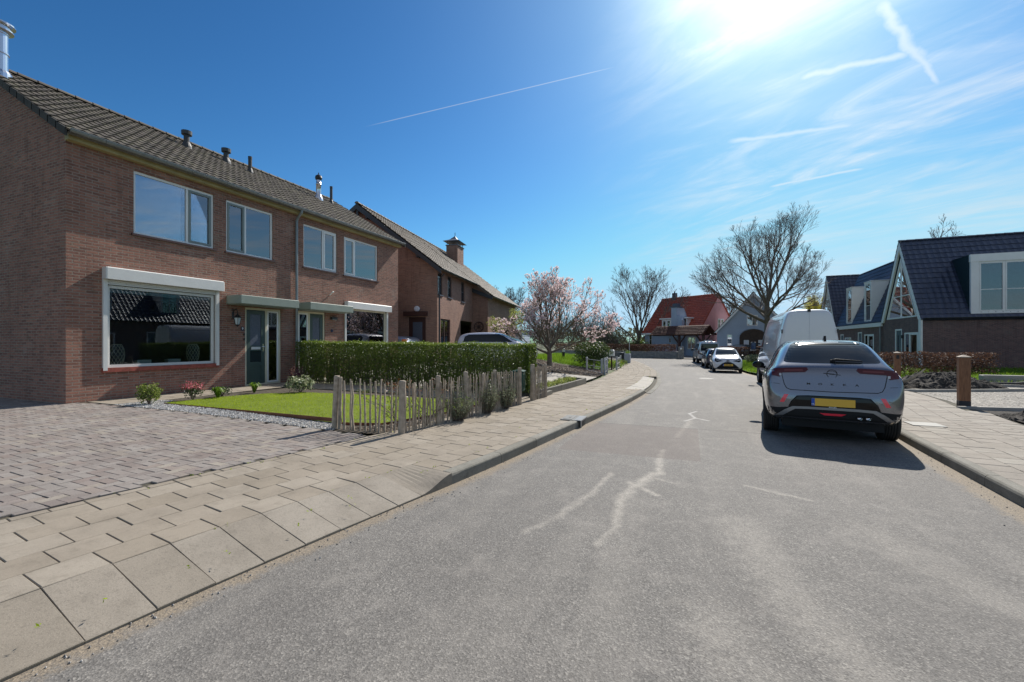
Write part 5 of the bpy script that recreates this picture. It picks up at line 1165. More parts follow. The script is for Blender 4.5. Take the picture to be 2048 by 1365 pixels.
# background shrubs and thickets (each one a plant)
bgs = [(-13.5,67,6.2,3.0,'brown leafless thicket left of the bare multi-stemmed tree',MAT['twig'],0),(-17.5,69,7.2,3.4,'tall grey-brown thicket behind the magnolia crown',MAT['twig'],0),(-10.6,62.5,3.6,2.4,'dark green shrub beside the red-roofed house, left end',MAT['evergreen'],1),
       (-21.5,67,6.0,3.4,'wide brown thicket farthest left beyond the bend',MAT['twig'],0),(-6.9,63.3,2.2,1.5,'green shrub against the left wall of the red-roofed house',MAT['hedge'],1)]
for i, (x, y, h, r, lb, mt, ev) in enumerate(bgs):
    rs = random.Random(200+i); T_ = thing('large_shrub', lb, 'shrub', (x, y, -.3), 0, 'shrubs beyond the bend')
    sk = []
    for k in range(26):
        a = rs.uniform(0, 6.28); q = r*rs.random()**.5*.8; sk += skeleton(rs, (q*math.cos(a), q*math.sin(a), 0), h*.25, .035, (0,0), 3, h*.62, 2, [6,4], [.5,.5], [35,40], .06, .2, .3, 4)[1:]
    b = MB()
    for pts, rad, lev in sk: b.tube(pts, [max(x_*.6, .012) for x_ in rad], 3, cap=False)
    b.build('branches', MAT['twig'], T_, uv=False); b = MB(); leaves(b, 6500 if ev else 2600, lambda: (rs.gauss(0, r*.5), rs.gauss(0, r*.5), abs(rs.gauss(h*.45, h*.25))), .16 if ev else .12); b.build('foliage', mt if ev else MAT['yellowgreen'] if i == 1 else MAT['beech'], T_, uv=False)
b = MB(); rd = random.Random(77)                                       # far wood closing the horizon
for k in range(9000):
    a = R(rd.uniform(-130, 100)); d_ = rd.uniform(135, 190); hh = 5.5+2.2*noise.noise(Vector((a*14, 0, 1)))+1.5*noise.noise(Vector((a*50, 0, 2))); leaves(b, 1, lambda: (math.sin(a)*d_, math.cos(a)*d_, max(.2, hh*rd.random()**.7)), 1.5, asp=.8)
tag(b.build('distant_wood', leafmat('far_wood_foliage', (.09,.085,.055), (.14,.14,.08), .2, .8), uv=False), kind='stuff')
# clipped green hedge between the two gardens
HG = thing('clipped_hedge', 'long clipped green hedge between the lawn and the neighbour drive', 'hedge', (0,0,0))
rs = random.Random(5); hx0, hx1, hy0, hy1 = -12.05, -3.86, 10.55, 11.2
def hz(x): return lerp(1.50, 1.42, (x-hx0)/(hx1-hx0))+.012*math.sin(x*3.1)+.01*math.sin(x*7.7+1)
def hpos(top=False):
    x = rs.uniform(hx0, hx1); f = rs.random(); z0_ = garden(x, 10.8)
    if top: return (x, rs.uniform(hy0-.01, hy1+.01), hz(x)+abs(rs.gauss(0,.034))-.015)
    if f < .34: y = hy0+abs(rs.gauss(0, .05))+.02*math.sin(x*2.3)
    elif f < .56: y = hy1-abs(rs.gauss(0, .05))
    elif f < .62: return (hx1-abs(rs.gauss(0,.06)), rs.uniform(hy0,hy1), rs.uniform(z0_+.08, hz(hx1)))
    elif f < .72: return (x, rs.uniform(hy0,hy1), hz(x)-abs(rs.gauss(0,.05)))
    else: y = rs.uniform(hy0, hy1)
    t = rs.random()**.80; return (x, y, lerp(z0_+.06, hz(x), t))
b = MB(); leaves(b, 74000, hpos, .046, asp=.62); b.build('foliage', MAT['hedge'], HG, uv=False)
b = MB(); leaves(b, 7000, lambda: hpos(True), .038, asp=.6); b.build('top_growth', MAT['hedgetop'], HG, uv=False)
b = MB(); x = hx0
while x < hx1:
    for y in (10.68, 10.88, 11.05):
        z0_ = garden(x, y); p = Vector((x+rs.uniform(-.05,.05), y+rs.uniform(-.06,.06), z0_-.03))
        for k in range(3):
            q = p+Vector((rs.gauss(0,.10), rs.gauss(0,.09), rs.uniform(.8, 1.2)))
            q.y = min(hy1-.04, max(hy0+.04, q.y)); q.z = min(q.z, 1.38); q.x = min(hx1-.03, max(hx0+.02, q.x)); m_ = p.lerp(q, .5)+Vector((rs.gauss(0,.05),0,0)); b.tube([p, m_, q], [.011,.007,.003], 4, cap=False)
    x += .085
b.build('stems', plain('hedge_stems', (.13,.105,.075), .85, var=.2), HG, uv=False)
# grass
def blades(name, poly, n, hmin, hmax, mat, wid=.006, lean=.35, zf=garden, clump=None, off=.0):
    b = MB(); x0, x1 = min(p[0] for p in poly), max(p[0] for p in poly); y0, y1 = min(p[1] for p in poly), max(p[1] for p in poly); k = 0
    while k < n:
        x, y = rs.uniform(x0, x1), rs.uniform(y0, y1)
        if not inpoly(x, y, poly): k += .3; continue
        if clump and noise.noise(Vector((x*clump, y*clump, 3))) < rs.uniform(-.5, .25): k += .4; continue
        k += 1; h = rs.uniform(hmin, hmax); a = rs.uniform(0, 6.28); dx, dy = math.cos(a)*wid, math.sin(a)*wid; l = h*lean; b.ct = rs.random()*.98+.01; z = zf(x, y)+off
        tx, ty = x+rs.gauss(0, l), y+rs.gauss(0, l); b.F([b.V((x-dx, y-dy, z)), b.V((x+dx, y+dy, z)), b.V((tx, ty, z+h))])
    return tag(b.build(name, mat, uv=False), kind='stuff')
blades('lawn_grass', LAWN, 62000, .018, .042, MAT['grass'], .0035)
blades('verge_grass', [(-4.6,24.6),(-4.9,28),(-5.2,32),(-6.4,38),(-8,44),(-13,44),(-12.5,30),(-11.5,24.8)], 26000, .10, .34, MAT['grass2'], .012, clump=.5)
blades('verge_grass', [(3.4,25.6),(3.05,28),(2.85,34),(2.85,44),(6,46),(9,40),(12,30),(7.0,29),(6.9,25)], 24000, .08, .24, MAT['grass2'], .012, clump=.5)
blades('verge_grass', [(7.5,20.9),(30,21.9),(30,32.3),(12.6,32.3),(12.4,30),(7.2,30)], 30000, .06, .18, MAT['grass2'], .012)
# pebbles in the gravel strip and leaf litter in the beds
def pebbles(name, poly, n, s0, s1, mats, zf=garden, kind='stuff'):
    b = MB(); x0, x1 = min(p[0] for p in poly), max(p[0] for p in poly); y0, y1 = min(p[1] for p in poly), max(p[1] for p in poly); k = 0
    while k < n:
        x, y = rs.uniform(x0, x1), rs.uniform(y0, y1)
        if not inpoly(x, y, poly): k += .2; continue
        k += 1; s_ = rs.uniform(s0, s1); z = zf(x, y)+s_*.2; b.ct = rs.random()*.98+.01; a = rs.uniform(0, 3)
        ids = [b.V((x+s_*math.cos(a+t)*rs.uniform(.7,1.1), y+s_*math.sin(a+t)*rs.uniform(.5,1), z+rs.uniform(-.2,.1)*s_)) for t in (0, 1.57, 3.14, 4.71)]; tp = b.V((x, y, z+s_*.6))
        for i in range(4): b.F((ids[i], ids[(i+1)%4], tp))
    return tag(b.build(name, mats, uv=False), kind=kind)
mm = M('pebble'); mm.set(mm.ramp(mm.attr(), (.0,(.10,.095,.09)), (.5,(.32,.31,.30)), (1.0,(.62,.60,.57))), .8); MAT['pebble'] = mm.m
pebbles('gravel_stones', [(-11.1,5.22),(-5.15,5.2),(-5.35,5.62),(-10.3,5.68),(-10.6,6.1),(-11.0,6.0)], 9000, .010, .022, MAT['pebble'])
mm = M('leaf_litter'); mm.set(mm.ramp(mm.attr(), (.0,(.07,.045,.03)), (.6,(.20,.14,.095)), (1.0,(.45,.38,.30))), .85); MAT['litter'] = mm.m
pebbles('fallen_leaves', [(-3.75,18.9),(-3.85,20.6),(-4.3,24.3),(-11.4,24.4),(-11.6,19.2)], 9000, .02, .05, MAT['litter'])
pebbles('fallen_leaves', [(-5.15,5.42),(-4.03,5.5),(-3.66,7.4),(-3.5,9.0),(-4.2,9.0),(-4.35,7),(-4.7,5.9)], 1400, .012, .03, MAT['litter'])
# garden shrubs
def bush(name, label, loc, r, h, parts_, stems=10, group=None, cat='shrub', seed=1, stemmat=None):
    rs_ = random.Random(seed); T_ = thing(name, label, cat, loc, 0, group)
    b = MB()
    for k in range(stems):
        a = rs_.uniform(0, 6.28); q = Vector((math.cos(a)*r*rs_.uniform(.3,.9), math.sin(a)*r*rs_.uniform(.3,.9), h*rs_.uniform(.5,.95))); b.tube([(0,0,-.02), q*.5+Vector((0,0,h*.1)), q], [.008,.006,.003], 4, cap=False)
    b.build('stems', stemmat or MAT['twig'], T_, uv=False)
    for nm, mat, n, size, asp, kind in parts_:
        b = MB()
        def pos():
            u, v_ = rs_.uniform(-1,1), rs_.uniform(0,6.28); q = rs_.random()**.4*(.82+.28*noise.noise(Vector((seed+rs_.random()*.2, 2.5*math.cos(v_), 2.5*u)))); s__ = math.sqrt(1-u*u)
            if kind == 'top': u = abs(u)**.6
            s__ = s__**.6; return (r*q*s__*math.cos(v_), r*q*s__*math.sin(v_), max(.01, h*.50+h*.50*q*u))
        leaves(b, n, pos, size, asp=asp); b.build(nm, mat, T_, uv=False)
    return T_
bush('garden_shrub', 'round yellow-green variegated shrub at the corner of the gravel strip', g3(-10.5,5.55), .26, .48, [('foliage',MAT['hedge'],900,.045,.6,''),('leaf_edges',MAT['yellowgreen'],420,.04,.5,'')], seed=2)
bush('garden_shrub', 'shrub with red and pink shoots by the living room window', g3(-10.4,6.35), .26, .46, [('foliage',MAT['evergreen'],420,.05,.5,''),('flowers',MAT['redflower'],380,.05,.4,'top')], seed=3)
bush('garden_shrub', 'low dark green shrub with small pale leaves between the two tufts', g3(-10.45,7.05), .26, .26, [('foliage',MAT['evergreen'],420,.04,.5,''),('leaf_edges',MAT['greyleaf'],130,.03,.5,'')], seed=4)
bush('garden_shrub', 'variegated cream-leaved shrub in front of the dark green front door', g3(-9.35,8.35), .42, .46, [('foliage',MAT['evergreen'],420,.09,.3,''),('leaf_edges',MAT['variegated'],420,.10,.3,'')], seed=5)
bush('garden_shrub', 'deep red-leaved shrub at the end of the green hedge by the wall', g3(-11.3,9.95), .28, .62, [('foliage',plain('wine_red_leaf',(.09,.015,.03),.5),620,.05,.5,'')], seed=6)
bush('garden_shrub', 'flat dark low shrub at the far edge of the lawn', g3(-7.7,8.85), .32, .14, [('foliage',MAT['hedge'],300,.03,.5,'')], seed=7)
bush('garden_shrub', 'small dull shrub behind the first tall fence post', g3(-6.6,8.9), .30, .40, [('foliage',MAT['redleaf'],260,.035,.5,''),('leaf_edges',MAT['evergreen'],260,.03,.5,'')], seed=8)
def tuft(label, loc, r, h, n, seed):
    rs_ = random.Random(seed); T_ = thing('leafy_tuft', label, 'plant', loc, 0, 'strap-leaved plants along the house path'); b = MB()
    for k in range(n):
        a = rs_.uniform(0,6.28); t = rs_.uniform(.25,1); o_ = Vector((math.cos(a), math.sin(a), 0)); tn = Vector((-o_.y, o_.x, 0))*.014; b.ct = rs_.random()*.98+.01
        p0, p1, p2 = o_*.02, o_*r*t*.5+Vector((0,0,h*rs_.uniform(.6,.9))), o_*r*t+Vector((0,0,h*rs_.uniform(.5,1)*(1.1-.5*t)))
        i = [b.V(p0-tn*.6), b.V(p0+tn*.6), b.V(p1+tn), b.V(p1-tn), b.V(p2)]; b.F((i[0],i[1],i[2],i[3])); b.F((i[3],i[2],i[4]))
    b.build('foliage', MAT['grass2'], T_, uv=False)
tuft('bright green strap-leaved tuft beside the pink-flowered shrub', g3(-10.15,6.75), .22, .30, 60, 1); tuft('bright green strap-leaved tuft below the front door', g3(-10.4,7.85), .22, .30, 60, 2)
def spikes(label, loc, r, h, n, seed):
    rs_ = random.Random(seed); T_ = thing('lavender_bush', label, 'shrub', loc, 0, 'grey-green bushes leaning through the picket fence'); b = MB(); s_ = MB()
    for k in range(n):
        a = rs_.uniform(0,6.28); t = rs_.random()**.6; o_ = Vector((math.cos(a)*r*t, math.sin(a)*r*t, 0)); top = o_*1.15+Vector((rs_.gauss(0,.02), rs_.gauss(0,.02), h*rs_.uniform(.55,1)*(1.1-.35*t))); p0 = o_*.3
        s_.tube([p0, p0.lerp(top,.5)+o_*.1, top], [.004,.003,.002], 3, cap=False)
        for j in range(16):
            q = p0.lerp(top, rs_.uniform(.25,1)); leaves(b, 2, lambda: q+Vector((rs_.gauss(0,.008), rs_.gauss(0,.008), 0)), .048, asp=.24, up=.8)
    s_.build('stems', MAT['twig'], T_, uv=False); b.build('foliage', MAT['greyleaf'], T_, uv=False)
spikes('grey-green lavender-like bush nearest the camera of those at the fence', g3(-3.80,6.75), .27, .58, 110, 1); spikes('grey-green upright bush in the middle of the fence, near the tall leaning pale', g3(-3.68,7.65), .25, .66, 110, 2); spikes('grey-green upright bush farthest along the fence, nearest the mailbox', g3(-3.60,8.35), .26, .66, 120, 3)
def rose(label, loc, r, h, seed):
    rs_ = random.Random(seed); T_ = thing('rose_bush', label, 'shrub', loc, 0, 'rose bushes behind the picket fence'); s_ = MB(); b = MB(); c_ = MB()
    for k in range(9):
        a = rs_.uniform(0,6.28); p = Vector((0,0,0)); d = Vector((math.cos(a)*.45, math.sin(a)*.45, 1)).normalized(); pts = [p.copy()]
        for j in range(6): d += Vector((rs_.gauss(0,.22), rs_.gauss(0,.22), rs_.gauss(0,.1))); d.normalize(); p = p+d*h/6*1.1; pts.append(p.copy())
        s_.tube(pts, [.007,.006,.005,.005,.004,.003,.002], 4, cap=False)
        for j in range(34):
            i = rs_.randrange(1, 6); q = pts[i].lerp(pts[i+1], rs_.random())+Vector((rs_.gauss(0,.045), rs_.gauss(0,.045), rs_.gauss(0,.03))); leaves(b if q.z < h*.72 else c_, 1, lambda: q, .034, asp=.6)
    s_.build('stems', MAT['twig'], T_, uv=False); b.build('foliage', MAT['hedge'], T_, uv=False); c_.build('young_leaves', MAT['redleaf'], T_, uv=False)
rose('spindly rose bush with reddish tips between the two tall posts', g3(-4.5,5.95), .4, .78, 11); rose('spindly rose bush with reddish tips just past the second tall post', g3(-4.05,6.15), .4, .80, 12)
# planter with mossy cushions
PB = thing('garden_border', 'low dark kerb bed with bright green cushion plants beside the pavement', 'flower bed', (0,0,0))
b = MB(); zz = garden(-3.6,12)
for (x0,y0),(x1,y1) in (((-3.62,10.75),(-3.50,12.2)),((-3.50,12.23),(-3.42,13.6)),((-3.42,13.63),(-3.38,14.9)),((-3.62,10.72),(-4.4,10.85)),((-3.38,14.93),(-4.2,15.1))):
    d = Vector((x1-x0,y1-y0,0)); n_ = Vector((-d.y,d.x,0)).normalized()*.05; P0, P1 = Vector((x0,y0,zz-.1)), Vector((x1,y1,zz-.1)); q = [P0+n_,P1+n_,P1-n_,P0-n_]; up = Vector((0,0,.26)); ids = [b.V(p) for p in q]+[b.V(p+up) for p in q]
    for k in ((4,5,6,7),(0,1,5,4),(1,2,6,5),(2,3,7,6),(3,0,4,7)): b.F([ids[i] for i in k])
b.build('edging', MAT['kerb'], PB, uv=False)
for i, (x, y, r) in enumerate(((-3.95,11.3,.27),(-3.85,11.9,.28),(-3.95,12.5,.30),(-3.80,13.1,.28),(-3.85,13.7,.28),(-3.75,14.3,.27))):
    bush('cushion_plant', f'bright green cushion plant in the kerb bed, {["nearest the green mailbox","second from the green mailbox","third from the green mailbox","third from the far end","second from the far end","at the far end near the light slabs"][i]}', (x, y, zz+.02), r, .26, [('foliage',MAT['yellowgreen'],500,.035,.6,''),('inner_foliage',MAT['hedge'],260,.04,.6,'')], 6, 'cushion plants in the kerb bed', 'plant', 30+i)
# dark evergreen under the magnolia, spring flowers by the gate
bush('evergreen_bush', 'dark green spreading evergreen under the right side of the magnolia', (-5.35,25.6,-.12), 1.35, 1.85, [('foliage',MAT['evergreen'],6500,.12,.3,''),('young_leaves',MAT['hedge'],1100,.10,.3,'top')], 30, seed=41)
bush('garden_shrub', 'green shrub with yellow spring flowers beyond the iron gate', (-4.55,28.2,-.2), .8, .62, [('foliage',MAT['grass2'],1500,.13,.15,''),('flowers',plain('daffodil_yellow',(.75,.62,.06),.5),160,.06,.7,'top')], 14, seed=42)
bush('garden_shrub', 'low green shrub at the pavement edge nearest the grey bin', (-4.75,32.5,-.25), .7, .55, [('foliage',MAT['hedge'],1400,.10,.25,'')], 12, seed=43)
bush('garden_shrub', 'small rounded shrub standing left of the magnolia trunk', (-9.6,24.2,.15), .7, .8, [('foliage',MAT['yellowgreen'],420,.06,.5,''),('inner_foliage',MAT['hedge'],300,.06,.5,'')], 14, seed=44)
# beech hedge in front of the right hand house
def beech(label, p0, p1, h, thick_, n, z0, seed, name='beech_hedge', mat=None, gap=0.0, stm=True, size=.07):
    rs_ = random.Random(seed); T_ = thing(name, label, 'hedge', (0,0,0)); d = Vector((p1[0]-p0[0], p1[1]-p0[1], 0)); nn = Vector((-d.y, d.x, 0)).normalized(); b = MB()
    def pos():
        t = rs_.random(); hh = h*(1+.10*noise.noise(Vector((t*9, seed, 0)))); z = hh*rs_.random()**.75
        if gap and noise.noise(Vector((t*d.length*.9, z*2, seed))) > .45-gap: t = rs_.random()
        q = Vector((p0[0], p0[1], z0))+d*t+nn*rs_.gauss(0, thick_*.32); return (q.x, q.y, z0+max(.03, z))
    leaves(b, n, pos, size, asp=.6); b.build('foliage', mat or MAT['beech'], T_, uv=False)
    b = MB()
    for k in range(int(d.length*9)):
        q = Vector((p0[0], p0[1], z0-.05))+d*rs_.random()+nn*rs_.gauss(0, thick_*.25); b.tube([q, q+Vector((rs_.gauss(0,.12), rs_.gauss(0,.12), h*.55)), q+Vector((rs_.gauss(0,.25), rs_.gauss(0,.25), h*rs_.uniform(.8,1.05)))], [.012,.008,.004], 3, cap=False)
    b.build('stems', MAT['twig'], T_, uv=False); return T_
beech('knee-high brown beech hedge in front of the dark brick house', (7.5,26.3), (12.6,26.3), 1.18, 1.0, 9500, -.15, 3, size=.08)
beech('clipped brown beech hedge on the low stone wall before the red-roofed house', (-17,57.0), (-1.5,52.4), .85, .6, 16000, .42, 5, size=.10)
beech('clipped brown beech hedge before the barn house, right of the parked cars', (1.6,50.4), (9.5,48.6), .95, .6, 9000, .1, 6, size=.10)
LW = thing('stone_wall', 'low grey stone wall under the beech hedge at the bend', 'wall', (0,0,0)); b = MB()
mw = M('rubble_stone'); mw.set(mw.mix(mw.ramp(mw.noise(3,6,.7),(.35,0.0),(.65,1.0)), (.16,.165,.17), (.30,.29,.26)), .9); mw.bump(mw.vor(7), .8, .05)
for (x0,y0,x1,y1) in ((-17.2,56.6,-1.3,51.9),):
    n_ = 20
    for k in range(n_):
        xa, ya, xb, yb = lerp(x0,x1,k/n_), lerp(y0,y1,k/n_), lerp(x0,x1,(k+1)/n_)-.01, lerp(y0,y1,(k+1)/n_)-.003; dx, dy = .12, .40
        q = [(xa,ya),(xb,yb),(xb+dx,yb+dy),(xa+dx,ya+dy)]; lo = [b.V((*p,-.5)) for p in q]; hi = [b.V((*p,.44+rs.uniform(-.02,.02))) for p in q]; b.F(hi)
        for i in range(4): b.F((lo[i], lo[(i+1)%4], hi[(i+1)%4], hi[i]))
b.build('stonework', mw.m, LW, uv=False)
GP = thing('gate_pillar', 'grey gate pillar with a small white lamp at the end of the stone wall', 'pillar', (-.95,51.7,-.35)); b = MB(); b.bbox(-.28,.28,-.28,.28,0,1.35,.03); b.build('shaft', mw.m, GP, uv=False); b = MB(); b.lathe([(.0,-.1),(.11,-.02),(.12,.08),(.0,.16)], (0,-.33,1.1), 10); b.build('lamp_globe', MAT['white'], GP)
bush('garden_shrub', 'clipped grey-green dome in the verge left of the white van', (5.0,41.5,-.35), .95, .95, [('foliage',MAT['greyleaf'],1400,.09,.5,''),('inner_foliage',MAT['evergreen'],800,.1,.5,'')], 10, seed=61)
# ------------------------------------------------------------------ fences, bins, posts, small things
MAT['pale'] = plain('weathered_chestnut', (.36,.295,.23), .85, var=.35, vs_=12, bump=.7, bs=40)
def picket(label, segs, posts, h, spacing, seed, leanpale=None):
    rs_ = random.Random(seed); T_ = thing('picket_fence', label, 'fence', (0,0,0)); cnt = 0
    for (x0,y0),(x1,y1),sp_ in segs:
        d = Vector((x1-x0, y1-y0, 0)); n = int(d.length/sp_); nn = Vector((-d.y, d.x, 0)).normalized()
        for k in range(1, n):
            p = Vector((x0, y0, 0))+d*((k+rs_.uniform(-.18,.18))/n)+nn*rs_.uniform(-.02,.02); z0 = garden(p.x, p.y)-.01; r = rs_.uniform(.011,.018); hh = h*rs_.uniform(.92, 1.03); ln = Vector((rs_.gauss(0,.022), rs_.gauss(0,.022), 0)); bw_ = Vector((rs_.gauss(0,.008), rs_.gauss(0,.008), 0))
            b = MB(); b.tube([(p.x,p.y,z0), tuple(Vector((p.x,p.y,z0+hh*.35))+ln*.35+bw_), tuple(Vector((p.x,p.y,z0+hh*.7))+ln*.7-bw_), tuple(Vector((p.x,p.y,z0+hh))+ln)], [r*1.05, r, r*.95, r*.75], 5); b.build('pale', MAT['pale'], T_, uv=False); cnt += 1
        for zf_ in (.22, .52, .80):
            b = MB(); pts = []
            for k in range(n*2+1): q = Vector((x0,y0,0))+d*(k/(n*2)); s_ = .018*(1 if k % 2 else -1); pts.append((q.x+nn.x*s_, q.y+nn.y*s_, garden(q.x,q.y)+h*zf_-.02*math.sin(math.pi*(k/(n*2))*2)))
            b.tube(pts, .0022, 3, cap=False); b.build('wire', MAT['zinc'], T_, uv=False)
    for x, y, r, hh, lx, ly in posts:
        z0 = garden(x, y)-.02; b = MB(); b.tube([(x,y,z0),(x+lx*.5,y+ly*.5,z0+hh*.5),(x+lx,y+ly,z0+hh-.015),(x+lx,y+ly,z0+hh)], [r*1.05,r,r*.98,r*.8], 9); b.build('post', MAT['pale'], T_, uv=False)
    return T_
picket('long weathered chestnut picket fence round the lawn corner', [((-5.25,5.37),(-4.06,5.45),.088),((-4.03,5.47),(-3.80,6.9),.058),((-3.80,6.9),(-3.52,8.95),.050)],
       [(-5.27,5.36,.044,.86,.05,.0),(-5.19,5.38,.026,.84,.03,.0),(-4.04,5.45,.052,.84,.01,.01),(-3.92,6.28,.042,.86,.0,.01),(-3.79,7.05,.045,.88,-.02,.0),(-3.72,7.45,.03,.82,.03,.08),(-3.66,8.0,.04,.86,0,0),(-3.50,8.98,.045,.86,0,0)], .80, .09, 3)
picket('short weathered picket fence piece right of the green mailbox', [((-3.46,9.78),(-3.40,10.5),.055)], [(-3.47,9.74,.055,.90,0,0),(-3.40,10.52,.045,.88,0,0)], .86, .08, 4)
b = MB(); b.box(-3.52,-3.42,10.0,11.2,garden(-3.5,10.5)-.08,garden(-3.5,10.5)+.12); tag(b.build('edging_stone', MAT['kerb'], None, uv=False), 'pale edging kerb running from the short picket fence to the plant bed', 'edging')
b = MB(); n_ = len(LAWN)
for k in (0,1,2,3): 
    (xa,ya),(xb,yb) = LAWN[k], LAWN[k+1]; z = garden((xa+xb)/2,(ya+yb)/2); b.poly([(xa,ya,z-.03),(xb,yb,z-.03),(xb,yb,z+.035),(xa,ya,z+.035)]); b.poly([(xa,ya-.006,z+.035),(xa,ya-.006,z-.03),(xb,yb-.006,z-.03),(xb,yb-.006,z+.035)]); b.poly([(xa,ya,z+.035),(xb,yb,z+.035),(xb,yb-.006,z+.035),(xa,ya-.006,z+.035)])
tag(b.build('lawn_edging', plain('rusty_edging_steel',(.16,.06,.03),.8,var=.3), None, uv=False), 'thin rusty edging strip between lawn and gravel', 'edging')
# mailbox
MX = thing('mailbox', 'dark green steel mailbox on a short wooden post at the pavement', 'mailbox', g3(-3.70,9.42), 12)
b = MB(); b.bbox(-.04,.04,-.06,.06,-.02,.30,.008); b.build('post', MAT['pale'], MX, uv=False)
b = MB(); b.bbox(-.13,.13,-.19,.19,.28,.72,.02)
for k in range(7): b.box(.130,.136,-.16+.05*k,-.145+.05*k,.33,.66)
for k in range(5): b.box(-.10+.048*k,-.088+.048*k,-.196,-.190,.33,.66)
b.build('body', MAT['greenbox'], MX, uv=False); b = MB(); b.prism([(-.15,.722),(.15,.722),(.15,.735),(.0,.765),(-.15,.735)], 1, -.21, .21); b.build('lid', MAT['greenbox'], MX, uv=False)
# gully in the left kerb
GL = thing('street_gully', 'cast iron gully with a three-slot kerb inlet in the left kerb', 'drain', (0,0,0))
b = MB(); z = gz(7.7)+.122; b.box(-2.14,-1.90,7.47,7.98,z-.05,z+.012); b.box(-2.10,-1.94,7.52,7.93,z+.0125,z+.018); b.box(-2.04,-2.0,7.68,7.78,z+.0185,z+.024); b.build('cover', plain('grey_iron',(.15,.148,.14),.7,.0,var=.2), GL, uv=False)
b = MB(); xk = xl(7.72); b.box(xk+.0, xk+.022, 7.50,7.56,z-.12,z+.006); b.box(xk+.0, xk+.022, 7.90,7.96,z-.12,z+.006); b.box(xk+.0,xk+.022,7.56,7.90,z-.02,z+.006)
for k in range(3): b.box(xk+.001,xk+.02,7.645+.085*k,7.66+.085*k,z-.115,z-.02)
b.box(xk-.14,xk+.0,7.49,7.97,z-.002,z+.0105); b.build('kerb_inlet', plain('worn_iron',(.20,.20,.20),.45,.5,var=.2), GL, uv=False)
b = MB(); b.box(xk+.002,xk+.006,7.56,7.90,z-.118,z-.02); b.build('slot_dark', MAT['black'], GL, uv=False)
b = MB(); zz = gz(9.3)+.118; b.box(3.42,3.86,9.20,9.58,zz,zz+.012); tag(b.build('inspection_cover', plain('pale_iron_frame',(.27,.26,.235),.7,var=.15), None, uv=False), 'square pale inspection cover in the right pavement behind the grey car', 'cover')
b = MB(); zz = gz(21.8)+.012; b.lathe([(.0,.004),(.30,.004),(.33,0),(.33,-.02)], (.66,21.8,zz), 24); tag(b.build('manhole_cover', plain('dark_iron',(.06,.055,.05),.6,.4,var=.2), None, uv=False), 'round dark manhole cover in the road ahead of the parked cars', 'cover')
# timber bollards
MAT['hardwood'] = (lambda m: (m.set(m.mix(m.ramp(m.noise(7, 5, .6, m.co('Object', (9,9,.8))), (.35, 0.0), (.65, 1.0)), (.16,.065,.028), (.28,.13,.06)), .6), m.bump(m.noise(30, 4, .6, m.co('Object', (9,9,.8))), .4, .003), m.m)[-1])(M('oiled_hardwood'))
def bollard(label, x, y, h, plate, rz):
    T_ = thing('wooden_bollard', label, 'bollard', (x, y, gz(y)+.08), rz, 'square hardwood bollards along the right pavement'); w_ = .095
    b = MB(); b.bbox(-w_,w_,-w_,w_,-.05,.15,.008); b.build('foot_sleeve', plain('dark_bitumen_foot',(.02,.021,.03),.6), T_, uv=False)
    b = MB(); b.bbox(-w_+.002,w_-.002,-w_+.002,w_-.002,.151,h-.06,.01); b.build('shaft', MAT['hardwood'], T_, uv=False)
    b = MB(); t = w_+.004; q = [b.V(p) for p in ((-t,-t,h-.06),(t,-t,h-.06),(t,t,h-.06),(-t,t,h-.06))]; r_ = [b.V(p) for p in ((-t,-t,h-.045),(t,-t,h-.045),(t,t,h-.045),(-t,t,h-.045))]; tp = b.V((0,0,h))
    b.F(q[::-1])
    for i in range(4): b.F((q[i],q[(i+1)%4],r_[(i+1)%4],r_[i])); b.F((r_[i],r_[(i+1)%4],tp))
    b.build('cap', plain('pale_end_grain',(.40,.33,.26),.8), T_, uv=False)
    if plate: b = MB(); b.bbox(-.045,.045,-w_-.02,-w_-.0,h-.27,h-.13,.01); b.build('number_plate', MAT['black'], T_, uv=False)
bollard('square hardwood bollard with a dark foot, nearest, standing clear of the cars', 5.62, 12.75, 1.17, False, -9)
bollard('square hardwood bollard with a small black plate, partly hidden by the grey car', 7.15, 20.5, 1.22, True, -9)
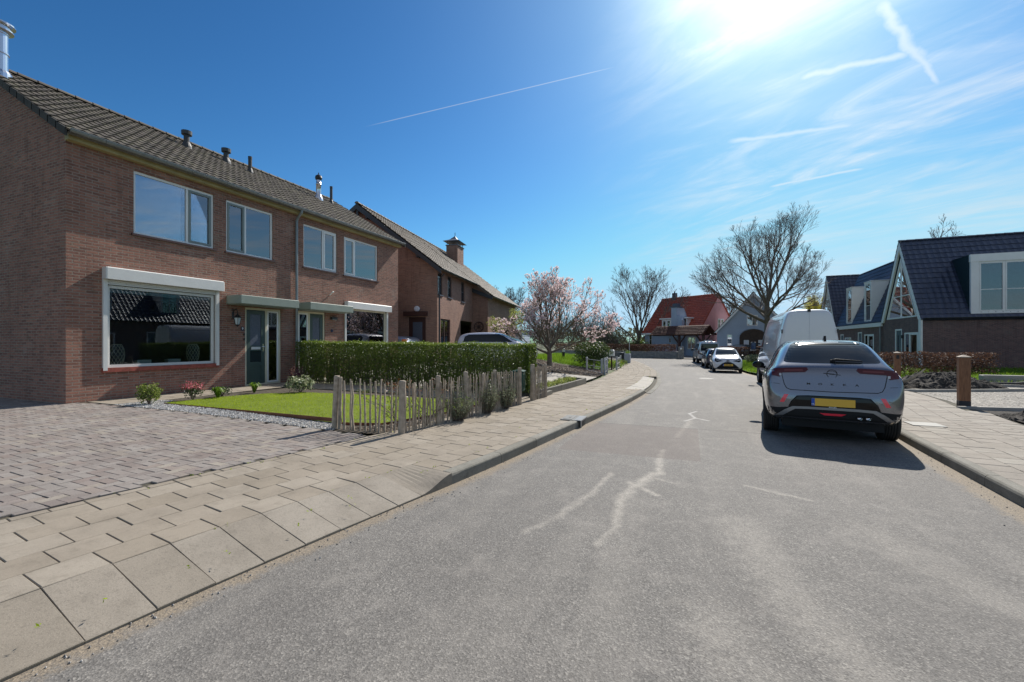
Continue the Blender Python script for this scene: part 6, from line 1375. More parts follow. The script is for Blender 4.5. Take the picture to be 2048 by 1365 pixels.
# heaps of earth
def heap(label, cx, cy, rx, ry, h, seed, z0, mat, group=None, name='earth_heap', cat='soil heap'):
    b = MB(); n, mN = 64, 22; rows = []
    for j in range(mN+1):
        t = j/mN; row = []
        for k in range(n):
            a = 2*math.pi*k/n; wv2 = 1+.22*noise.noise(Vector((math.cos(a)*1.3+seed, math.sin(a)*1.3, 0))); x, y = cx+rx*t*wv2*math.cos(a), cy+ry*t*wv2*math.sin(a)
            q = (1-t*t)**1.1; z = z0+h*q*(1+.5*noise.noise(Vector((x*1.6, y*1.6, seed))))+(.10*noise.noise(Vector((x*5, y*5, seed+4)))+.05*noise.noise(Vector((x*13, y*13, seed+9))))*(1 if t < .93 else .2)
            row.append(b.V((x, y, z-.05*(t > .97))))
        rows.append(row)
    for j in range(mN):
        for k in range(n): b.F((rows[j][k], rows[j+1][k], rows[j+1][(k+1)%n], rows[j][(k+1)%n]))
    rs_ = random.Random(seed)
    for k in range(260):                                              # clods
        a, t = rs_.uniform(0,6.28), rs_.random()**.5; x, y = cx+rx*t*math.cos(a), cy+ry*t*math.sin(a); s_ = rs_.uniform(.015,.06); z = z0+h*(1-t*t)**1.1*(1+.5*noise.noise(Vector((x*1.6, y*1.6, seed))))+.02
        ids = [b.V((x+s_*math.cos(q)*rs_.uniform(.6,1.2), y+s_*math.sin(q)*rs_.uniform(.6,1.2), z+rs_.uniform(-.3,.2)*s_)) for q in (0,1.2,2.5,3.8,5.0)]; tp = b.V((x,y,z+s_*.8))
        for i in range(5): b.F((ids[i], ids[(i+1)%5], tp))
    return tag(b.build(name, mat, uv=False), label, cat, group)
heap('dark earth heap beside the lifted paving sheet behind the grey car', 7.9, 19.1, 1.5, 1.15, .46, 2, gz(18)+.06, MAT['earth']); heap('rough dark earth heap at the right pavement edge, nearest', 6.6, 10.9, 1.15, 1.0, .26, 7, gz(11)+.05, MAT['earth']); heap('low ridge of dark earth running off the right edge of the picture', 8.6, 11.4, 1.5, .75, .24, 9, gz(11)+.05, MAT['earth'])
b = MB(); pts = []; 
for k in range(15):                                                  # lifted sheet
    t = k/14; pts.append((6.1+.85*t, 18.7-.8*t, gz(18.5)+.13+.04*t+.58*t**2.2, 1-t*.93))
prev = None
for x, y, z, q_ in pts:
    r_ = [b.V((x+.45*q_, y+.55*q_, z+.015)), b.V((x-.45*q_, y-.55*q_, z+.015)), b.V((x-.45*q_, y-.55*q_, z)), b.V((x+.45*q_, y+.55*q_, z))]
    if prev:
        for i in range(4): b.F((prev[i], prev[(i+1)%4], r_[(i+1)%4], r_[i]))
    else: b.F(r_)
    prev = r_
b.F(prev[::-1]); tag(b.build('liner_sheet', plain('pale_geotextile',(.36,.34,.31),.85,var=.1), None, smooth=False, uv=False), 'pale sheet curling up beside the earth heap', 'sheet')
def strip(name, pts, wid, h, z0, mat, label, cat, group=None):
    b = MB(); prev = None
    for i, (x, y) in enumerate(pts):
        a = Vector(pts[max(0,i-1)]); c = Vector(pts[min(len(pts)-1,i+1)]); d = (c-a).normalized(); nx_, ny_ = -d.y*wid/2, d.x*wid/2; z = (z0(x, y) if callable(z0) else z0)
        r_ = [b.V((x-nx_,y-ny_,z-.05)), b.V((x+nx_,y+ny_,z-.05)), b.V((x+nx_,y+ny_,z+h)), b.V((x-nx_,y-ny_,z+h))]
        if prev:
            for k in range(4): b.F((prev[k], prev[(k+1)%4], r_[(k+1)%4], r_[k]))
        else: b.F(r_[::-1])
        prev = r_
    b.F(prev); return tag(b.build(name, mat, uv=False), label, cat, group)
GW_ = lambda x, y: garden(x, y)
strip('edging_strip', [(5.3,12.25),(6.5,12.5),(9,12.9),(14,13.2),(22,13.4)], .07, .05, GW_, MAT['concrete'], 'pale concrete edging along the near side of the gravel yard', 'edging')
arc = [(5.95,16.6),(8,17.6),(9.6,18.3)]+[(9.6+.9*math.sin(t), 19.1-.8*math.cos(t)) for t in [math.pi*k/8 for k in range(9)]]+[(9.0,20.1)]
strip('edging_strip', arc, .07, .06, GW_, MAT['concrete'], 'pale curved edging loop at the corner of the gravel yard', 'edging')
strip('hose', [(8.3,21.6),(8.9,20.9),(9.6,20.4),(10.3,20.35),(10.9,20.8)], .06, .10, GW_, MAT['darkgrey'], 'dark and pale flexible edging lying on the turf behind the earth heap', 'edging')
b = MB(); b.bbox(10.0,19.5,21.45,21.75,garden(13,21.6)-.05,garden(13,21.6)+.24,.02); tag(b.build('concrete_beam', MAT['concrete'], None, uv=False), 'long grey concrete beam at the back of the gravel yard', 'beam')
b = MB(); b.bbox(12.6,18,20.9,21.2,garden(13,21.6)-.05,garden(13,21.6)+.06,.02); tag(b.build('timber_beam', MAT['brownwood'], None, uv=False), 'dark timber lying in front of the concrete beam', 'beam')
# iron garden gate and its fences
def railpanel(b, p0, p1, z0, h, n, curl=True):
    P0, P1 = Vector((*p0, 0)), Vector((*p1, 0)); d = P1-P0
    for zf_ in (.10, h*.52, h-.03): b.tube([P0+Vector((0,0,z0+zf_)), P1+Vector((0,0,z0+zf_))], .012, 5)
    for k in range(n+1): q = P0+d*k/n; b.tube([q+Vector((0,0,z0+.10)), q+Vector((0,0,z0+h-.03))], .008, 4)
    if curl:
        q = P0+d*.5; c = Vector((0,0,z0+h*.52)); dd = d.normalized()
        b.tube([q+c+dd*.13, q+c+Vector((0,0,.14)), q+c-dd*.13, q+c-Vector((0,0,.14)), q+c+dd*.13], .008, 4)
MAT['galv'] = plain('galvanised_iron', (.42,.44,.47), .5, .5, var=.15)
def gate(label, p0, p1, post=True, n=2, z=None, h=.72):
    T_ = thing('iron_gate', label, 'gate', (0,0,0), 0, 'low iron gates and rails by the magnolia bed'); z0 = gz(p0[1])+.10 if z is None else z; b = MB(); railpanel(b, p0, p1, z0, h, n); b.build('rails', MAT['galv'], T_, uv=False)
    for p in (p0, p1): b = MB(); b.bbox(p[0]-.045,p[0]+.045,p[1]-.045,p[1]+.045,z0-.05,z0+h+.08,.01); b.build('post', MAT['galv'], T_, uv=False)
gate('low galvanised iron rail with a diamond motif, facing the pavement under the magnolia', (-5.20,23.4), (-4.0,21.3)); gate('short iron gate leaf at the pavement, right end of the diamond rail', (-3.88,21.4), (-3.98,22.6), n=3); gate('iron rail beyond the gate among the yellow flowers', (-3.95,25.6), (-4.2,28.8), n=8)
# bin, planter, pole, bollard lamp, white box
BN = thing('litter_bin', 'dark street litter bin beside the grey planter far along the left pavement', 'bin', (-5.35,37.6,-.25)); b = MB(); b.lathe([(0,.9),(.2,.88),(.24,.78),(.24,.72),(.22,.70),(.21,.08),(.0,.05)], n=14); b.build('body', MAT['darkgrey'], BN, uv=False); b = MB(); b.bbox(-.03,.03,-.03,.03,-.1,.1,.005); b.build('foot', MAT['black'], BN, uv=False)
PL = thing('planter', 'square pale grey planter with a green plant far along the left pavement', 'planter', (-4.85,37.2,-.25)); b = MB(); b.bbox(-.24,.24,-.24,.24,0,.78,.02); b.build('tub', plain('pale_blue_grey_tub',(.30,.34,.40),.6), PL, uv=False); b = MB(); leaves(b, 160, lambda: (rs.gauss(0,.1), rs.gauss(0,.1), .82+abs(rs.gauss(0,.12))), .10, asp=.3); b.build('foliage', MAT['grass2'], PL, uv=False)
SP = thing('sign_pole', 'thin grey pole rising behind the planter', 'pole', (-5.15,40.8,-.25)); b = MB(); b.tube([(0,0,-.1),(0,0,2.25)], .03, 8); b.build('pole', MAT['galv'], SP, uv=False); b = MB(); b.lathe([(.03,2.25),(.034,2.28),(0,2.3)], n=8); b.build('cap', MAT['black'], SP, uv=False)
LB = thing('bollard_lamp', 'black garden bollard lamp with a pale head in the grass behind the magnolia', 'lamp', (-8.6,30.9,garden(-8.6,30.9))); b = MB(); b.lathe([(.10,0),(.10,.52),(.0,.52)], n=12); b.lathe([(.12,.72),(.12,.76),(.0,.80)], n=12); b.build('post', MAT['black'], LB, uv=False); b = MB(); b.lathe([(.09,.52),(.09,.72)], n=12); b.build('lamp_lens', MAT['white'], LB, uv=False)
WB = thing('mailbox', 'white mailbox on a dark post right of the evergreen bush', 'mailbox', (-4.45,26.9,-.14)); b = MB(); b.bbox(-.04,.04,-.04,.04,-.05,.8,.006); b.build('post', MAT['brownwood'], WB, uv=False); b = MB(); b.bbox(-.16,.16,-.11,.11,.80,1.18,.03); b.build('body', MAT['white'], WB, uv=False)
# dark fence beyond the flowers
FN = thing('rail_fence', 'dark slender rail fence beyond the flower patch', 'fence', (0,0,0)); b = MB()
for k in range(40): b.tube([(-7.0+.02*k, 33+.28*k, -.25),(-7.0+.02*k, 33+.28*k, .62)], .014, 4)
b.build('bars', MAT['black'], FN, uv=False); b = MB(); b.tube([(-7.0,33,.55),(-6.2,44,.50)], .02, 4); b.tube([(-7.0,33,.0),(-6.2,44,-.05)], .02, 4); b.build('rail', MAT['black'], FN, uv=False)
# weeds in the joints and stray twigs / stones on the road
b = MB()
for k in range(240):
    s = rs.uniform(s0, sL(30)); x, y = offp(atL, s, rs.choice((.135,.3,.6,2.1,2.2))); z = gz(y)+.11
    for j in range(4): leaves(b, 1, lambda: (x+rs.gauss(0,.012), y+rs.gauss(0,.012), z+rs.uniform(0,.02)), .022, asp=.4)
tag(b.build('joint_weeds', MAT['grass'], uv=False), kind='stuff')
b = MB()
for k in range(700):
    y = 14*rs.random()**1.6+.6; side = rs.random() < .55; x = (xl(y)+abs(rs.gauss(0,.13)) if side else xr(y)-abs(rs.gauss(0,.18))) if rs.random() < .88 else rs.uniform(xl(y), xr(y)); s_ = rs.uniform(.003,.009); z = gz(y)+.004; b.ct = rs.random()*.6+.01
    ids = [b.V((x+s_*math.cos(q), y+s_*math.sin(q)*.8, z)) for q in (0,1.6,3.1,4.7)]; tp = b.V((x,y,z+s_*.9))
    for i in range(4): b.F((ids[i], ids[(i+1)%4], tp))
tag(b.build('loose_grit', MAT['pebble'], uv=False), kind='stuff')
# ------------------------------------------------------------------ vehicles (local: x right, y forward, z up)
def paint(name, c, metal=.0, rough=.35, flake=True):
    m = M(name); m.set(c, rough, metal, coat=1.0); m.b.inputs['Coat Roughness'].default_value = .03; return m.m
MAT['rubber'] = plain('tyre_rubber', (.018,.018,.019), .75, var=.2, bump=.3)
MAT['under'] = plain('black_underbody', (.008,.008,.009), .8)
MAT['pblack'] = (lambda m: m.set((.004,.004,.005), .12, spec=.35).m)(M('gloss_black_trim')); MAT['trim'] = plain('grained_black_trim', (.016,.016,.018), .7, spec=.2)
MAT['redlens'] = (lambda m: m.set((.075,.006,.010), .12, spec=.5).m)(M('dark_red_lens')); MAT['redbright'] = (lambda m: m.set((.90,.03,.06), .3, coat=1.0).m)(M('bright_red_reflector'))
MAT['clearlens'] = (lambda m: m.set((.45,.46,.48), .1, coat=1.0).m)(M('clear_lamp_lens')); MAT['plate'] = plain('yellow_number_plate', (.80,.46,.05), .4); MAT['plateblue'] = plain('blue_plate_field', (.01,.08,.45), .4)
MAT['alloy'] = plain('grey_alloy', (.30,.30,.31), .3, .8)
def body(root, st, mat, wheels, r_arch, sub=2, name='body', crease=None):
    """loft of half sections; st rows: y, z0, mw, belt, bw, rz, rw, bulge"""
    b = MB(); rings = []
    for row in st:
        y, z0, mw, bz, bw, rz, rw = row[:7]; zm = z0+(bz-z0)*.48
        half = [(0, z0), (mw*.72, z0), (mw*.955, z0+.03), (mw, zm), (mw*.992, bz-.10*(bz-z0)), (bw, bz), (lerp(bw, rw, .50)+.012, lerp(bz, rz, .52)), (rw, rz-.17*max(0, rz-bz)*.55-.005), (rw*.80, rz-.012), (rw*.4, rz-.002), (0, rz)]
        full = half+[(-x, z) for x, z in half[-2:0:-1]]; rings.append([b.V((x, y, z)) for x, z in full])
    for a, c in zip(rings, rings[1:]):
        n = len(a)
        for k in range(n): b.F((a[k], a[(k+1)%n], c[(k+1)%n], c[k]))
    b.F(rings[0][::-1]); b.F(rings[-1])
    o = b.build(name, [mat, MAT['under']], root, smooth=True, uv=False)
    bm_ = bmesh.new(); bm_.from_mesh(o.data); bmesh.ops.recalc_face_normals(bm_, faces=bm_.faces); bm_.to_mesh(o.data); bm_.free()
    md = o.modifiers.new('s', 'SUBSURF'); md.levels = md.render_levels = sub
    def bake():
        dg = bpy.context.evaluated_depsgraph_get(); dg.update(); me = bpy.data.meshes.new_from_object(o.evaluated_get(dg)); o.modifiers.clear(); o.data = me
    bake()
    bv = MB(); bv.v = [tuple(v.co) for v in o.data.vertices]; tree_ = BVHTree.FromPolygons(bv.v, [tuple(p.vertices) for p in o.data.polygons])
    if wheels:
        cb_ = MB(); cuts = []
        for y in wheels:
            for s_ in (-1, 1):
                c = MB(); c.lathe([(0, s_*.50), (r_arch, s_*.50), (r_arch, s_*1.3), (0, s_*1.3)], (0, y, .33), 28, 0); co_ = c.build('cut', [MAT['under']], root, uv=False)
                b2 = bmesh.new(); b2.from_mesh(co_.data); bmesh.ops.remove_doubles(b2, verts=b2.verts, dist=1e-4); bmesh.ops.recalc_face_normals(b2, faces=b2.faces); b2.to_mesh(co_.data); b2.free(); cuts.append(co_)
                mb_ = o.modifiers.new('b', 'BOOLEAN'); mb_.operation = 'DIFFERENCE'; mb_.object = co_; mb_.solver = 'EXACT'
                try: mb_.material_mode = 'TRANSFER'
                except Exception: pass
        bake()
        for c in cuts: bpy.data.objects.remove(c)
    return o, tree_
DIRS = {'rear': ((0,-6,0), (0,1,0), (0, 2)), 'front': ((0,6,0), (0,-1,0), (0, 2)), 'left': ((-4,0,0), (1,0,0), (1, 2)), 'right': ((4,0,0), (-1,0,0), (1, 2)), 'top': ((0,0,4), (0,0,-1), (0, 1))}
def patch(tr, root, name, pts, side, mat, off=.004, step=.04, label=None, thick=None):
    """trim panel: polygon projected on the body skin and lifted a few mm, with its own edge thickness"""
    o_, d_, ax = DIRS[side]; vs_ = [Vector(p) for p in pts]; n = len(vs_)
    dense = []
    for i in range(n):
        a, c = vs_[i], vs_[(i+1)%n]; k = max(1, int((c-a).length/step)); dense += [a.lerp(c, j/k) for j in range(k)]
    ed = [(i, (i+1)%len(dense)) for i in range(len(dense))]; extra = []
    x0, x1, y0, y1 = min(p.x for p in vs_), max(p.x for p in vs_), min(p.y for p in vs_), max(p.y for p in vs_); pl = [(p.x, p.y) for p in vs_]
    x = x0+step/2
    while x < x1:
        y = y0+step/2
        while y < y1:
            if inpoly(x, y, pl): extra.append(Vector((x, y)))
            y += step
        x += step
    V_, E_, F_, *_ = delaunay_2d_cdt(dense+extra, ed, [], 1, 1e-5)
    b = MB(); ok = []; d = Vector(d_); thick = thick or (off+.006)
    for p in V_:
        o2 = Vector(o_); o2[ax[0]] = p.x; o2[ax[1]] = p.y; h = tr.ray_cast(o2, d, 9)
        if h[0] is None: ok.append(None); b.v.append((0,0,0)); continue
        nn = h[1] if h[1].dot(d) < 0 else -h[1]; q = h[0]+nn*off; ok.append((h[0], nn)); b.v.append(tuple(q))
    cnt = {}
    for f in F_:
        if any(ok[i] is None for i in f): continue
        a, c, e = (Vector(b.v[i]) for i in f[:3]); f = tuple(f)
        if (c-a).cross(e-a).dot(d) > 0: f = f[::-1]
        b.F(f)
        for i in range(len(f)): k = tuple(sorted((f[i], f[(i+1)%len(f)]))); cnt.setdefault(k, []).append((f[i], f[(i+1)%len(f)]))
    for k, l in cnt.items():
        if len(l) == 1:
            i, j = l[0]; q = [b.V(Vector(b.v[t])-ok[t][1]*thick) for t in (i, j)]; b.F((j, i, q[0], q[1]))
    o = b.build(name, mat, root, smooth=False, uv=False)
    if label: o['label'] = label
    return o
def seam(tr, root, name, pts, side, w_=.006, mat=None, off=.0015):
    pts = [Vector(p) for p in pts]; l = []; r_ = []
    for i, p in enumerate(pts):
        a = pts[max(0, i-1)]; c = pts[min(len(pts)-1, i+1)]; d = (c-a).normalized(); nn = Vector((-d.y, d.x))*w_/2; l.append(p+nn); r_.append(p-nn)
    return patch(tr, root, name, l+r_[::-1], side, mat or MAT['under'], off, .06)
def mir(pts): return [(-x, z) for x, z in pts]
def rnd2(pts, it=1):
    for _ in range(it):
        o_ = []
        for i in range(len(pts)):
            a, c = Vector(pts[i]), Vector(pts[(i+1)%len(pts)]); k = min(.25, .03/max(.001, (c-a).length)); o_ += [tuple(a.lerp(c, k)), tuple(a.lerp(c, 1-k))]
        pts = o_
    return pts
def wheel(root, x, y, r, w_, side, rim='alloy', hub=.66):
    """side: +1 outer face towards +x"""
    b = MB(); h = w_/2; R_ = r
    prof = [(r*.64, -h*.80), (r*.80, -h*.98), (r*.93, -h), (r*.975, -h*.9), (r, -h*.72)]
    for k in range(-2, 3):
        c = k*h*.28; prof += [(r, c-h*.10), (r-.007, c-h*.08), (r-.007, c-h*.04), (r, c-h*.02)]
    prof += [(r, h*.72), (r*.975, h*.9), (r*.93, h), (r*.80, h*.98), (r*.64, h*.80)]
    b.lathe(prof, (0,0,0), 40, 0); wv2 = b.build('wheel', MAT['rubber'], root, smooth=True, uv=False); wv2.location = (x, y, r)
    b = MB(); s_ = side; rr = r*.65
    b.lathe([(rr, -h*.8*s_), (rr*.97, h*.5*s_), (rr, h*.84*s_), (rr*.93, h*.86*s_), (rr*.90, h*.55*s_)], n=28, axis=0)
    for k in range(10):
        a = 2*math.pi*k/10; ca, sa_ = math.cos(a), math.sin(a); tw = .018
        p = [(h*.72*s_, ca*rr*.12-sa_*tw*1.6, sa_*rr*.12+ca*tw*1.6), (h*.72*s_, ca*rr*.12+sa_*tw*1.6, sa_*rr*.12-ca*tw*1.6), (h*.74*s_, ca*rr*.95+sa_*tw, sa_*rr*.95-ca*tw), (h*.74*s_, ca*rr*.95-sa_*tw, sa_*rr*.95+ca*tw)]
        q = [(v_[0]-.03*s_, v_[1], v_[2]) for v_ in p]; i = [b.V(v_) for v_ in p]; j = [b.V(v_) for v_ in q]; b.F(i)
        for t in range(4): b.F((i[t], i[(t+1)%4], j[(t+1)%4], j[t]))
    b.lathe([(0, h*.76*s_), (rr*.2, h*.75*s_), (rr*.22, h*.6*s_)], n=14, axis=0); o = b.build('rim', MAT['alloy'], wv2, uv=False)
    b = MB(); b.lathe([(rr*.9, h*.2*s_), (0, h*.2*s_)], n=20, axis=0); b.build('brake_disc', MAT['under'], wv2, uv=False)
    return wv2
def mirror_(root, x, y, z, s_, mat, size=(.11,.09,.075)):
    b = MB(); cx = x+s_*.10; prof = [(-size[2], .55), (-size[2]*.6, .95), (0, 1), (size[2]*.7, .8), (size[2]*1.3, .35)]
    prev = None
    for yy, k in prof:
        rg = [b.V((cx+size[0]*k*math.cos(t), y+yy, z+size[1]*k*math.sin(t)*(.85 if math.sin(t) < 0 else 1))) for t in [2*math.pi*q/12 for q in range(12)]]
        if prev:
            for q in range(12): b.F((prev[q], prev[(q+1)%12], rg[(q+1)%12], rg[q]))
        else: b.F(rg[::-1])
        prev = rg
    b.F(prev); b.tube([(x-s_*.03, y, z-.05), (cx-s_*.05, y, z-.04)], .03, 6); o = b.build('wing_mirror', mat, root, smooth=True, uv=False)
    b = MB(); b.lathe([(0,-size[2]-.003),(size[1]*.62,-size[2]-.002)], (cx, y, z), 12, 1); b.build('mirror_glass', MAT['glasscar'], o, uv=False); return o
def platebox(root, x, y, z, w_, h, face, txt=None, blank=True):
    """face -1: seen from behind (text reads along +x); +1: seen from the front"""
    b = MB(); b.bbox(x-w_/2, x+w_/2, min(y, y+face*.012), max(y, y+face*.012), z-h/2, z+h/2, .004); p = b.build('number_plate', MAT['plate'], root, uv=False)
    sx_ = x-w_/2 if face < 0 else x+w_/2-.042; b = MB(); yy = y+face*.0125; b.box(sx_, sx_+.042, min(yy, yy+face*.001), max(yy, yy+face*.001), z-h/2+.002, z+h/2-.002); b.build('blue_field', MAT['plateblue'], p, uv=False)
    rot = (R(90), 0, 0) if face < 0 else (R(90), 0, R(180))
    text('NL', .028, MAT['white'], p, (sx_+.021, yy+face*.002, z-h*.28), rot, 'lettering', .0004)
    if txt: text(txt, .095, MAT['black'], p, (x-face*.02*-1 if face > 0 else x+.02, yy+face*.001, z), rot, 'lettering', .0006, .95)
    return p

# --- the grey hatchback parked nearest on the right
V = thing('parked_car', 'silver-grey car seen from behind, parked nearest at the right kerb', 'car', (2.20, 9.74, 0), -7.5)
silver = paint('silver_grey_metallic', (.19,.195,.22), .75, .20)
st = [(-2.085,.47,.52,.60,.50,.645,.36),(-2.075,.42,.66,.66,.66,.72,.50),(-2.055,.36,.755,.72,.755,.80,.58),(-2.02,.34,.80,.86,.775,.95,.62),(-1.99,.33,.825,1.00,.775,1.095,.66),(-1.93,.31,.84,1.06,.755,1.15,.67),(-1.84,.28,.855,1.08,.745,1.20,.63),(-1.66,.24,.875,1.09,.76,1.32,.585),(-1.40,.22,.89,1.08,.775,1.475,.55),(-1.22,.21,.895,1.06,.785,1.525,.555),(-.80,.20,.89,1.03,.80,1.545,.575),(-.2,.20,.885,1.0,.80,1.55,.58),(.30,.20,.885,.99,.80,1.50,.575),(.70,.20,.885,.98,.79,1.29,.60),(1.02,.20,.89,.97,.78,1.09,.66),(1.45,.21,.89,.93,.74,1.01,.6),(1.80,.23,.86,.85,.66,.92,.5),(2.00,.27,.78,.72,.60,.78,.42),(2.07,.36,.62,.60,.5,.64,.35)]
bd, tr = body(V, st, silver, (-1.27, 1.29), .385)
P_ = lambda n, pts, s, m, off=.004, **k: patch(tr, bd, n, pts, s, m, off, **k)
glass_pts = rnd2([(-.60,1.195),(-.585,1.25),(-.50,1.44),(-.46,1.485),(-.2,1.505),(.2,1.505),(.46,1.485),(.50,1.44),(.585,1.25),(.60,1.195),(.3,1.185),(-.3,1.185)])
g = P_('rear_window', glass_pts, 'rear', MAT['glasscar'], .004)
P_('spoiler_shadow', [(-.44,1.488),(-.2,1.508),(.2,1.508),(.44,1.488),(.42,1.462),(-.42,1.462)], 'rear', MAT['pblack'], .009); P_('brake_lamp', [(-.16,1.482),(.16,1.482),(.155,1.494),(-.155,1.494)], 'rear', MAT['clearlens'], .014)
for s_ in (1,-1):
    mm_ = (lambda p: p) if s_ > 0 else mir
    P_('tail_lamp', mm_([(.33,1.045),(.29,1.085),(.31,1.115),(.52,1.105),(.725,1.09),(.765,1.065),(.76,.985),(.66,.965),(.625,1.03)]), 'rear', MAT['redlens'], .008, step=.03, thick=.02)
    P_('lamp_insert', mm_([(.36,1.062),(.36,1.085),(.60,1.078),(.60,1.055)]), 'rear', (lambda m: m.set((.16,.035,.035), .25).m)(M('lamp_bar')), .011); P_('lamp_insert', mm_([(.635,.985),(.635,1.02),(.665,1.02),(.665,.985)]), 'rear', MAT['clearlens'], .011)
    P_('bumper_reflector', mm_([(.545,.705),(.60,.705),(.66,.585),(.605,.585)]), 'rear', MAT['redbright'], .011)
    P_('bumper_blade', mm_([(.42,.745),(.46,.715),(.60,.665),(.70,.55),(.725,.565),(.665,.725),(.60,.752)][:0] or [(.40,.740),(.52,.725),(.60,.735),(.66,.70),(.715,.60),(.74,.52),(.715,.505),(.655,.555),(.55,.535),(.535,.56),(.52,.60),(.50,.66)]), 'rear', silver, .007, step=.03)
P_('lower_bumper', [(-.82,.50),(-.70,.50),(-.55,.515),(-.52,.60),(-.44,.695),(-.3,.705),(.3,.705),(.44,.695),(.52,.60),(.55,.515),(.70,.50),(.82,.50),(.80,.40),(.64,.365),(-.64,.365),(-.80,.40)], 'rear', MAT['trim'], .003)
P_('gloss_panel', [(-.56,.535),(-.50,.61),(-.42,.688),(.42,.688),(.50,.61),(.56,.535),(.3,.548),(-.3,.548)], 'rear', MAT['pblack'], .0055)
P_('skid_bar', [(-.71,.385),(-.60,.47),(-.50,.53),(-.3,.538),(.3,.538),(.50,.53),(.60,.47),(.71,.385),(.62,.385),(.53,.45),(.46,.495),(.3,.502),(-.3,.502),(-.46,.495),(-.53,.45),(-.62,.385)], 'rear', paint('dull_silver_trim', (.24,.245,.26), .6, .4), .012, step=.03)
P_('valance', [(-.52,.44),(-.45,.492),(.45,.492),(.52,.44),(.55,.39),(-.55,.39)], 'rear', MAT['under'], .008)
P_('fog_lamp', [(-.16,.455),(.16,.455),(.10,.425),(-.10,.425)], 'rear', MAT['redbright'], .013); 
seam(tr, bd, 'tailgate_seam', [(-.63,1.12),(-.63,1.0),(-.60,.86),(-.57,.80),(-.52,.778),(0,.768),(.52,.778),(.57,.80),(.60,.86),(.63,1.0),(.63,1.12)], 'rear', .010)
seam(tr, bd, 'bumper_crease', [(-.78,.87),(-.66,.86)], 'rear', .005); seam(tr, bd, 'bumper_crease', [(.78,.87),(.66,.86)], 'rear', .005)
platebox(bd, 0, -2.105, .615, .52, .11, -1); text('MAABEL', .026, MAT['white'], bd, (0, -2.10, .545), (R(90),0,0), 'lettering', .0005)
lx = -.30
for chx, xx in zip('MOKKA', (-.29,-.145,0,.145,.29)):
    h = tr.ray_cast(Vector((xx,-6,.875)), Vector((0,1,0)), 9); text(chx, .043, MAT['black'], bd, (xx, h[0].y-.003, .875), (R(90),0,0), 'lettering', .001, 1.5)
h = tr.ray_cast(Vector((0,-6,1.03)), Vector((0,1,0)), 9); yl = h[0].y-.008
b = MB(); b.tube([(.062*math.cos(t), yl, 1.03+.062*math.sin(t)) for t in [2*math.pi*k/28 for k in range(29)]], .0045, 6); b.prism([(-.105,1.043),(.03,1.034),(.022,1.026),(-.10,1.040)], 1, yl-.006, yl+.004); b.prism([(.105,1.017),(-.03,1.026),(-.022,1.034),(.10,1.020)], 1, yl-.0062, yl+.0038); b.prism([(-.022,1.026),(.022,1.034),(.022,1.026),(-.022,1.030)], 1, yl-.0058, yl+.0042); b.build('badge', MAT['black'], bd, uv=False)
h = tr.ray_cast(Vector((.15,-6,1.215)), Vector((0,1,0)), 9); yw = h[0].y-.02
b = MB(); b.tube([(.02,yw,1.215),(.06,yw-.012,1.235),(.36,yw-.005,1.222),(.385,yw,1.215)], [.024,.02,.009,.006], 8); b.tube([(.06,yw-.005,1.218),(.0,yw+.005,1.212)], .026, 8); b.build('rear_wiper', MAT['trim'], bd, smooth=True, uv=False)
b = MB(); b.prism([(-1.22,1.50),(-.98,1.50),(-1.0,1.54),(-1.09,1.565),(-1.165,1.605),(-1.185,1.605)], 0, -.016, .016); b.build('roof_aerial', MAT['pblack'], bd, uv=False)
for xx in (.305,.40): b = MB(); b.lathe([(.028,-.10),(.034,-.008),(.038,0),(.034,.004),(.030,-.02),(.0,-.06)][:5], (xx,-2.06,.425), 18, 1); b.lathe([(.030,-.02),(0,-.02)], (xx,-2.06,.425), 14, 1); e_ = b.build('exhaust_tip', MAT['chrome'], bd, smooth=True, uv=False)
for e_ in [o for o in bpy.data.objects if o.name.startswith('exhaust_tip')]:
    e_.rotation_euler = (0,0,0)
b = MB(); b.box(-.62,.62,-1.9,1.9,.20,.40); b.tube([(-.6,-1.6,.28),(.2,-1.6,.28),(.35,-1.95,.40)], .05, 8); b.bbox(.1,.55,-1.85,-1.45,.22,.36,.03); b.build('underbody', MAT['under'], V, uv=False)
b = MB(); b.box(-.80,.80,-1.34,-1.20,.26,.36); b.box(-.80,.80,1.22,1.36,.26,.36); b.build('axle', MAT['under'], V, uv=False)
sg = [(-1.28,1.10),(-1.1,1.36),(-.78,1.46),(.1,1.465),(.42,1.38),(.80,1.10),(.76,1.04),(-.6,1.07)]
for sd in ('left','right'):
    P_('side_window', sg, sd, MAT['glasscar'], .004); P_('wheel_arch_trim', [(-1.27+.43*math.cos(t), .33+.43*math.sin(t)) for t in [math.pi*k/14 for k in range(15)]]+[(-1.27+.375*math.cos(t), .33+.375*math.sin(t)) for t in [math.pi*(14-k)/14 for k in range(15)]], sd, MAT['trim'], .006, step=.05)
    P_('wheel_arch_trim', [(1.29+.43*math.cos(t), .33+.43*math.sin(t)) for t in [math.pi*k/14 for k in range(15)]]+[(1.29+.375*math.cos(t), .33+.375*math.sin(t)) for t in [math.pi*(14-k)/14 for k in range(15)]], sd, MAT['trim'], .006, step=.05)
    P_('sill_trim', [(-.85,.22),(.85,.22),(.84,.34),(-.84,.34)], sd, MAT['trim'], .006); seam(tr, bd, 'door_seam', [(-.78,1.05),(-.75,.8),(-.85,.5)], sd); seam(tr, bd, 'door_seam', [(.02,1.03),(.0,.36)], sd); seam(tr, bd, 'door_seam', [(.88,1.0),(.86,.5)], sd)
    P_('door_handle', [(-.62,.90),(-.44,.905),(-.44,.925),(-.62,.925)], sd, silver, .02)
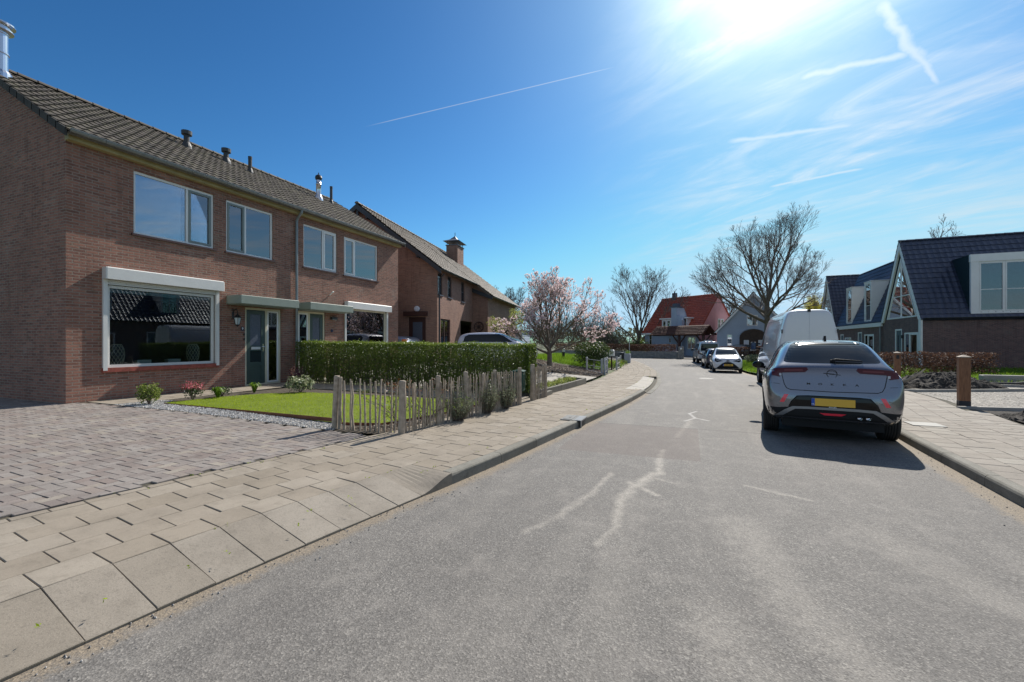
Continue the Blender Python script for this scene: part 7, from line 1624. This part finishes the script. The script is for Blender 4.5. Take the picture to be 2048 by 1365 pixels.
for s_ in (-1,1):
    wheel(V, s_*.765, -1.27, .335, .225, s_); wheel(V, s_*.765, 1.29, .335, .215, s_); mirror_(bd, s_*.86, .55, 1.03, s_, MAT['pblack'], (.115,.085,.08))
b = MB(); b.poly([(-.2,.0,1.30),(.12,.0,1.30),(.12,.0,1.42),(-.2,.0,1.42)])

# --- white high-roof van
VN = thing('delivery_van', 'white high-roof delivery van parked in front of the silver-grey car', 'van', (3.32, 18.0, gz(18)-.02), -1)
white = paint('van_white', (.66,.66,.68), 0, .4)
rz = 2.62
st = [(-2.66,.38,.76,1.10,.78,rz-.10,.56),(-2.64,.34,.79,1.20,.80,rz-.035,.58),(-2.50,.32,.81,1.25,.815,rz,.60),(-1.5,.30,.82,1.25,.82,rz+.01,.61),(0,.30,.82,1.25,.82,rz+.01,.61),(1.0,.30,.82,1.22,.81,rz-.02,.60),(1.35,.30,.82,1.2,.80,rz-.14,.58),(1.75,.30,.82,1.18,.79,2.20,.60),(2.15,.30,.82,1.16,.78,1.62,.62),(2.30,.30,.81,1.12,.74,1.38,.60),(2.75,.30,.80,1.0,.70,1.12,.56),(2.98,.32,.72,.82,.64,.92,.5),(3.05,.4,.62,.66,.56,.74,.4)]
bd, tr = body(VN, st, white, (-1.7, 2.1), .40)
P_ = lambda n, pts, s, m, off=.004, **k: patch(tr, bd, n, pts, s, m, off, **k)
P_('door_panel', [(-.66,.55),(-.68,1.2),(-.60,2.2),(-.53,2.48),(-.012,2.52),(-.012,.55)], 'rear', white, .010, step=.1); P_('door_panel', [(.66,.55),(.68,1.2),(.60,2.2),(.53,2.48),(.012,2.52),(.012,.55)], 'rear', white, .010, step=.1)
for s_ in (1,-1):
    for z in (1.95, 1.2): b = MB(); b.tube([(s_*.70,-2.68,z-.06),(s_*.70,-2.68,z+.06)], .02, 6); b.build('hinge', MAT['darkgrey'], bd, uv=False)
    mm_ = (lambda p: p) if s_ > 0 else mir; P_('tail_lamp', mm_([(.70,.85),(.79,.85),(.80,1.35),(.72,1.35)]), 'rear', MAT['redlens'], .012)
P_('rear_bumper', [(-.78,.36),(.78,.36),(.79,.52),(-.79,.52)], 'rear', MAT['trim'], .02)
b = MB(); b.bbox(-.04,.04,-2.68,-2.60,rz-.09,rz-.02,.01); b.build('rear_camera', MAT['black'], bd, uv=False)
for sd in ('left','right'):
    P_('load_panel', rnd2([(-2.2,1.35),(-2.2,2.2),(.55,2.2),(.62,1.35)]), sd, white, .012, step=.2); P_('cab_window', rnd2([(.95,1.28),(.95,1.88),(1.75,1.88),(2.18,1.30)]), sd, MAT['glasscar'], .006); seam(tr, bd, 'door_seam', [(.85,2.1),(.85,.5)], sd, .012); seam(tr, bd, 'roof_groove', [(-2.4,2.33),(1.1,2.33)], sd, .015); seam(tr, bd, 'body_line', [(-2.5,1.18),(2.2,1.12)], sd, .012)
    seam(tr, bd, 'panel_seam', [(-.85,2.2),(-.85,1.2)], sd, .010); P_('sill_trim', [(-2.5,.32),(2.6,.32),(2.6,.50),(-2.5,.50)], sd, MAT['trim'], .008)
P_('windscreen', rnd2([(-.66,1.42),(-.56,2.2),(.56,2.2),(.66,1.42)]), 'front', MAT['glasscar'], .006); P_('grille', [(-.45,.6),(-.5,.85),(.5,.85),(.45,.6)], 'front', MAT['pblack'], .006)
for s_ in (-1,1):
    mm_ = (lambda p: p) if s_ > 0 else mir; P_('headlight', mm_([(.50,.80),(.66,.85),(.68,1.02),(.56,1.0)]), 'front', MAT['clearlens'], .008)
    wheel(VN, s_*.72, -1.7, .34, .22, s_); wheel(VN, s_*.72, 2.1, .34, .22, s_)
    b = MB(); b.bbox(s_*1.04-.09,s_*1.04+.09,1.50,1.62,1.32,1.64,.03); b.tube([(s_*.80,1.55,1.36),(s_*1.0,1.55,1.40)], .04, 6); b.tube([(s_*.80,1.55,1.56),(s_*1.0,1.55,1.56)], .03, 6); mo = b.build('wing_mirror', MAT['black'], bd, uv=False); b = MB(); b.box(s_*1.04-.075,s_*1.04+.075,1.488,1.498,1.35,1.61); b.build('mirror_glass', plain('blue_mirror_glass', (.02,.05,.14), .05), mo, uv=False); b = MB(); b.bbox(s_*1.04-.095,s_*1.04+.095,1.515,1.64,1.30,1.36,.02); b.build('mirror_shell', white, mo, uv=False)
b = MB(); b.box(-.7,.7,-2.4,2.4,.26,.45); b.box(-.75,.75,-1.77,-1.63,.28,.4); b.box(-.75,.75,2.03,2.17,.28,.4); b.build('underbody', MAT['under'], VN, uv=False)

# --- small white city car facing us
CW = thing('parked_car', 'small white city car facing the camera with a dark grille and yellow plate', 'car', (1.97, 29.6, gz(29)+.01), 181)
st = [(-1.72,.45,.52,.75,.50,.85,.36),(-1.70,.36,.68,.85,.66,.95,.50),(-1.64,.30,.76,.95,.72,1.10,.54),(-1.45,.26,.80,1.0,.73,1.32,.53),(-1.2,.22,.81,1.0,.735,1.43,.53),(-.6,.20,.81,.98,.74,1.465,.55),(0,.20,.81,.96,.74,1.46,.55),(.35,.20,.81,.95,.735,1.38,.56),(.70,.20,.81,.94,.73,1.17,.60),(.98,.20,.81,.93,.70,1.0,.62),(1.35,.21,.80,.88,.66,.94,.52),(1.58,.22,.77,.80,.62,.87,.46),(1.68,.25,.70,.68,.58,.75,.40),(1.73,.32,.58,.56,.48,.60,.30)]
wcar = paint('car_white', (.68,.68,.70), 0, .3); bd, tr = body(CW, st, wcar, (-1.13, 1.17), .33)
P_ = lambda n, pts, s, m, off=.004, **k: patch(tr, bd, n, pts, s, m, off, **k)
P_('windscreen', rnd2([(-.60,1.02),(-.50,1.375),(.50,1.375),(.60,1.02)]), 'front', MAT['glasscar'], .005)
P_('grille', [(-.60,.30),(-.30,.56),(-.14,.635),(.14,.635),(.30,.56),(.60,.30),(.50,.27),(-.50,.27)], 'front', MAT['trim'], .008, step=.03)
for s_ in (1,-1):
    mm_ = (lambda p: p) if s_ > 0 else mir
    P_('headlight', mm_([(.26,.70),(.45,.765),(.63,.86),(.68,.80),(.66,.68),(.56,.63),(.42,.67)]), 'front', MAT['pblack'], .008, step=.03); P_('headlight_glass', mm_([(.40,.715),(.55,.76),(.62,.775),(.62,.74),(.50,.71)]), 'front', MAT['clearlens'], .011, step=.03)
    mirror_(bd, s_*.78, .52, .96, s_, MAT['black'], (.10,.07,.07)); wheel(CW, s_*.70, -1.13, .285, .17, s_); wheel(CW, s_*.70, 1.17, .285, .17, s_)
platebox(bd, 0, 1.735, .47, .52, .11, 1, 'N-354-GD'); b = MB(); b.tube([(.085*math.cos(t), 1.72, .70+.05*math.sin(t)) for t in [2*math.pi*k/20 for k in range(21)]], .008, 5); b.tube([(.05*math.cos(t), 1.722, .712+.02*math.sin(t)) for t in [2*math.pi*k/14 for k in range(15)]], .006, 5); b.tube([(.02*math.cos(t), 1.722, .70+.04*math.sin(t)) for t in [2*math.pi*k/14 for k in range(15)]], .006, 5); b.build('badge', MAT['black'], bd, uv=False)
for sd in ('left','right'): P_('side_window', [(-1.25,1.02),(-1.1,1.30),(-.7,1.39),(.0,1.39),(.30,1.30),(.62,1.02)], sd, MAT['glasscar'], .005); seam(tr, bd, 'door_seam', [(-.25,1.0),(-.28,.3)], sd); seam(tr, bd, 'door_seam', [(.68,.95),(.66,.4)], sd)
seam(tr, bd, 'bonnet_seam', [(-.58,.93),(-.3,.86),(0,.80),(.3,.86),(.58,.93)], 'front', .006); b = MB(); b.box(-.6,.6,-1.5,1.5,.18,.35); b.build('underbody', MAT['under'], CW, uv=False)
b = MB(); b.tube([(-.05,.93,1.02),(-.3,.86,1.07),(-.50,.80,1.10)], .012, 5); b.build('wiper', MAT['black'], bd, uv=False)

# --- dark blue hatchback seen from behind
CB = thing('parked_car', 'dark blue hatchback with a white roof between the small white car and far van', 'car', (1.72, 35.2, gz(35)), 4)
st = [(-1.92,.42,.55,.72,.54,.80,.40),(-1.90,.34,.72,.82,.70,.92,.54),(-1.85,.28,.80,.93,.76,1.05,.60),(-1.70,.24,.84,.97,.77,1.22,.60),(-1.5,.22,.855,.98,.775,1.38,.58),(-1.2,.20,.86,.97,.78,1.41,.60),(0,.20,.86,.94,.78,1.42,.60),(.5,.20,.86,.93,.77,1.36,.60),(.85,.20,.86,.92,.76,1.10,.62),(1.2,.21,.85,.90,.73,.98,.58),(1.7,.24,.80,.82,.66,.88,.5),(1.90,.35,.62,.62,.52,.70,.36)]
bd, tr = body(CB, st, paint('deep_blue', (.012,.022,.06), .3, .3), (-1.22, 1.28), .34)
P_ = lambda n, pts, s, m, off=.004, **k: patch(tr, bd, n, pts, s, m, off, **k)
P_('rear_window', rnd2([(-.56,1.03),(-.48,1.33),(.48,1.33),(.56,1.03)]), 'rear', MAT['glasscar'], .005)
for s_ in (1,-1):
    mm_ = (lambda p: p) if s_ > 0 else mir; P_('tail_lamp', mm_([(.55,.66),(.68,.66),(.70,.94),(.57,.94)]), 'rear', MAT['redlens'], .008); mirror_(bd, s_*.84, .55, .98, s_, MAT['black'], (.11,.08,.07)); wheel(CB, s_*.74, -1.22, .30, .2, s_); wheel(CB, s_*.74, 1.28, .30, .2, s_)
P_('bumper', [(-.78,.28),(.78,.28),(.79,.42),(-.79,.42)], 'rear', MAT['trim'], .008); P_('roof', [(-.58,-1.35),(-.6,.3),(.6,.3),(.58,-1.35)], 'top', wcar, .004, step=.2)
for sd in ('left','right'): P_('side_window', [(-1.35,.99),(-1.25,1.28),(.3,1.30),(.72,.98)], sd, MAT['glasscar'], .005)
platebox(bd, 0, -1.935, .55, .52, .11, -1); b = MB(); b.box(-.6,.6,-1.6,1.6,.18,.35); b.build('underbody', MAT['under'], CB, uv=False)

# --- grey-white van at the end of the row
CV = thing('delivery_van', 'low silvery van at the far end of the row of parked vehicles', 'van', (1.28, 42.9, gz(42)), 5)
st = [(-2.40,.42,.76,1.0,.78,1.80,.62),(-2.36,.34,.86,1.05,.86,1.90,.66),(-2.2,.28,.91,1.05,.90,1.94,.70),(0,.26,.93,1.05,.91,1.96,.72),(.7,.26,.93,1.03,.90,1.93,.70),(1.2,.26,.93,1.02,.88,1.62,.70),(1.65,.26,.93,1.0,.84,1.18,.68),(2.2,.28,.88,.92,.76,1.04,.6),(2.42,.4,.70,.70,.6,.78,.45)]
bd, tr = body(CV, st, paint('van_pale_silver', (.52,.53,.56), .4, .3), (-1.5, 1.5), .37)
P_ = lambda n, pts, s, m, off=.004, **k: patch(tr, bd, n, pts, s, m, off, **k)
P_('rear_window', rnd2([(-.70,1.12),(-.62,1.74),(.62,1.74),(.70,1.12)]), 'rear', MAT['glasscar'], .006)
for s_ in (1,-1):
    mm_ = (lambda p: p) if s_ > 0 else mir; P_('tail_lamp', mm_([(.76,.85),(.86,.85),(.86,1.25),(.77,1.25)]), 'rear', MAT['redlens'], .008); wheel(CV, s_*.82, -1.5, .33, .22, s_); wheel(CV, s_*.82, 1.5, .33, .22, s_); mirror_(bd, s_*.92, 1.05, 1.15, s_, MAT['black'], (.12,.12,.07))
P_('bumper', [(-.84,.30),(.84,.30),(.85,.46),(-.85,.46)], 'rear', MAT['trim'], .01); P_('brake_lamp', [(-.12,1.80),(.12,1.80),(.12,1.83),(-.12,1.83)], 'rear', MAT['redbright'], .008)
for sd in ('left','right'): P_('side_window', rnd2([(-2.1,1.18),(-2.05,1.68),(.55,1.68),(1.0,1.18)]), sd, MAT['glasscar'], .006); P_('sill_trim', [(-2.2,.28),(2.2,.28),(2.2,.42),(-2.2,.42)], sd, MAT['trim'], .006)
b = MB(); b.box(-.3,.35,-1.6,-1.5,1.95,2.03); b.build('roof_bar', MAT['offwhite'], bd, uv=False); b = MB(); b.box(-.7,.7,-2,2,.22,.4); b.build('underbody', MAT['under'], CV, uv=False)

# --- dark car in front of the barn and the two cars on the neighbour drive
def simplecar(name, label, loc, rz_, pt, st, wheels, wr, front=None, rear=None, side=None, cat='car'):
    T_ = thing(name, label, cat, loc, rz_); bd, tr = body(T_, st, pt, wheels, wr+.05)
    if front: patch(tr, bd, 'windscreen', rnd2(front), 'front', MAT['glasscar'], .005)
    if rear: patch(tr, bd, 'rear_window', rnd2(rear), 'rear', MAT['glasscar'], .005)
    for sd in ('left','right'):
        if side: patch(tr, bd, 'side_window', side, sd, MAT['glasscar'], .005)
    hw = st[len(st)//2][2]
    for s_ in (-1,1):
        mm_ = (lambda p: p) if s_ > 0 else mir
        patch(tr, bd, 'headlight', mm_([(hw*.55,.66),(hw*.82,.70),(hw*.84,.80),(hw*.60,.78)]), 'front', MAT['clearlens'], .006); patch(tr, bd, 'tail_lamp', mm_([(hw*.70,.78),(hw*.86,.78),(hw*.86,1.0),(hw*.72,1.0)]), 'rear', MAT['redlens'], .006)
        mirror_(bd, s_*hw*.97, .58, 1.0, s_, MAT['black'])
        for y in wheels: wheel(T_, s_*(hw-.11), y, wr, .19, s_)
    b = MB(); b.box(-hw*.7,hw*.7,st[0][0]+.3,st[-1][0]-.3,.2,.38); b.build('underbody', MAT['under'], T_, uv=False); return T_, bd, tr
sedan = [(-2.1,.42,.6,.80,.58,.90,.4),(-2.05,.32,.78,.92,.74,1.02,.55),(-1.9,.26,.84,.98,.77,1.2,.58),(-1.5,.22,.88,1.0,.80,1.42,.60),(-.8,.2,.89,.98,.80,1.48,.62),(0,.2,.89,.96,.80,1.48,.62),(.5,.2,.89,.95,.79,1.38,.62),(.95,.2,.89,.94,.78,1.08,.64),(1.4,.22,.88,.92,.74,1.0,.6),(1.9,.26,.82,.82,.66,.88,.5),(2.1,.36,.64,.64,.54,.70,.36)]
simplecar('parked_car', 'dark car parked before the arched barn door, behind the hedge', (5.0,53.2,-.2), 150, paint('charcoal_blue', (.02,.028,.04), .3), sedan, (-1.3,1.3), .31, [(-.62,1.08),(-.54,1.38),(.54,1.38),(.62,1.08)], [(-.60,1.08),(-.5,1.36),(.5,1.36),(.60,1.08)], [(-1.6,1.04),(-1.3,1.36),(.3,1.38),(.85,1.03)])
up = [(-1.76,.42,.6,.85,.60,1.0,.46),(-1.73,.32,.74,.98,.72,1.22,.56),(-1.62,.26,.79,1.02,.74,1.40,.57),(-1.3,.22,.81,1.02,.75,1.48,.58),(-.6,.2,.82,1.0,.76,1.50,.59),(.0,.2,.82,.98,.76,1.49,.59),(.40,.2,.82,.96,.75,1.40,.58),(.95,.2,.82,.95,.74,1.10,.62),(1.3,.22,.81,.92,.72,1.0,.58),(1.62,.26,.76,.82,.66,.88,.48),(1.76,.4,.6,.62,.5,.68,.34)]
_, bd, tr = simplecar('parked_car', 'small pale hatchback on the neighbour drive, roof showing above the hedge', (-8.1,18.1,garden(-8.1,18.1)), -82, paint('pale_lilac_white', (.60,.58,.64), .1), up, (-1.2,1.22), .29, [(-.60,1.10),(-.52,1.40),(.52,1.40),(.60,1.10)], [(-.55,1.08),(-.48,1.36),(.48,1.36),(.55,1.08)], [(-1.42,1.06),(-1.38,1.30),(-1.2,1.38),(.20,1.40),(.42,1.32),(.86,1.05)])
b = MB(); b.tube([(0,-.9,1.49),(0,-1.15,1.66)], .006, 4); b.build('roof_aerial', MAT['black'], bd, uv=False)
suv = [(-2.25,.5,.7,1.0,.7,1.15,.5),(-2.2,.4,.86,1.1,.84,1.4,.62),(-2.0,.34,.92,1.14,.85,1.68,.66),(-1.2,.3,.93,1.15,.86,1.78,.68),(0,.3,.93,1.14,.86,1.79,.68),(.5,.3,.93,1.13,.85,1.66,.66),(.95,.3,.93,1.16,.86,1.30,.70),(1.2,.3,.93,1.26,.86,1.34,.66),(1.9,.34,.92,1.20,.82,1.30,.62),(2.15,.38,.88,1.05,.76,1.18,.56),(2.25,.46,.74,.8,.66,.9,.4)]
_, bd, tr = simplecar('parked_car', 'silver-blue vehicle with orange lamps beside the brown house', (-14.3,17.1,garden(-14.3,17.1)+.05), -80, paint('silver_blue', (.42,.44,.50), .6), suv, (-1.45,1.4), .36, [(-.66,1.32),(-.58,1.62),(.58,1.62),(.66,1.32)], [(-.66,1.2),(-.58,1.6),(.58,1.6),(.66,1.2)], [(-1.8,1.22),(-1.6,1.62),(.4,1.62),(.85,1.22)])
for sd in ('left','right'): patch(tr, bd, 'corner_lamp', [(1.9,1.02),(2.1,1.0),(2.1,1.14),(1.9,1.16)], sd, plain('orange_lens',(.7,.18,.04),.2), .008)
